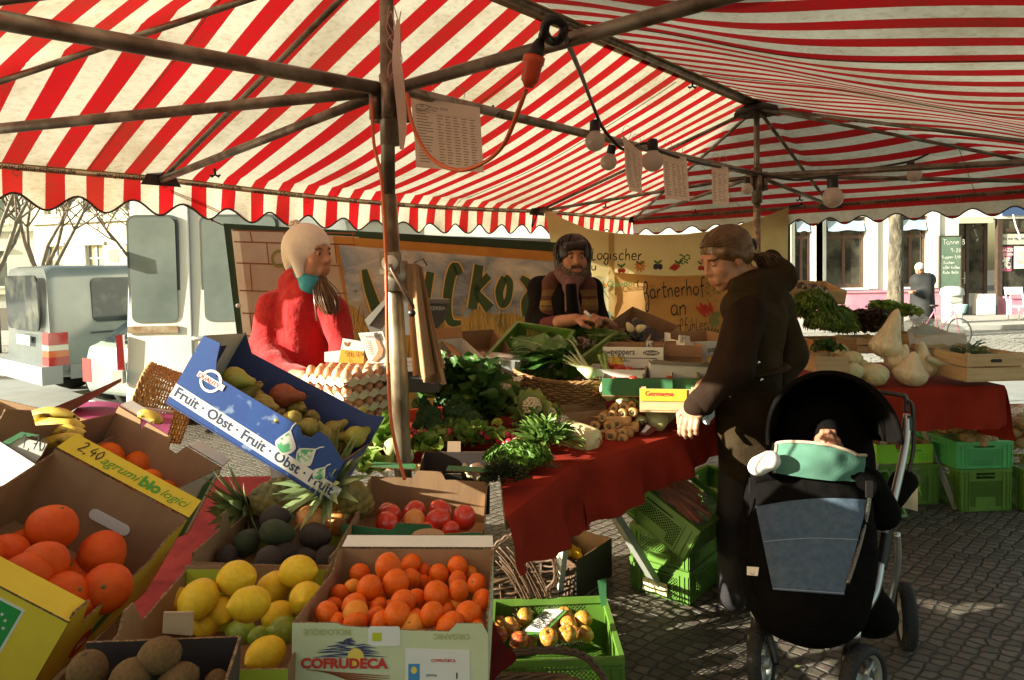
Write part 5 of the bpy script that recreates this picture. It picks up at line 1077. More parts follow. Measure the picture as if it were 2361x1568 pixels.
# --- fruit
def ball(n=22,k=14,sq=.94,dim=.06,nz=.03,nzs=1.4,seed=0,nip=0,r=.5,mz=None):
 mb=MB();pr=[]
 for i in range(k+1):
  a=pi*i/k;rr=sin(a)*r;z=-cos(a)*r*sq
  z-=dim*r*math.exp(-((pi-a)*4.2)**2);z+=dim*r*.7*math.exp(-(a*4.5)**2)
  if nip:z+=nip*r*math.exp(-((pi-a)*4)**2);z-=nip*.4*r*math.exp(-(a*4.5)**2)
  pr.append((max(rr,1e-4),z))
 mb.lathe(pr,n,None,nz,nzs,seed,mz=mz);return mb
ORM=mat('orange_peel',(.80,.115,.004),(.72,.08,.003),3,rough=.42,bump=.5,bsc=300,dist=.0016,spec=.3,c3=(.60,.07,.01),sc3=30)
ORM2=mat('bright_orange_peel',(.84,.16,.004),(.70,.14,.01),5,rough=.35,bump=.3,bsc=300,dist=.001,spec=.25)
CLM=mat('clementine_peel',(.86,.17,.008),(.78,.11,.006),7,rough=.33,bump=.35,bsc=260,dist=.001,c3=(.50,.09,.02),sc3=40,spec=.25)
CLM2=mat('pale_clementine_peel',(.82,.33,.04),(.85,.24,.02),5,rough=.33,bump=.35,bsc=260,dist=.001,spec=.25)
BLO=mat('blood_orange_peel',(.75,.055,.02),(.62,.03,.015),5,rough=.28,bump=.2,bsc=260,dist=.001,coat=.4)
GRF=mat('grapefruit_peel',(.80,.34,.09),(.72,.26,.06),6,rough=.4,bump=.3,bsc=260,dist=.001)
LEM=mat('lemon_peel',(.84,.58,.025),(.74,.46,.02),6,rough=.38,bump=.45,bsc=190,dist=.0014,c3=(.55,.34,.04),sc3=34,spec=.25)
LIM=mat('lime_peel',(.20,.30,.02),(.34,.42,.04),5,rough=.38,bump=.3,bsc=200,dist=.001,coat=.2)
AVO=mat('avocado_skin',(.028,.020,.016),(.05,.03,.02),12,rough=.5,bump=.9,bsc=150,dist=.003)
AVOG=mat('green_avocado_skin',(.045,.07,.018),(.025,.035,.012),14,rough=.5,bump=.8,bsc=150,dist=.003)
KIW=mat('kiwi_skin',(.20,.11,.035),(.13,.07,.02),9,rough=.9,bump=.6,bsc=300,dist=.001)
PEA=mat('pear_skin',(.34,.30,.05),(.28,.17,.04),6,(.42,.62),rough=.5,c3=(.14,.08,.03),sc3=45,bump=.15,bsc=200)
PEAG=mat('green_pear_skin',(.38,.40,.06),(.36,.27,.05),6,(.45,.7),rough=.5,c3=(.2,.14,.04),sc3=50)
PEAR_=mat('red_pear_skin',(.36,.085,.02),(.22,.05,.02),8,rough=.55,c3=(.06,.02,.01),sc3=30)
APP=mat('apple_skin',(.58,.36,.05),(.50,.10,.03),8,(.40,.62),rough=.3,coat=.3,c3=(.60,.45,.12),sc3=120)
APPR=mat('red_apple_skin',(.42,.05,.025),(.55,.30,.05),8,(.45,.68),rough=.3,coat=.3)
STEMG=mat('green_stem',(.14,.15,.03),rough=.7);STEMB=mat('brown_stem',(.09,.055,.03),rough=.8)
def inbox(B,px,py,hl):
 n_=B['M'].to_3x3()@V((0,0,1));return onplane(px,py,B['M']@V((0,0,hl)),n_)
_proto={}
def fruit(kind,c,size,rot,label,group,mat_=None):
 """size = diameter; c = centre"""
 key=(kind,mat_.name if mat_ else '',random.randrange(3))
 M=Matrix.Translation(c)@rot@Matrix.Scale(size,4)
 if key not in _proto:
  mb,m,stem,nm,cat_=FK[kind](key[2]);t=thing(nm,label,cat_,M=Matrix.Identity(4),group=group)
  t_=mb.build(nm+'_skin',mat_ or m,t,local=True);t_.name='skin'
  if stem:stem.build('stem',STEMG if kind in('orange','clementine','lemon','blood')else STEMB,t,local=True)
  t.matrix_world=M;t['mw']=[x for r in M for x in r];_proto[key]=t;return t
 return copy_tree(_proto[key],M,label,None,group)
def star(r=.045,z=.455):return MB().lathe([(0,z+.02),(r*.6,z+.016),(r,z),(r*1.2,z-.012)],5)
FK={'orange':lambda s:(ball(seed=s,nz=.035),ORM,star(),'orange','orange'),'clementine':lambda s:(ball(18,12,sq=.84,dim=.12,nz=.05,seed=s),CLM,star(.04,.38),'clementine','clementine'),'blood':lambda s:(ball(seed=s+4,sq=.9,dim=.08,nz=.05),BLO,star(.05,.42),'blood_orange','orange'),'lemon':lambda s:(ball(22,16,sq=1.22,dim=0,nz=.05,seed=s,nip=.16),LEM,star(.04,.66),'lemon','lemon'),'avocado':lambda s:(MB().lathe([(.001,-.62),(.22,-.56),(.40,-.38),(.47,-.12),(.44,.14),(.34,.38),(.22,.56),(.12,.65),(.001,.68)],20,None,.04,1.6,s),AVO,MB().tube([(0,0,.66),(0,0,.70)],.04,6),'avocado','avocado'),'kiwi':lambda s:(ball(20,12,sq=1.2,dim=0,nz=.03,seed=s),KIW,MB().lathe([(0,.63),(.05,.62),(.07,.60),(.09,.57)],7),'kiwi','kiwi'),'pear':lambda s:(MB().lathe([(.03,-.50),(.10,-.53),(.30,-.47),(.46,-.28),(.50,-.05),(.44,.20),(.29,.44),(.20,.66),(.17,.82),(.10,.90),(.001,.91)],20,None,.06,1.2,s),PEA,MB().tube(cr([(0,0,.9),(.03,0,1.02),(.10,0,1.14)],3),[.028,.024,.02,.018,.02,.022,.026],5),'pear','pear'),'apple':lambda s:(ball(20,14,sq=.86,dim=.32,nz=.05,seed=s),APP,MB().tube([(0,0,.26),(.02,0,.42),(.05,.01,.52)],.018,5),'apple','apple'),}
def rr_(a=360,b=180,c=360):return Euler((radians(random.uniform(-b,b)),radians(random.uniform(-b,b)),radians(random.uniform(0,c)))).to_matrix().to_4x4()
def toward(px_off=0,tilt=0):
 """fruit axis pointing sideways at a chosen angle in the picture"""
 return None
def q3(x,y):return x/2,784+y/2
def z7(x,y):return 476+x*.3929,952+y*.3929
def pile(kind,B,L,hl,conv,sc,label,group,rot=None,mats=None,size=1):
 for i,e in enumerate(L):
  x,y,dpx=e[0],e[1],e[2];px,py=conv(x,y);hh=hl+(e[3]if len(e)>3 else 0);c=inbox(B,px,py,hh);dp=dpx*sc;s_=dp*c.y/F*size
  fruit(kind,c,s_,rot(i,e)if rot else rr_(),label,group,mats(i)if mats else None)
for lb_,(x_,y_,w_,l_,z0_,z1_,yw)in(('the yellow orange box',(-.97,1.36,.20,.30,.705,.83,5)),('the clementine box',(-.205,1.22,.24,.26,.705,.882,0)),('the lemon box',(-.52,1.20,.24,.32,.705,.815,5)),('the kiwi box',(-.50,.87,.14,.18,.705,.895,11)),('the avocado box',(-.58,1.66,.24,.30,.705,.79,3)),('the blood orange box',(-.28,1.90,.30,.24,.705,.775,0))):
 MB().box((-w_/2,-l_/2,z0_),(w_/2,l_/2,z1_),pose((x_,y_,0),yw)).build('carton',CARD,None,smooth=False,label='closed brown carton propping up '+lb_,cat='box',group='cartons under the fruit boxes')
random.seed(11)
pile('orange',B1,[(240,865,245,.03),(20,1000,235,-.01),(205,1030,235,.03),(470,990,245,.01),(120,1095,255,.015),(290,1185,250,.01),(490,1145,250,.03),(-90,1000,230),(120,960,200,-.04),(380,1090,220,-.04),(340,1240,230,-.01)],.10,q3,.45,'large deep orange fruit heaped in the yellow box','large oranges in the yellow box')
pile('orange',B2,[(495,545,145,.0),(640,577,135),(780,590,138),(895,655,148,.0),(685,655,125,.015),(765,700,110,-.01),(800,745,130,.02),(700,760,140,.03),(860,720,110,0),(385,560,110),(590,640,120,-.02),(660,710,120,0)],.09,q3,.5,'orange fruit lying in the green and white box','oranges in the green and white box',mats=lambda i:ORM2)
pile('clementine',B8,[(1065,905,165,.03),(1200,885,125,.01),(900,945,125),(955,1025,152,.03),(1110,1000,158,.025),(860,1020,100,.0),(785,1060,110,-.01),(1205,970,118),(1285,925,95,-.01),(1365,945,122),(1265,990,95,-.02),(1475,905,128,.01),(1550,940,95,-.01),(1475,985,115),(1585,1003,118),(1480,1045,132,.02),(1350,1060,152,.02),(1230,1095,125,.0),(1615,1100,128),(1465,1130,110,-.01),(1540,1185,160,.02),(1155,1110,148,.02),(1005,1132,110),(865,1128,150,.01),(750,1125,100,-.015),(710,1185,160,.01),(875,1172,145,.025),(1000,1195,115),(1120,1185,158,.03),(1240,1200,105,-.005),(1320,1185,155,.025),(1410,1155,90,-.01),(1430,1250,178,.01),(1205,1250,145,.01),(1030,1235,145,.01),(875,1235,150,.01),(760,1235,125,0),(1590,1270,120,0),(1310,1010,100,-.03),(1010,1060,110,-.04),(1400,1090,100,-.04),(1080,1150,110,-.04),(930,1090,110,-.04)],.115,z7,.3929,'small orange clementine heaped in the pale green box','clementines in the pale green box',mats=lambda i:CLM2 if i%7==5 else None,size=1.03)
pile('blood',B9,[(1790,800,105),(1800,812,110,.01),(1785,850,118,.012),(1910,792,110),(1910,838,118,.01),(2030,788,110),(2020,838,122,.012),(2140,822,122,.01),(1965,878,90),(2080,880,90),(1860,885,90)],.085,q3,.5,'shiny red orange in the dark green box','blood oranges in the green box',mats=lambda i:GRF if i==4 else None)
lax={0:(1.5,.3),1:(.9,.2),2:(1.4,-.5),3:(-.5,.8)}
def lrot(i,e):return Euler((radians(random.uniform(50,120)),radians(random.uniform(-50,50)),radians(random.uniform(0,360)))).to_matrix().to_4x4()
pile('lemon',B6,[(915,1195,178,.05),(1090,1100,168,.07),(1150,1218,172,.07),(1375,1068,158,.07),(1258,1145,150,.03),(1412,1192,162,.05),(812,1200,120),(1015,1245,130,.02),(1285,1270,135,.01),(955,1305,125,0),(1010,1130,120,0),(1225,1450,170,.03),(1340,1090,120,0),(860,1290,120,-.02)],.10,q3,.5,'yellow lemon heaped in the brown box','lemons in the brown box',rot=lrot,size=.95)
pile('lemon',B6,[(1110,1345,118,.0),(1200,1372,105,.0),(1315,1338,128,.01)],.09,q3,.5,'green lime lying below the lemons','limes below the lemons',rot=lrot,mats=lambda i:LIM)
def arot(i,e):return Euler((radians(90+random.uniform(-15,15)),0,radians([80,95,170,60,190,120,20,130,200,75,100][i%11]))).to_matrix().to_4x4()
pile('avocado',B5,[(1270,820,110,.05),(1275,888,118,.045),(1140,932,118,.01),(1455,905,125,.02),(1238,1015,125,.02),(1330,985,110,0),(1045,1000,100,0),(1430,862,80,.02),(1510,1000,110,0),(1400,1010,105,-.01),(1180,870,90,-.01)],.10,q3,.5,'dark wrinkled avocado in the brown box','avocados in the brown box',rot=arot,mats=lambda i:AVOG if i in(1,2)else None,size=1.08)
pile('orange',B5,[(1430,828,135,.03),(1565,838,135,.0),(1285,778,112,.0)],.11,q3,.5,'pale orange grapefruit behind the avocados','grapefruits behind the avocados',mats=lambda i:GRF)
def krot(i,e):return Euler((radians([80,15,95,70,90][i%5]),radians(random.uniform(-20,20)),radians([100,20,10,120,30][i%5]))).to_matrix().to_4x4()
pile('kiwi',B7,[(735,1455,165,.05),(405,1530,175,.03),(600,1565,180,.03),(820,1575,160,.02),(1000,1585,120,.0)],.09,q3,.5,'brown hairy kiwi in the dark box','kiwis in the dark box',rot=krot)
def prot(i,e):return Euler((radians([100,60,95,90,80,85,60,70,30,60,30,80,80,50][i%14]),radians(random.uniform(-15,15)),radians([80,100,60,75,40,-60,20,-40,10,90,140,150,160,90][i%14]))).to_matrix().to_4x4()
pile('pear',B4,[(1085,178,112,.03),(1130,245,100),(1215,300,105,.01),(1310,258,120,.03),(1365,318,98,.01),(1345,368,90,.03),(1435,362,85,.01),(1420,400,90,.03),(1490,437,92,.02),(1535,412,88,.01),(1645,395,105,.035),(1640,445,105,.03),(1270,330,90,-.02),(1400,440,85,-.01)],.095,q3,.5,'speckled yellow green pear in the blue box','pears in the blue box',rot=prot,mats=lambda i:PEAR_ if i==3 else PEAG if i in(0,10,11)else None,size=.98)
pile('pear',B4,[(1180,270,90,-.01),(1250,360,80,-.03),(1300,400,85,-.04),(1460,380,80,-.02),(1560,450,85,0),(1600,400,80,.01),(1350,300,80,-.03),(1500,470,80,-.01),(1580,480,80,-.01)],.09,q3,.5,'speckled yellow green pear in the blue box','pears in the blue box',rot=prot)
BAN=mat('banana_skin',(.74,.55,.08),(.66,.46,.06),5,rough=.5,c3=(.25,.15,.04),sc3=26)
BANT=mat('banana_tip',(.12,.09,.03),rough=.8)
def banana(pts,r,label,group='bananas at the left'):
 t=thing('banana',label,'banana',tuple(V(pts[1])),group=group);P=cr(pts,7);k=len(P);rs=[r*(.35+.65*min(1,4.2*min(i,k-1-i)/(k-1)+(.12 if i>k/2 else 0)))for i in range(k)]
 MB().tube(P,rs,6).build('peel',BAN,t,auto=60);MB().tube([P[-1],P[-1]+(P[-1]-P[-2])*.6],r*.3,6).build('tip',BANT,t);MB().tube([P[0],P[0]-(P[1]-P[0])*.9],[r*.34,r*.42],6).build('stem',BANT,t)
for k,(L_,r_)in enumerate([([(62,1010),(75,975),(120,955),(178,968)],17),([(66,1012),(95,985),(145,975),(192,990)],17),([(68,1016),(110,1000),(150,992),(196,1000)],14),([(66,1022),(100,1022),(150,1012),(190,1012)],15),([(60,1000),(68,965),(110,950),(170,960)],12)]):
 banana([at(x,y,1.92-.03*k)for x,y in L_],r_*1.9/F,'ripe yellow banana of the bunch at the left')
banana([at(x,y,2.05)for x,y in((318,960),(335,955),(355,962),(372,975))],.016,'banana end showing behind the orange box',None)
PIN=mat('pineapple_skin',(.34,.25,.06),(.17,.15,.04),20,rough=.6,c3=(.10,.06,.02),sc3=60);PINL=mat('pineapple_leaf',(.16,.24,.08),(.30,.36,.15),4,rough=.5,transl=.2)
def pineapple(c,ax,L_,R_,label,crown=1,seed=0):
 t=thing('pineapple',label,'pineapple',tuple(c),group='pineapples between the boxes');A=align(c,ax);mb=MB();n,k=60,50
 def f(u,v_):
  a=v_*2*pi;s=u;r=R_*(sin(pi*(.06+.88*s))**.42);sp=8;q=abs(sin(a*sp/2+s*16))*abs(sin(a*sp/2-s*16));r*=.92+.13*q**.6;return A@V((r*cos(a),r*sin(a),(s-.5)*L_))
 mb.grid(f,k,n);mb.build('fruit_body',PIN,t)
 rnd=random.Random(seed);mb=MB()
 for i in range(int(62*crown)):
  q=i/62;a=i*2.4;lean=(1.25*(1-q)**1.2+.08);ll=.07+.06*sin(pi*min(1,q+.25));d_=V((cos(a)*sin(lean),sin(a)*sin(lean),cos(lean)));b_=V((cos(a)*.014,sin(a)*.014,L_/2+q*.035));sd_=V((-sin(a),cos(a),0));pts_=[]
  for j in range(6):
   s=j/5;w_=.0155*(1-s**1.6)+.0004;p=b_+d_*ll*s+V((cos(a),sin(a),0))*.02*s*s-V((0,0,.012*s*s));nrm=d_.cross(sd_)*.25*w_;pts_+=[p-sd_*w_,p+nrm,p+sd_*w_]
  mb.add([A@p for p in pts_],[f_ for j in range(5)for f_ in((j*3,j*3+1,j*3+4,j*3+3),(j*3+1,j*3+2,j*3+5,j*3+4))])
 mb.build('leaf_crown',PINL,t);return t
pineapple(at(805,1148,1.88),at(715,1092,1.76)-at(805,1148,1.88),.17,.052,'pineapple with its leaf crown up, lying toward the blue box',1,1)
pineapple(at(650,1145,1.90),at(560,1172,1.84)-at(650,1145,1.90),.18,.055,'pineapple with its leaf crown pointing left',1,2)
pineapple(at(735,1150,2.12),at(800,1120,2.15)-at(735,1150,2.12),.15,.052,'half hidden pineapple between the other two',.3,3)
GIN=mat('ginger_skin',(.66,.50,.32),(.56,.40,.24),14,rough=.6)
gi=thing('ginger_root','knobbly pale ginger root in the small black box','ginger',tuple(at(1090,1095,2.22)))
rnd=random.Random(6);pr=[]
for k in range(13):c=at(1092+rnd.uniform(-22,24),1090+rnd.uniform(-16,10),2.2+rnd.uniform(-.02,.02));pr.append(rc(c,c+V((rnd.uniform(-.02,.02),0,rnd.uniform(-.015,.025))),.011,.008))
sdf_mesh(pr,.0035,.008).build('root',GIN,gi)
# --- eggs
EGGT=mat('egg_tray_pulp',(.62,.58,.47),(.55,.51,.40),8,rough=.95,bump=.5,bsc=90);EGG=mat('brown_egg_shell',(.58,.25,.12),(.64,.32,.17),5,rough=.4,c3=(.5,.2,.1),sc3=60);EGGW=mat('pale_egg_shell',(.70,.42,.26),rough=.4)
ec0=at(797,897,2.42);exd=(at(915,858,2.62)-ec0);exd.z=0;ex_=exd.normalized();ey_=V((-ex_.y,ex_.x,0));EA=Matrix(((ex_.x,ey_.x,0,ec0.x),(ex_.y,ey_.y,0,ec0.y),(0,0,1,0),(0,0,0,1)))
PI_=.050;TN=6;top_z=at(797,868,2.42).z;pitch=.052
EM=EA@Matrix.Translation((0,0,top_z-5*pitch-.02))
def tray_mesh():
 mb=MB();n=6;m_=5;sub_=4
 def f(u,v_):
  x=u*n*PI_;y=v_*m_*PI_;e=min(u,1-u,v_,1-v_);c=cos(2*pi*x/PI_)*cos(2*pi*y/PI_)*0+(cos(2*pi*x/PI_)+cos(2*pi*y/PI_))/2
  z=.017*(c>0)*c+.017*min(0,c)*.8;ov=0
  if e<.02:z=.012*abs(cos(pi*(x if min(v_,1-v_)<.02 else y)/PI_))-.012;ov=1
  o_=.008*ov;return(x+(o_ if u>.98 else-o_ if u<.02 else 0),y+(o_ if v_>.98 else-o_ if v_<.02 else 0),z)
 mb.grid(f,n*8,m_*8);
 for(a,b_,k,off)in(((0,0),(1,0),n,(0,-1)),((1,0),(1,1),m_,(1,0)),((1,1),(0,1),n,(0,1)),((0,1),(0,0),m_,(-1,0))):
  L_=k*8;vs=[]
  for i in range(L_+1):
   t=i/L_;x=(a[0]+(b_[0]-a[0])*t)*n*PI_;y=(a[1]+(b_[1]-a[1])*t)*m_*PI_;tri=abs(((t*k+.5)%1)-.5)*2
   hi=.018*tri-.004;vs+=[V((x+off[0]*.010,y+off[1]*.010,hi)),V((x+off[0]*.007,y+off[1]*.007,-.012-.010*tri))]
  mb.add(vs,[(2*i,2*i+1,2*i+3,2*i+2)for i in range(L_)])
 return mb
trm=tray_mesh().mesh('egg_tray',[EGGT]);eggmb=MB().lathe([(.001,-.5),(.16,-.48),(.31,-.38),(.40,-.2),(.415,0),(.37,.2),(.27,.4),(.14,.53),(.001,.57)],16)
eggme=eggmb.mesh('egg',[EGG]);eggme2=eggmb.mesh('egg',[EGGW]);rnd=random.Random(9)
words=['topmost','second from the top','third from the top','fourth from the top','fifth from the top','lowest']
for k in range(6):
 zt_=(5-k)*pitch;o=bpy.data.objects.new('egg_tray',trm);COL.objects.link(o);o.matrix_world=EM@Matrix.Translation((rnd.uniform(-.004,.004),rnd.uniform(-.004,.004),zt_))@Matrix.Rotation(rnd.uniform(-.03,.03),4,'Z');tag(o,'grey pulp egg tray, %s of the stack beside the blue box'%words[k],'egg tray','egg trays in the stack')
 for i in range(6):
  for j in range(5):
   if k and not(j==0 or i==0 or i==5):continue
   o=bpy.data.objects.new('egg',eggme if rnd.random()<.8 else eggme2);COL.objects.link(o)
   o.matrix_world=EM@Matrix.Translation(((i+.5)*PI_,(j+.5)*PI_,zt_+.014))@Matrix.Rotation(rnd.uniform(0,6),4,'Z')@Matrix.Rotation(rnd.uniform(-.2,.2),4,'X')@Matrix.Scale(.052 if k==0 else .047,4)
   tag(o,'brown egg standing in the topmost tray' if k==0 else 'brown egg showing at the edge of a lower tray','egg','eggs in the topmost tray' if k==0 else 'eggs in the lower trays')
def card(name,label,pts,d,m,cat='card'):
 t=thing(name,label,cat,tuple(at(*pts[-1],d)));slab('sheet',pts,d,.0012,m,t);return t
c_=card('flyer','white flyer with a picture of a woman standing in the eggs',[(826,768),(882,764),(905,836),(852,838)],2.56,WHITE,'flyer')
slab('figure',[(862,770),(872,768),(876,790),(884,806),(880,822),(866,834),(856,832),(868,818),(872,804),(866,786)],2.557,.0005,mat('skin_print',(.70,.33,.18),rough=.6),c_)
slab('hair_print',[(861,768),(870,766),(876,780),(872,786),(866,780)],2.5562,.0005,mat('hair_print',(.12,.1,.09),rough=.6),c_)
text('YOGAEXPO',.012,INK,c_,Matrix.Translation(at(834,778,2.556))@Matrix.Rotation(radians(90),4,'X'));mb=MB()
for k in range(7):mb.ribbon([at(838+k*2,786+k*5,2.5565),at(856+k,786+k*5,2.5565)],.0022,(0,-1,0))
mb.build('text_lines',GREYI,c_,smooth=False)
c_=card('price_card','orange and white price card standing in the eggs',[(790,780),(840,788),(838,838),(780,836)],2.50,WHITE)
slab('orange_part',[(786,806),(840,810),(838,838),(780,836)],2.4985,.0006,mat('orange_print',(.74,.36,.04),rough=.6),c_)
hand('Stk 0,40',.020,.0016,INK,c_,Matrix.Translation(at(796,822,2.497))@Matrix.Rotation(radians(90),4,'X'),adv=.5);hand('L',.016,.0016,INK,c_,Matrix.Translation(at(806,834,2.497))@Matrix.Rotation(radians(90),4,'X'))
slab('bird_print',[(793,787),(800,792),(806,787),(804,796),(799,799),(794,795)],2.4985,.0006,mat('brown_print2',(.3,.14,.03),rough=.6),c_)
card('card_holder','blank white card behind the eggs',[(748,812),(785,808),(785,836),(748,834)],2.60,WHITE)
# --- plastic crates
def crate(label,M,dims,m=GREENP,solid=False,group='green plastic crates',lattice=True,top_handle=True,name='plastic_crate',bars=.0032):
 w_,l,h=dims;t=thing(name,label,'crate',M=M,group=group);tk=.012
 mb=MB();rw=.018
 mb.box((-w_/2,-l/2,h-.022),(w_/2,-l/2+rw,h)).box((-w_/2,l/2-rw,h-.022),(w_/2,l/2,h)).box((-w_/2,-l/2+rw,h-.022),(-w_/2+rw,l/2-rw,h)).box((w_/2-rw,-l/2+rw,h-.022),(w_/2,l/2-rw,h));mb.build('rim',m,t,local=True,smooth=False)
 MB().box((-w_/2+.006,-l/2+.006,0),(w_/2-.006,l/2-.006,.008)).build('bottom_panel',m,t,local=True,smooth=False)
 for side in 'fblr':
  L_=(w_ if side in 'fb' else l)-.012;nn={'f':V((0,-1,0)),'b':V((0,1,0)),'l':V((-1,0,0)),'r':V((1,0,0))}[side];dx=V((-nn.y,nn.x,0));o_=nn*((l if side in 'fb' else w_)/2-.006)-dx*L_/2
  S_=Matrix(((dx.x,0,nn.x,o_.x),(dx.y,0,nn.y,o_.y),(0,1,0,0),(0,0,0,1)));mb=MB();zt=h-.023
  cw=L_*.17;T=.004
  def bb(x0,x1,z0,z1,th=T,of=0):mb.box((x0,z0,of-th),(x1,z1,of),S_)
  bb(0,cw,.001,zt);bb(L_-cw,L_,.001,zt);bb(cw,L_-cw,.001,h*.10)
  for x in(.0,cw*.5,cw-.005,L_-cw,L_-cw*.5,L_-.006):bb(x,x+.006,.009,zt-.001,.006,.0055)
  bb(-.001,L_+.001,h*.84,h*.84+.005,.007,.0065)
  if solid or not lattice:bb(cw,L_-cw,h*.10,zt)
  else:
   x0,x1,z0,z1=cw,L_-cw,h*.10,(h*.72 if top_handle else zt);stp=.0155
   for sg in(1,-1):
    c=-(z1-z0)if sg>0 else 0;end=(x1-x0)if sg>0 else(x1-x0)+(z1-z0)
    while c<end:
     za,zb_=z0,z1
     if sg>0:za=max(z0,z0-c);zb_=min(z1,z0+(x1-x0)-c)
     else:za=max(z0,z0+c-(x1-x0));zb_=min(z1,z0+c)
     if zb_-za>.004:a=S_@V((x0+c+sg*(za-z0),za,-.002));b_=S_@V((x0+c+sg*(zb_-z0),zb_,-.002));mb.bar(a,b_,bars,bars,0,nn)
     c+=stp
   if top_handle:
    bb(cw,L_-cw,z1,z1+h*.05);hw=(L_-2*cw)*.22;bb(cw,cw+hw,z1+h*.05,zt);bb(L_-cw-hw,L_-cw,z1+h*.05,zt)
   if side in 'fr':bb(cw+(L_-2*cw)*.2,L_-cw-(L_-2*cw)*.2,h*.10,h*.34,.003,.001)
  mb.build('side_panel',m,t,local=True,smooth=False)
 return t
CU=.16
CL=pose((.816,3.39,0.0),-40.4)
crate('lower green crate of the sunlit stack under the table',CL,(.318,.411,.16),group='crates stacked under the vegetable table');crate('upper green crate of the sunlit stack under the table',CL@Matrix.Translation((0,0,.163)),(.318,.411,.16),group='crates stacked under the vegetable table')
MB().prism(rpoly(0,0,.13,.06,.004),.001,CL@Matrix(((1,0,0,-.08),(0,0,-1,-.411/2-.009),(0,1,0,.02),(0,0,0,1))),0).build('crate_label',mat('yellow_label',(.8,.72,.35),rough=.5),None,smooth=False,label='yellow paper label stuck on the lowest sunlit crate',cat='label')
CR_=pose((0,0,0),-40.4,0,27);CT=Matrix.Translation(at(1412,1160,3.12)+CR_@V((.20,.19,0)))@CR_;crate('tipped green crate of bagged carrots on top of the stack',CT,(.40,.38,.17),group='crates stacked under the vegetable table')
crate('shadowed green crate behind the carrot crate',pose((1.16,3.72,.0),-40),(.4,.4,.42),group='crates stacked under the vegetable table')
CARR=mat('carrot_skin',(.50,.13,.035),(.42,.10,.03),10,rough=.5,bump=.2,bsc=60)
rnd=random.Random(12)
for k in range(16):
 a=CT@V((rnd.uniform(-.12,-.02),rnd.uniform(-.1,.12),.11+rnd.uniform(0,.05)));b_=CT@V((rnd.uniform(.06,.17),rnd.uniform(-.12,.12),.11+rnd.uniform(0,.05)));mb=MB();P=cr([a,a.lerp(b_,.5)+V((0,0,.008)),b_],5);mb.tube(P,[.021*(1-.06*i)for i in range(len(P))],8);mb.build('carrot',CARR,None,label='carrot lying in the tipped green crate',cat='carrot',group='carrots in the tipped crate')
PLAST=mat('clear_bag',(.9,.9,.88),rough=.12,alpha=.10,spec=.9,bump=.9,bsc=16,dist=.02)
mb=MB();mb.grid(lambda u,v_:CT@V((-.15+.33*u,-.15+.30*v_,.155+.03*sin(pi*u)*sin(pi*v_)+.012*noise.noise(V((u*9,v_*9,1))))),26,24);mb.build('plastic_bag',PLAST,None,label='crinkled clear plastic bag over the carrots',cat='bag')
AM=pose((.135,2.50,.03),-.5,-3,-1.5);crate('green crate of apples standing below the table edge',AM,(.47,.50,.22),lattice=True,top_handle=False)
BA_={'M':AM}
def zb(x,y):return(1180+x/3.155)*.952,(1150+y/3.155)*.952
def aprot(i,e):return Euler((radians(random.uniform(-60,60)),radians(random.uniform(-60,60)),radians(random.uniform(0,360)))).to_matrix().to_4x4()
pile('apple',{'M':AM@Matrix.Translation((0,0,.045))},[(85,1125,125),(180,1160,150,.02),(85,1225,150,.02),(290,1090,145,.02),(360,1035,130),(590,1060,130),(575,1010,110,-.02),(735,1100,140,.01),(620,1150,140,.0),(500,1150,120,-.01),(610,1215,150,.02),(755,1220,135,.0),(470,1240,150,.02),(240,1265,150,.02),(330,1270,120,-.01),(90,1300,90),(670,1210,120,-.02),(420,1130,130,-.01),(200,1060,120,-.03),(-60,1200,140),(-60,1120,140),(480,1040,110,-.03)],.11,zb,.302,'yellow and red apple in the green crate','apples in the green crate',rot=aprot,mats=lambda i:APPR if i in(2,13)else None)
bc=thing('price_card','green and white hand lettered card reading BIOMAX lying on the apples','price card',tuple(inbox(BA_,1245,1395,.16)));K=[inbox(BA_,*zb(*q),.175)for q in((485,970),(625,1025),(395,1255),(255,1205))]
MB().grid(quadplane(K),4,4).build('card',mat('card_green',(.10,.28,.05),(.12,.32,.06),5,rough=.5),bc)
X_=(K[0]-K[3]).normalized();Y_=-(K[1]-K[0]).normalized();Z_=X_.cross(Y_);MX=Matrix(((X_.x,Y_.x,Z_.x,0),(X_.y,Y_.y,Z_.y,0),(X_.z,Y_.z,Z_.z,0),(0,0,0,1)))
Q=[quadplane(K)(u,v_)+V((0,0,.002))for u,v_ in((.1,.04),(.85,.1),(.78,.85),(.1,.96))];MB().add(Q,[(0,1,2,3)]).build('white_field',WHITE,bc,smooth=False)
pc_=quadplane(K)(.62,.80)+V((0,0,.004));hand('BIOMAX',.042,.0045,INK,bc,Matrix.Translation(pc_)@MX,adv=.6)
pc_=quadplane(K)(.86,.75)+V((0,0,.004));hand('zum bsp',.022,.003,mat('red_brown_ink',(.2,.04,.03),rough=.6),bc,Matrix.Translation(pc_)@MX,adv=.6)
slab('price_tag',[(1378,1410-70),(1398,1333),(1398,1395),(1386,1400)],2.62,.003,GRNB,bc)
def cpx(px,py,d,zf):return at(px,py,d)
def on_g(x,y,yaw=2):return pose((x,y,0),yaw)
crate('green lattice crate on the ground under the bright green one, right',on_g(2.995,4.47),(.34,.34,.272),group='crates stacked at the right')
crate('bright green folding crate of potatoes on top of the stack, right',on_g(2.985,4.60,1)@Matrix.Translation((0,0,.275)),(.37,.60,.175),mat('bright_green_plastic',(.10,.46,.15),(.08,.40,.13),6,rough=.4),group='crates stacked at the right',bars=.006)
crate('green lattice crate under the sweet potato box',on_g(2.58,4.62),(.40,.38,.27),group='crates stacked at the right')
crate('green crate cut off by the right edge',on_g(3.42,4.48),(.40,.38,.27),group='crates stacked at the right')
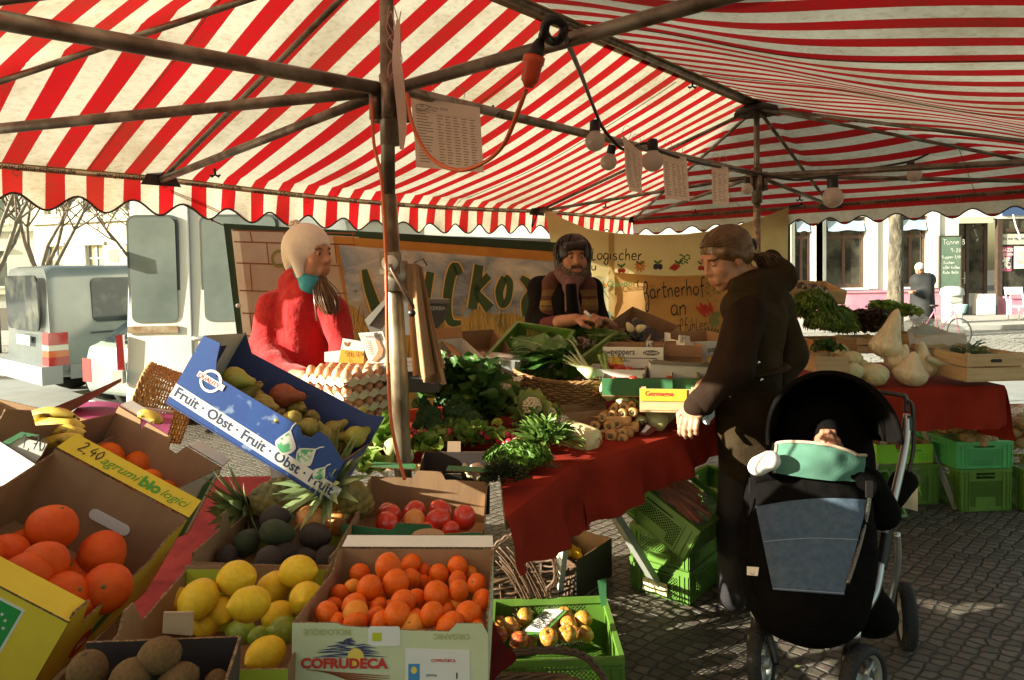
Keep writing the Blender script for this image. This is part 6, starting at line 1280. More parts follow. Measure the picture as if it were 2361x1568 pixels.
crate('low green crate standing on its side behind the stroller',pose((2.23,4.28,.10),20,60,10),(.30,.30,.12),group='crates stacked at the right')
mb=MB();mb.grid(lambda u,v_:at(2080+36*u,1125+45*v_*(1+u*.2),4.2-.1*u),4,4);mb.build('paper_sheet',WHITE,None,label='white paper sheet in the tipped green crate',cat='paper')
SPB=cbox('bright green cardboard box of sweet potatoes',on_g(2.56,4.62,1)@Matrix.Translation((0,0,.273)),(.37,.36,.13),{'f':mat('acid_green_card',(.25,.62,.03),rough=.55),'r':mat('acid_green_card',(0,0,0)),'l':mat('acid_green_card',(0,0,0)),'b':mat('acid_green_card',(0,0,0))},CARD,prof={'f':[(0,0),(.32,0),(.34,-.03),(.55,-.03),(.57,0),(1,0)]})
text('Sweet Potatoes',.026,mat('dark_green_ink',(.02,.09,.02),rough=.6),SPB['f'],SPB['fM']@Matrix.Translation((.13,.082,.001)),bold=.012);text('Patates Douces',.014,_M['dark_green_ink'],SPB['f'],SPB['fM']@Matrix.Translation((.16,.066,.001)));text('Süßkartoffeln',.014,_M['dark_green_ink'],SPB['f'],SPB['fM']@Matrix.Translation((.165,.052,.001)))
mb=MB()
for i in range(4):mb.ribbon([SPB['fM']@V((.28+.025*i,.01,.0012)),SPB['fM']@V((.28+.025*i,.06,.0012))],.0012,SPB['fM'].to_3x3()@V((0,0,1)));mb.ribbon([SPB['fM']@V((.28,.01+.0166*i,.0012)),SPB['fM']@V((.355,.01+.0166*i,.0012))],.0012,SPB['fM'].to_3x3()@V((0,0,1)))
mb.build('grid_print',_M['dark_green_ink'],SPB['f'],smooth=False)
POT=mat('potato_skin',(.40,.27,.10),(.30,.18,.07),9,rough=.7,c3=(.16,.09,.04),sc3=60);SWP=mat('sweet_potato_skin',(.42,.18,.09),(.34,.13,.07),8,rough=.7)
def lumps(name,label,cat,m,center,spread,n,size,seed,group,el_=1.35):
 rnd=random.Random(seed);pm=[]
 for s in range(3):pm.append(ball(14,10,sq=el_,dim=0,nz=.14,nzs=1.6,seed=seed+s).mesh(name,[m]))
 for k in range(n):
  o=bpy.data.objects.new(name,pm[k%3]);COL.objects.link(o);q=k/max(1,n-1)
  p=V(center)+V((rnd.uniform(-1,1)*spread[0],rnd.uniform(-1,1)*spread[1],0));ed=max(abs(p.x-center[0])/spread[0],abs(p.y-center[1])/spread[1]);p.z+=spread[2]*(rnd.uniform(.2,1))*(1-ed**2*.7)
  o.matrix_world=Matrix.Translation(p)@rr_()@Matrix.Scale(size*rnd.uniform(.8,1.15),4);tag(o,label,cat,group)
lumps('potato','brown potato in the bright green crate','potato',POT,(2.97,4.55,.43),(.15,.24,.09),34,.062,3,'potatoes in the bright green crate')
lumps('potato','yellow potato in the orange net sack','potato',POT,(3.42,4.55,.36),(.15,.16,.22),40,.07,5,'potatoes in the orange net')
lumps('sweet_potato','reddish sweet potato in the green cardboard box','sweet potato',SWP,(2.56,4.60,.34),(.13,.12,.04),9,.07,8,'sweet potatoes in the box',1.9)
def net(name,label,c,rad,m):
 t=thing(name,label,'net sack',c);mb=MB();n=26
 def sp(a,b_):r=1+.06*noise.noise(V((cos(a)*2,sin(a)*2,b_*3)));return V((c[0]+rad[0]*cos(a)*sin(b_)*r,c[1]+rad[1]*sin(a)*sin(b_)*r,c[2]-rad[2]*cos(b_)*r))
 for sg in(1,-1):
  for k in range(n):mb.tube([sp(2*pi*k/n+sg*b_*.9,b_)for b_ in[.35+(pi-.5)*i/14 for i in range(15)]],.0013,3,caps=False)
 mb.build('netting',m,t);return t
NETO=mat('orange_netting',(.75,.30,.05),rough=.5)
net('net_sack','orange net sack full of potatoes on the right edge',(3.42,4.55,.43),(.20,.20,.20),NETO);net('net_sack','tan net of potatoes in the bright green crate',(2.97,4.55,.46),(.18,.26,.09),mat('tan_netting',(.5,.32,.12),rough=.6))
mb=MB();mb.grid(lambda u,v_:at(2268+38*u,948+24*v_+6*sin(u*5),4.3+.06*sin(v_*5+u*4)),8,6);mb.build('sack_label',mat('white_red_label',(.8,.75,.7),(.7,.25,.08),14,(.55,.6),rough=.5),None,label='crumpled white and orange sack label above the potatoes',cat='label')
# --- vegetables
def z3(x,y):return 952+x*.3037,714+y*.3037
def z4(x,y):return 1180.5+x*.3037,476+y*.3037
def z5(x,y):return 1771+x*.3037,457+y*.3037
def leaf(mb,b_,d,up,L_,W_,curl=.5,ruf=.15,seed=0,nu=6,nv=4,m=0,vein=None):
 d=V(d).normalized();up=V(up);s=d.cross(up);s=s.normalized()if s.length>1e-4 else V((1,0,0));up=s.cross(d);b_=V(b_)
 def f(u,v_):
  w_=W_*(sin(pi*min(1,u*.93+.07))**.6)*(v_-.5);e=abs(v_-.5)*2
  return b_+d*L_*(u-curl*.25*u*u)+up*(L_*curl*(.35*u-.75*u*u)+W_*.35*e*e*.6+ruf*W_*e*sin(u*13+seed+(3 if v_>.5 else 0)))+s*w_*(1+ruf*.5*sin(u*17+seed))
 mb.grid(f,nu,nv,m)
def veg(name,label,cat,c,group=None):return thing(name,label,cat,tuple(c),group=group)
LG=mat('leaf_green',(.11,.21,.04),(.18,.29,.06),18,rough=.45,transl=.2,bump=.3,bsc=70);LD=mat('dark_leaf',(.045,.115,.022),(.08,.16,.035),20,rough=.4,transl=.12,bump=.4,bsc=60)
LB_=mat('bright_leaf',(.16,.30,.04),(.26,.38,.07),16,rough=.45,transl=.3,bump=.3,bsc=60);LR_=mat('red_lettuce_leaf',(.055,.02,.018),(.08,.08,.025),14,(.45,.7),rough=.4,transl=.1)
def leafy(name,label,cat,c,rad,n,L_,W_,m,ruf=.3,curl=.6,seed=0,group=None,flat=.6,nu=6,nv=4,extra=None):
 rnd=random.Random(seed);t=veg(name,label,cat,c,group);mb=MB();c=V(c)
 for i in range(n):
  a=rnd.uniform(0,2*pi);el_=rnd.uniform(.1,1.5);q=rnd.uniform(.2,1)**.5
  d=V((cos(a)*cos(el_),sin(a)*cos(el_),sin(el_)*.9+.1));p=c+V((d.x*rad[0],d.y*rad[1],d.z*rad[2]))*q*.75
  leaf(mb,p-d*L_*.2,(d+V((rnd.gauss(0,.3),rnd.gauss(0,.3),rnd.gauss(0,.2)))),V((0,0,1))+V((rnd.gauss(0,.4),rnd.gauss(0,.4),0)),L_*rnd.uniform(.7,1.2),W_*rnd.uniform(.7,1.2),curl,ruf,rnd.uniform(0,9),nu,nv)
 mb.build('leaves',m,t);return t
def knob(c,R_,n,r,seed=0,hemi=-.2):
 rnd=random.Random(seed);mb=MB();pr=ball(9,6,sq=1,dim=0,nz=0)
 for i in range(n):
  z=1-(1-hemi)*(i+.5)/n;a=i*2.39996;q=sqrt(max(0,1-z*z));p=V(c)+V((q*cos(a)*R_[0],q*sin(a)*R_[1],z*R_[2]));s_=r*rnd.uniform(.75,1.25)*2
  b_=len(mb.v);mb.v+=[p+v_*s_ for v_ in pr.v];mb.f+=[tuple(b_+k for k in f)for f in pr.f];mb.m+=pr.m
 return mb
BROC=mat('broccoli_floret',(.085,.155,.045),(.05,.10,.03),40,rough=.8,bump=1,bsc=130,dist=.008);STALK=mat('pale_stalk',(.35,.42,.16),rough=.5)
CURD=mat('cauliflower_curd',(.74,.64,.42),(.68,.56,.34),30,rough=.7,bump=.8,bsc=120,dist=.005);YCUR=mat('romanesco_curd',(.50,.50,.05),(.40,.42,.04),40,rough=.7,bump=.9,bsc=110,dist=.005)
for k,(x,y,s_)in enumerate([(120,800,165),(175,895,150),(60,715,120),(345,765,200),(275,870,120),(445,835,150),(500,905,125),(400,900,85),(240,700,140),(60,880,120)]):
 px,py=z3(x,y);c=at(px,py,2.95-.0009*(y-700)*1 if True else 0);r=s_*.3037/2*c.y/F
 t=veg('broccoli','dark green broccoli head heaped behind the radishes','broccoli',c,'broccoli heads');r*=1.22;knob(c+V((0,0,-r*.1)),(r*.82,r*.82,r*.72),70,r*.19,k).build('florets',BROC,t);MB().tube([c+V((0,0,-r*.2)),c+V((.01,.02,-r*1.2))],r*.3,8).build('stalk',STALK,t)
for k,(x,y,s_,m,n)in enumerate([(120,640,.10,LD,18),(320,650,.10,LD,18),(560,740,.09,LD,16),(720,800,.08,LG,14),(560,860,.08,LG,12),(190,590,.11,LD,16),(400,560,.10,LD,16),(500,680,.11,LG,13),(640,770,.09,LD,14),(260,560,.09,LD,10),(560,600,.07,LD,10)]):
 c=at(*z3(x,y),3.05-.05*k/3);leafy('brassica_leaves',['wide dark leaves of the cabbage family behind the broccoli','broad mid green leaf cluster beside the cauliflower'][m is LG]if k in(0,2)else 'leafy outer leaves among the broccoli heads','leaves',c,(s_,s_,s_*.8),n,.14,.115,m,.15,.5,k+3,'leaf clusters around the broccoli' if k not in(0,2)else None,nu=7)
for x,y,s_,d in((250,575,95,2.98),(415,665,90,2.93),(640,862,75,2.75)):
 c=at(*z3(x,y),d);t=veg('romanesco','yellow green romanesco head among dark leaves','romanesco',c,'romanesco heads');r=s_*.3037/2*d/F;knob(c,(r,r,r*.8),40,r*.22,int(x)).build('curd',YCUR,t)
def cauli(x,y,s_,d,label,ex=0):
 c=at(*z3(x,y),d);r=s_*.3037/2*d/F;t=veg('cauliflower',label,'cauliflower',c);A=align(c,(.15,-.75,.65));kb=knob((0,0,r*.1),(r*.66,r*.66,r*.55),60,r*.13,int(x));kb.v=[A@p for p in kb.v];kb.build('curd',CURD,t);mb=MB();rnd=random.Random(int(x))
 for i in range(11):a=i*2*pi/11+ex;A3=A.to_3x3();leaf(mb,A@V((cos(a)*r*.35,sin(a)*r*.35,-r*.55)),A3@V((cos(a),sin(a),.55)),A3@V((-cos(a),-sin(a),.8)),r*rnd.uniform(1.0,1.35),r*1.2,-.8,.14,i,8,6)
 mb.build('leaves',mat('pale_green_leaf',(.34,.42,.10),(.50,.52,.20),12,rough=.45,transl=.25,bump=.3,bsc=60),t)
cauli(690,640,210,2.98,'cauliflower with a cream curd, left of the wicker basket');cauli(900,740,200,2.78,'cauliflower folded in pale leaves, under the plastic bag');cauli(1040,790,130,2.80,'small cauliflower right of the folded one',.4)
RADM=mat('radish_skin',(.58,.02,.05),(.62,.05,.08),9,rough=.3,coat=.4)
for k,(x,y,s_)in enumerate([(80,972,55),(112,1003,62),(215,992,58),(270,970,58),(520,970,52),(565,1000,55),(660,1022,70),(716,992,52),(765,1012,52),(730,1048,58),(820,1045,62),(830,1098,52),(866,1106,46),(250,1018,50),(700,1060,48),(-10,960,50),(20,985,50)]):
 c=at(*z3(x,y),2.60-.04*(y>1040));c.z+=.02;r=s_*.3037*c.y/F*1.1;t=thing('radish','shiny red radish lying in front of the broccoli','radish',M=Matrix.Translation(c)@rr_()@Matrix.Scale(r,4),group='radishes');ball(14,10,sq=1,dim=0,nz=.05,seed=k).build('bulb',RADM,t,local=True);MB().tube(cr([(0,0,-.45),(.1,0,-.9),(.3,.1,-1.4)],3),[.07,.05,.04,.03,.02,.01,.005],5).build('root',mat('radish_root',(.8,.7,.6),rough=.6),t,local=True)
c=at(*z3(390,985),2.62);leafy('radish_greens','bright leaves of the radish bunches','leaves',c,(.18,.08,.03),34,.09,.05,LB_,.2,.5,4)
jc=at(*z3(684,960),2.72);jr=.036;t=veg('jar','glass jar with a golden lid between the radishes','jar',jc);MB().lathe([(jr*.9,-.05),(jr,-.04),(jr,.0),(jr*.9,.01)],20,Matrix.Translation(jc)).build('glass',mat('jar_glass',(.05,.06,.03),rough=.08,coat=1),t);MB().lathe([(jr*.96,.01),(jr*.98,.026),(jr*.8,.029),(0,.028)],20,Matrix.Translation(jc)).build('lid',mat('gold_lid',(.55,.38,.14),rough=.3,metal=.8),t)
c=at(*z3(1010,1020),2.56);leafy('herb_bunch','bunch of long narrow sorrel leaves before the white celery','herbs',c,(.15,.10,.08),170,.085,.024,LG,.1,.5,9,nu=6,nv=2)
c=at(*z3(790,1170),2.36);leafy('parsley_bunch','bright curly parsley at the table edge','herbs',c,(.16,.12,.08),420,.030,.034,mat('parsley_green',(.09,.22,.025),(.16,.30,.04),30,rough=.5,transl=.3),.6,.7,10,nu=4,nv=4)
c=at(*z3(690,1310),2.16);leafy('herb_bunch','dark mossy bunch of thyme spilling over the cloth edge','herbs',c,(.10,.07,.085),700,.020,.010,mat('moss_green',(.035,.05,.015),(.06,.07,.02),30,rough=.8,transl=.2),.3,.4,11,nu=2,nv=2)
mb=MB();rnd=random.Random(3);c=at(*z3(1040,1180),2.42);t=veg('rosemary_sprig','rosemary sprigs lying on the cloth','herbs',c)
for k in range(3):
 a=at(*z3(940,1160+18*k),2.42);b_=at(*z3(1130,1205+12*k),2.40);mb.tube([a,b_],.0015,4)
 for i in range(30):p=a.lerp(b_,i/30);o_=V((rnd.uniform(-.3,.6),rnd.uniform(-.5,.5),rnd.uniform(0,.8)));mb.tube([p,p+o_*.022],[.0012,.0005],3)
mb.build('sprigs',mat('rosemary_green',(.14,.18,.08),rough=.7),t)
for k,(x,y,d,r_,n,m_,lb)in enumerate([(330,960,2.72,.09,26,LB_,'bright radish leaves spread in front of the broccoli'),(560,1010,2.62,.08,22,LB_,'pale leaf bunch beside the radishes'),(900,880,2.75,.08,24,LG,'green leaves under the folded cauliflower'),(1080,900,2.82,.05,12,LB_,'small pale leaves at the celery bag'),(130,1060,2.5,.08,22,LB_,'bright lettuce leaves right of the pole foot')]):
 leafy('loose_leaves',lb,'leaves',at(*z3(x,y),d),(r_,r_*.7,.045),n,.085,.055,m_,.25,.7,60+k,None)
c=at(880,1020,2.45);leafy('chard_leaves','pale green kohlrabi leaves left of the pole','leaves',c,(.07,.05,.07),16,.12,.07,LB_,.12,.6,14);c=at(850,1085,2.28);leafy('lettuce_leaves','yellow green lettuce leaves hanging beside the blue box','leaves',c,(.05,.04,.06),12,.10,.07,mat('yellow_green_leaf',(.24,.38,.06),(.32,.42,.1),14,rough=.5,transl=.35),.2,.6,15)  # second bunch uses a paler yellow green leaf colour
for x,y,s_ in((905,1030,42),(935,1050,40)):c=at(x,y,2.38);t=veg('kohlrabi','pale green kohlrabi bulb left of the pole','kohlrabi',c,'kohlrabi bulbs');MB().lathe([(.001,-.5),(.35,-.4),(.5,-.1),(.45,.25),(.2,.45),(.001,.5)],16,Matrix.Translation(c)@Matrix.Scale(s_*2.38/F,4)).build('bulb',mat('kohlrabi_skin',(.52,.58,.28),rough=.4),t)
a=at(*z3(1020,880),2.80);b_=at(*z3(1395,1030),2.66);t=veg('celery_heart','long white celery heart partly in a milky plastic bag','celery',b_);A=align(a,b_-a);L_=(b_-a).length
def cf(u,v_):an=v_*2*pi;r=(.036+.024*sin(min(1,u*1.25)*pi/2))*(1 if u<.93 else sqrt(max(0,1-((u-.93)/.071)**2))*.6+.4);r*=1+.05*cos(an*7)*(1-u*.5);return A@V((r*cos(an),r*sin(an),u*L_))
mb=MB();mb.grid(cf,26,42);mb.build('stalks',mat('celery_white',(.76,.70,.42),(.62,.62,.28),5,rough=.35,stretch=(1,1,.2),coat=.2),t);MB().lathe([(0,.003),(.016,.004),(.026,0),(.03,-.006)],14,A@Matrix.Translation((0,0,L_))).build('cut_end',mat('celery_cut',(.55,.42,.2),(.7,.62,.4),60,rough=.6),t)
mb=MB();mb.grid(lambda u,v_:A@V(((.062+.02*noise.noise(V((u*5,v_*6,2)))+.012*sin(u*25))*cos(v_*2*pi),(.058+.02*noise.noise(V((u*5,v_*6,7))))*sin(v_*2*pi),-.10+u*(L_*.78))),26,30);mb.build('plastic_bag',mat('milky_bag',(.80,.80,.72),rough=.2,alpha=.5,bump=.7,bsc=18,dist=.02),None,label='milky plastic bag round the white celery',cat='bag')
PAR=mat('parsnip_skin',(.56,.33,.12),(.44,.23,.08),14,rough=.6,bump=.4,bsc=60,c3=(.28,.14,.05),sc3=40);PART=mat('parsnip_crown',(.20,.13,.05),(.10,.06,.03),30,rough=.8)
def parsnip(c,s_,d,label='parsnip with its crown facing out of the pile',g='parsnips'):
 t=thing('parsnip',label,'parsnip',M=align(c,d,s=s_),group=g);MB().lathe([(.001,-3.4),(.08,-3),(.2,-2.2),(.34,-1.1),(.46,-.35),(.5,-.05),(.44,.14),(.30,.19)],14,None,.08,1.5,random.random()*9).build('root',PAR,t,local=True);MB().lathe([(.30,.19),(.26,.10),(.2,.09)],12).build('ring',mat('parsnip_pale',(.62,.44,.2),rough=.6),t,local=True);MB().lathe([(.21,.08),(.14,.15),(.07,.22),(.001,.22)],8).build('crown',PART,t,local=True)
for k,(x,y,s_)in enumerate([(1380,885,82),(1440,820,82),(1512,802,78),(1588,790,82),(1600,742,86),(1525,752,66),(1490,888,98),(1552,868,80),(1502,962,96),(1592,938,82),(1587,985,82),(1662,725,62),(1668,780,80)]):
 c=at(*z3(x,y),2.92-.0006*(y-740));parsnip(c,s_*.3037*c.y/F,(-.35+.1*sin(k*3),-1,.12*cos(k*2)))
for x,y,dx in((1640,850,(1,-.3,-.1)),(1700,890,(1,-.2,-.05)),(1650,935,(.9,.2,-.1)),(1430,950,(-1,-.2,0))):c=at(*z3(x,y),2.84);parsnip(c,.046,dx,'parsnip lying sideways beside the pile','sideways parsnips')
FEN=mat('fennel_bulb',(.66,.62,.34),(.52,.54,.22),5,rough=.35,stretch=(1,1,.3),coat=.2);FENS=mat('fennel_stalk',(.30,.42,.10),rough=.4)
def fennel(x,y,s_,d,dirs,label):
 c=at(*z3(x,y),d);r=s_*.3037/2*d/F;t=veg('fennel',label,'fennel',c,'fennel bulbs');ax=V(dirs[0]).normalized();A=align(c,ax,s=r)
 mb=MB();mb.grid(lambda u,v_:A@V(((.25+.85*sin(pi*min(1,u*.86+.12))**.8)*cos(v_*2*pi)*(1+.05*sin(v_*18)),.72*(.25+.85*sin(pi*min(1,u*.86+.12))**.8)*sin(v_*2*pi),-1+2.2*u)),14,24);mb.build('bulb',FEN,t)
 MB().lathe([(0,.06),(.3,.05),(.36,0)],12,A@Matrix.Translation((0,0,-1.02))@Matrix.Rotation(pi,4,'X')).build('base_cut',mat('celery_cut',(0,0,0)),t)
 for q,dd in enumerate(dirs):
  a=c+ax*r*.9;e=a+V(dd).normalized()*r*2.6;mb=MB().tube(cr([a,a.lerp(e,.5)+V((0,0,.006)),e],4),[r*.3]*4+[r*.2]*5,8);mb.build('stalk',FENS,t);fr=MB();rnd=random.Random(q+int(x))
  for i in range(40):p=a.lerp(e,rnd.uniform(.6,1.1));fr.tube([p,p+V((rnd.gauss(0,1),rnd.gauss(0,1),rnd.gauss(.4,.8)))*r*.3],[.0015,.0007],3)
  fr.build('fronds',LG,t)
fennel(1505,605,160,3.05,[(-.3,.3,1),(-.1,.2,1)],'white fennel bulb standing before the wicker basket end');fennel(1640,615,140,3.1,[(-1,.4,.7),(-.9,.2,.9)],'fennel bulb with stalks to the upper left');fennel(1600,690,105,2.98,[(0,1,.3)],'small fennel bulb above the parsnips')
fennel(1855,838,150,2.95,[(-1,.3,.75),(-1,.2,1.0)],'fennel bulb nearest the price sign');fennel(1910,780,150,3.05,[(-1,.3,.9)],'fennel bulb behind the nearest one');fennel(1730,838,85,2.92,[(0,1,.2)],'little fennel bulb between parsnips and sign')
t=thing('price_sign','red and white price sign reading 2,99 before the fennel','price sign',tuple(at(*z3(1800,930),2.85)));K=[at(*z3(*q),d)for q,d in(((1775,865),2.87),((1860,900),2.86),((1790,955),2.83),((1715,950),2.84))];MB().grid(quadplane(K),2,2).build('card',mat('maroon_card',(.14,.03,.02),rough=.5),t)
Q=[quadplane(K)(u,v_)+V((0,-.001,.002))for u,v_ in((.08,.1),(.5,.15),(.42,.8),(.05,.8))];MB().add(Q,[(0,1,2,3)]).build('white_field',WHITE,t,smooth=False);hand('2,99',.030,.003,INK,t,align(quadplane(K)(.1,.72)+V((0,-.002,.004)),(K[1]-K[0]).cross(K[0]-K[3]).normalized(),K[0]-K[3]),adv=.45)
# --- wicker
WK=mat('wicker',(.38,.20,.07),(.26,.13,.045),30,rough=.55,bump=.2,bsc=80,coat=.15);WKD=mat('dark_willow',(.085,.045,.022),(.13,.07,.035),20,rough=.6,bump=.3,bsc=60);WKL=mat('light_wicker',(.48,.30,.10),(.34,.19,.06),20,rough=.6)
def basket(label,M,a,b_,h,flare=1.25,levels=12,n=44,m=WK,r=.0052,rim=.010,wob=.006,exp=3.2,rimz=None):
 t=thing('wicker_basket',label,'basket',M=M)
 def S(th,z):
  q=1+(flare-1)*z/h;c,s_=cos(th),sin(th);k=(abs(c)**exp+abs(s_)**exp)**(-1/exp);zz=z+(rimz(th)*z/h if rimz else 0);return V((c*k*a*q,s_*k*b_*q,zz))
 mb=MB()
 for i in range(n):th=2*pi*i/n;mb.tube([S(th,h*j/5)for j in range(6)],r*.8,5)
 mb.build('stakes',m,t,local=True);mb=MB()
 for l in range(levels):
  z=h*(l+.6)/levels;pts=[]
  for i in range(n*3):th=2*pi*i/(n*3);p=S(th,z+.002*sin(i*2.1+l));nr=V((p.x,p.y,0)).normalized();pts.append(p+nr*wob*cos(pi*i/3+pi*l))
  mb.tube(pts,r,5,closed=True)
 mb.build('weave',m,t,local=True);mb=MB()
 for s_ in range(3):mb.tube([S(2*pi*i/(n*2),h)+V((0,0,rim*.6*sin(i*1.1+s_*2.1)))+S(2*pi*i/(n*2),h).normalized()*rim*.6*cos(i*1.1+s_*2.1)for i in range(n*2)],rim*.62,6,closed=True)
 mb.build('rim',m,t,local=True);MB().lathe([(0,.004),(min(a,b_)*.98,.004)],24,Matrix.Scale(1,4),sx=a/min(a,b_),sy=b_/min(a,b_)).build('base',m,t,local=True);return t
bm=pose(at(1300,925,3.28),-12,2,4);basket('oval brown wicker basket of chard in the middle of the vegetable table',bm,.185,.15,.15,1.34,11,46,rimz=lambda th:.018*cos(2*th))
CHD=mat('chard_leaf',(.045,.12,.02),(.08,.17,.035),9,rough=.35,transl=.12,bump=.8,bsc=38,dist=.012,coat=.2);CHS=mat('chard_rib',(.62,.66,.38),(.50,.58,.25),8,rough=.35,coat=.2)
t=thing('chard_bunch','dark green chard with thick pale ribs lying in the wicker basket','chard',tuple(at(1340,850,3.2)));mbl,mbs=MB(),MB();rnd=random.Random(5)
for k in range(15):
 q=k/14;a=at(*z3(1335-9*(k%4),478-9*(k%5)),3.08+.012*(k%6));e=at(*z3(740+230*(k%3)*.7,210+250*q),3.22+.02*(k%5));mid=a.lerp(e,.45)+V((0,0,.035+.02*(k%3)))
 P=cr([a,mid,e],8);mbs.tube(P,[.012*max(.12,1-1.5*i/len(P))for i in range(len(P))],7,flat=.6);d=(e-mid);leaf(mbl,a.lerp(mid,.7)+V((0,-.01,.01)),d,V((.1,-.5-.05*(k%4),.8)),(e-a).length*.78,.12,.45,.10,k,22,10)
sdf_mesh([rc(at(*z3(1270,440),3.1),at(*z3(1345,480),3.06),.016,.030)],.006,.02).build('butt',CHS,t);mbl.build('leaves',CHD,t);mbs.build('ribs',CHS,t)
lumps('mushroom','brown item under the chard in the wicker basket','vegetable',WKD,at(1320,900,3.26),(.1,.07,.02),5,.07,3,'vegetables under the chard')
gm=at(372,950,3.3);basket('light wicker hamper lying on its side behind the blue box',Matrix.Translation(at(385,935,2.75))@Matrix.Rotation(radians(-68),4,'Y')@Matrix.Rotation(radians(20),4,'X')@Matrix.Translation((0,0,-.10)),.115,.115,.21,1.15,21,36,WKL,.0036,.009,wob=.005,exp=4)
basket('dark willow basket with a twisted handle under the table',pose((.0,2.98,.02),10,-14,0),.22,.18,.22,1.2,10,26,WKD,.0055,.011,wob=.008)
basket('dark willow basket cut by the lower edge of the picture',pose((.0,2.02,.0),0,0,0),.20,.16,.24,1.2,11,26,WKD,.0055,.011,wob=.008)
for L_,lb in((((1135,1265),(1180,1235),(1240,1245),(1275,1285),(1282,1335),(1262,1360)),'under the table'),(((1130,1530),(1190,1505),(1290,1500),(1350,1515),(1390,1560),(1410,1600)),'at the lower edge')):
 d_=2.75 if 'under' in lb else 2.0;P=cr([at(x,y,d_)for x,y in L_],10);t=thing('basket_handle','twisted dark willow handle of the basket '+lb,'handle',tuple(P[0]));mb=MB()
 for s_ in range(3):mb.tube([p+V((cos(i*.55+s_*2.1),.3,sin(i*.55+s_*2.1)))*.007 for i,p in enumerate(P)],.006,6)
 mb.build('strands',WKD,t)
mb=MB();rnd=random.Random(4)
for k in range(26):a=at(1140+rnd.uniform(0,60),1255+rnd.uniform(0,60),2.8);mb.tube(cr([a,a+V((.06,-.03,-.06)),a+V((.13,-.05,-.17-rnd.uniform(0,.05)))],4),.0035,5)
mb.build('willow_rods',WKD,None,label='loose dark willow rods leaning in the basket under the table',cat='rods')
# --- boxes, tubs and crates on the vegetable table
tp_=lambda x,y,h=0:onz(*z3(x,y),TZ+h)
cbox('small empty brown cardboard box under the wicker basket',pose(at(*z3(1300,850),3.02)-V((0,0,.02)),16),(.25,.17,.085),prof={'f':[(0,0),(1,0)],'r':[(0,0),(.3,0),(.36,-.04),(.7,-.04),(.76,0),(1,0)]},group='cardboard boxes on the vegetable table')
MUSH=mat('mushroom_skin',(.50,.38,.25),(.40,.28,.17),12,rough=.7)
def openbox(x,y,d,dims,yaw,tx,ty,label,m=CARD,mi=CARD,dz=0,**k):c=at(*z3(x,y),d);return cbox(label,pose(c+V((0,0,dz)),yaw,tx,ty),dims,m,mi,group='cardboard boxes on the vegetable table',**k)
ORC=mat('orange_brown_card',(.48,.24,.10),(.42,.2,.08),12,rough=.8)
openbox(300,440,3.25,(.22,.26,.09),35,22,0,'orange brown open box of mushrooms beside the paper bags',ORC,WHTB,lips=[('l',0,1,.09,55,ORC),('b',0,1,.05,30,ORC)]);openbox(480,420,3.5,(.30,.30,.12),30,24,0,'larger open box of mushrooms behind it',ORC,CARD,lips=[('l',0,1,.09,60,ORC)])
lumps('mushroom','pale brown mushroom in the open boxes','mushroom',MUSH,at(*z3(480,390),3.42),(.06,.06,.04),9,.05,3,'mushrooms in the open boxes',.7);lumps('mushroom','small brown mushroom in the front box','mushroom',MUSH,at(*z3(330,385),3.2),(.05,.05,.03),10,.026,4,'small mushrooms in the front box',.7)
slab('price_card',[z3(280,410),z3(390,398),z3(396,500),z3(300,505)],3.02,.002,WHITE,thing('price_card','white price card with a red square behind the broccoli','price card',tuple(at(*z3(340,500),3.02))));slab('red_square',[z3(295,450),z3(350,446),z3(352,474),z3(300,478)],3.018,.0006,RINK,[o for o in COL.objects if o.name.startswith('price_card')and o.type=='EMPTY'][-1])
TUB=mat('clear_tub',(.85,.9,.85),rough=.08,alpha=.3,spec=.9);SALM=LB_
for(x,y,d,dims,yaw,lb)in((700,500,3.25,(.17,.12,.09),-15,'clear plastic tub of salad leaves left of the wicker basket'),(650,580,3.1,(.20,.13,.03),-18,'flat clear plastic punnet lid with a printed label')):
 M=pose(at(*z3(x,y),d),yaw,6,4);w_,l,h=dims;t=thing('plastic_tub',lb,'tub',M=M);mb=MB()
 mb.grid(lambda u,v_:((w_/2)*(.86+.14*v_)*max(-1,min(1,1.25*cos(u*2*pi))),(l/2)*(.86+.14*v_)*max(-1,min(1,1.25*sin(u*2*pi))),h*v_),40,4);mb.box((-w_/2,-l/2,h),(w_/2,l/2,h+.004));mb.build('shell',TUB,t,local=True,smooth=False)
 if h>.05:leafy('salad_leaves','loose salad leaves inside the clear tub','salad',M@V((0,0,.035)),(.065,.045,.03),40,.05,.028,SALM,.2,.5,6)
 MB().box((-.04,-.03,h+.005),(.04,.03,h+.006)).build('label',WHITE,t,local=True,smooth=False)
crate('empty green crate tilted behind the chard, left of two',pose(at(*z3(900,420),3.55),-22,18,8),(.34,.46,.13),group='green crates behind the basket');crate('empty green crate tilted behind the chard, right of two',pose(at(*z3(1190,400),3.62)+V((0,0,.01)),-32,12,8),(.34,.50,.12),group='green crates behind the basket')
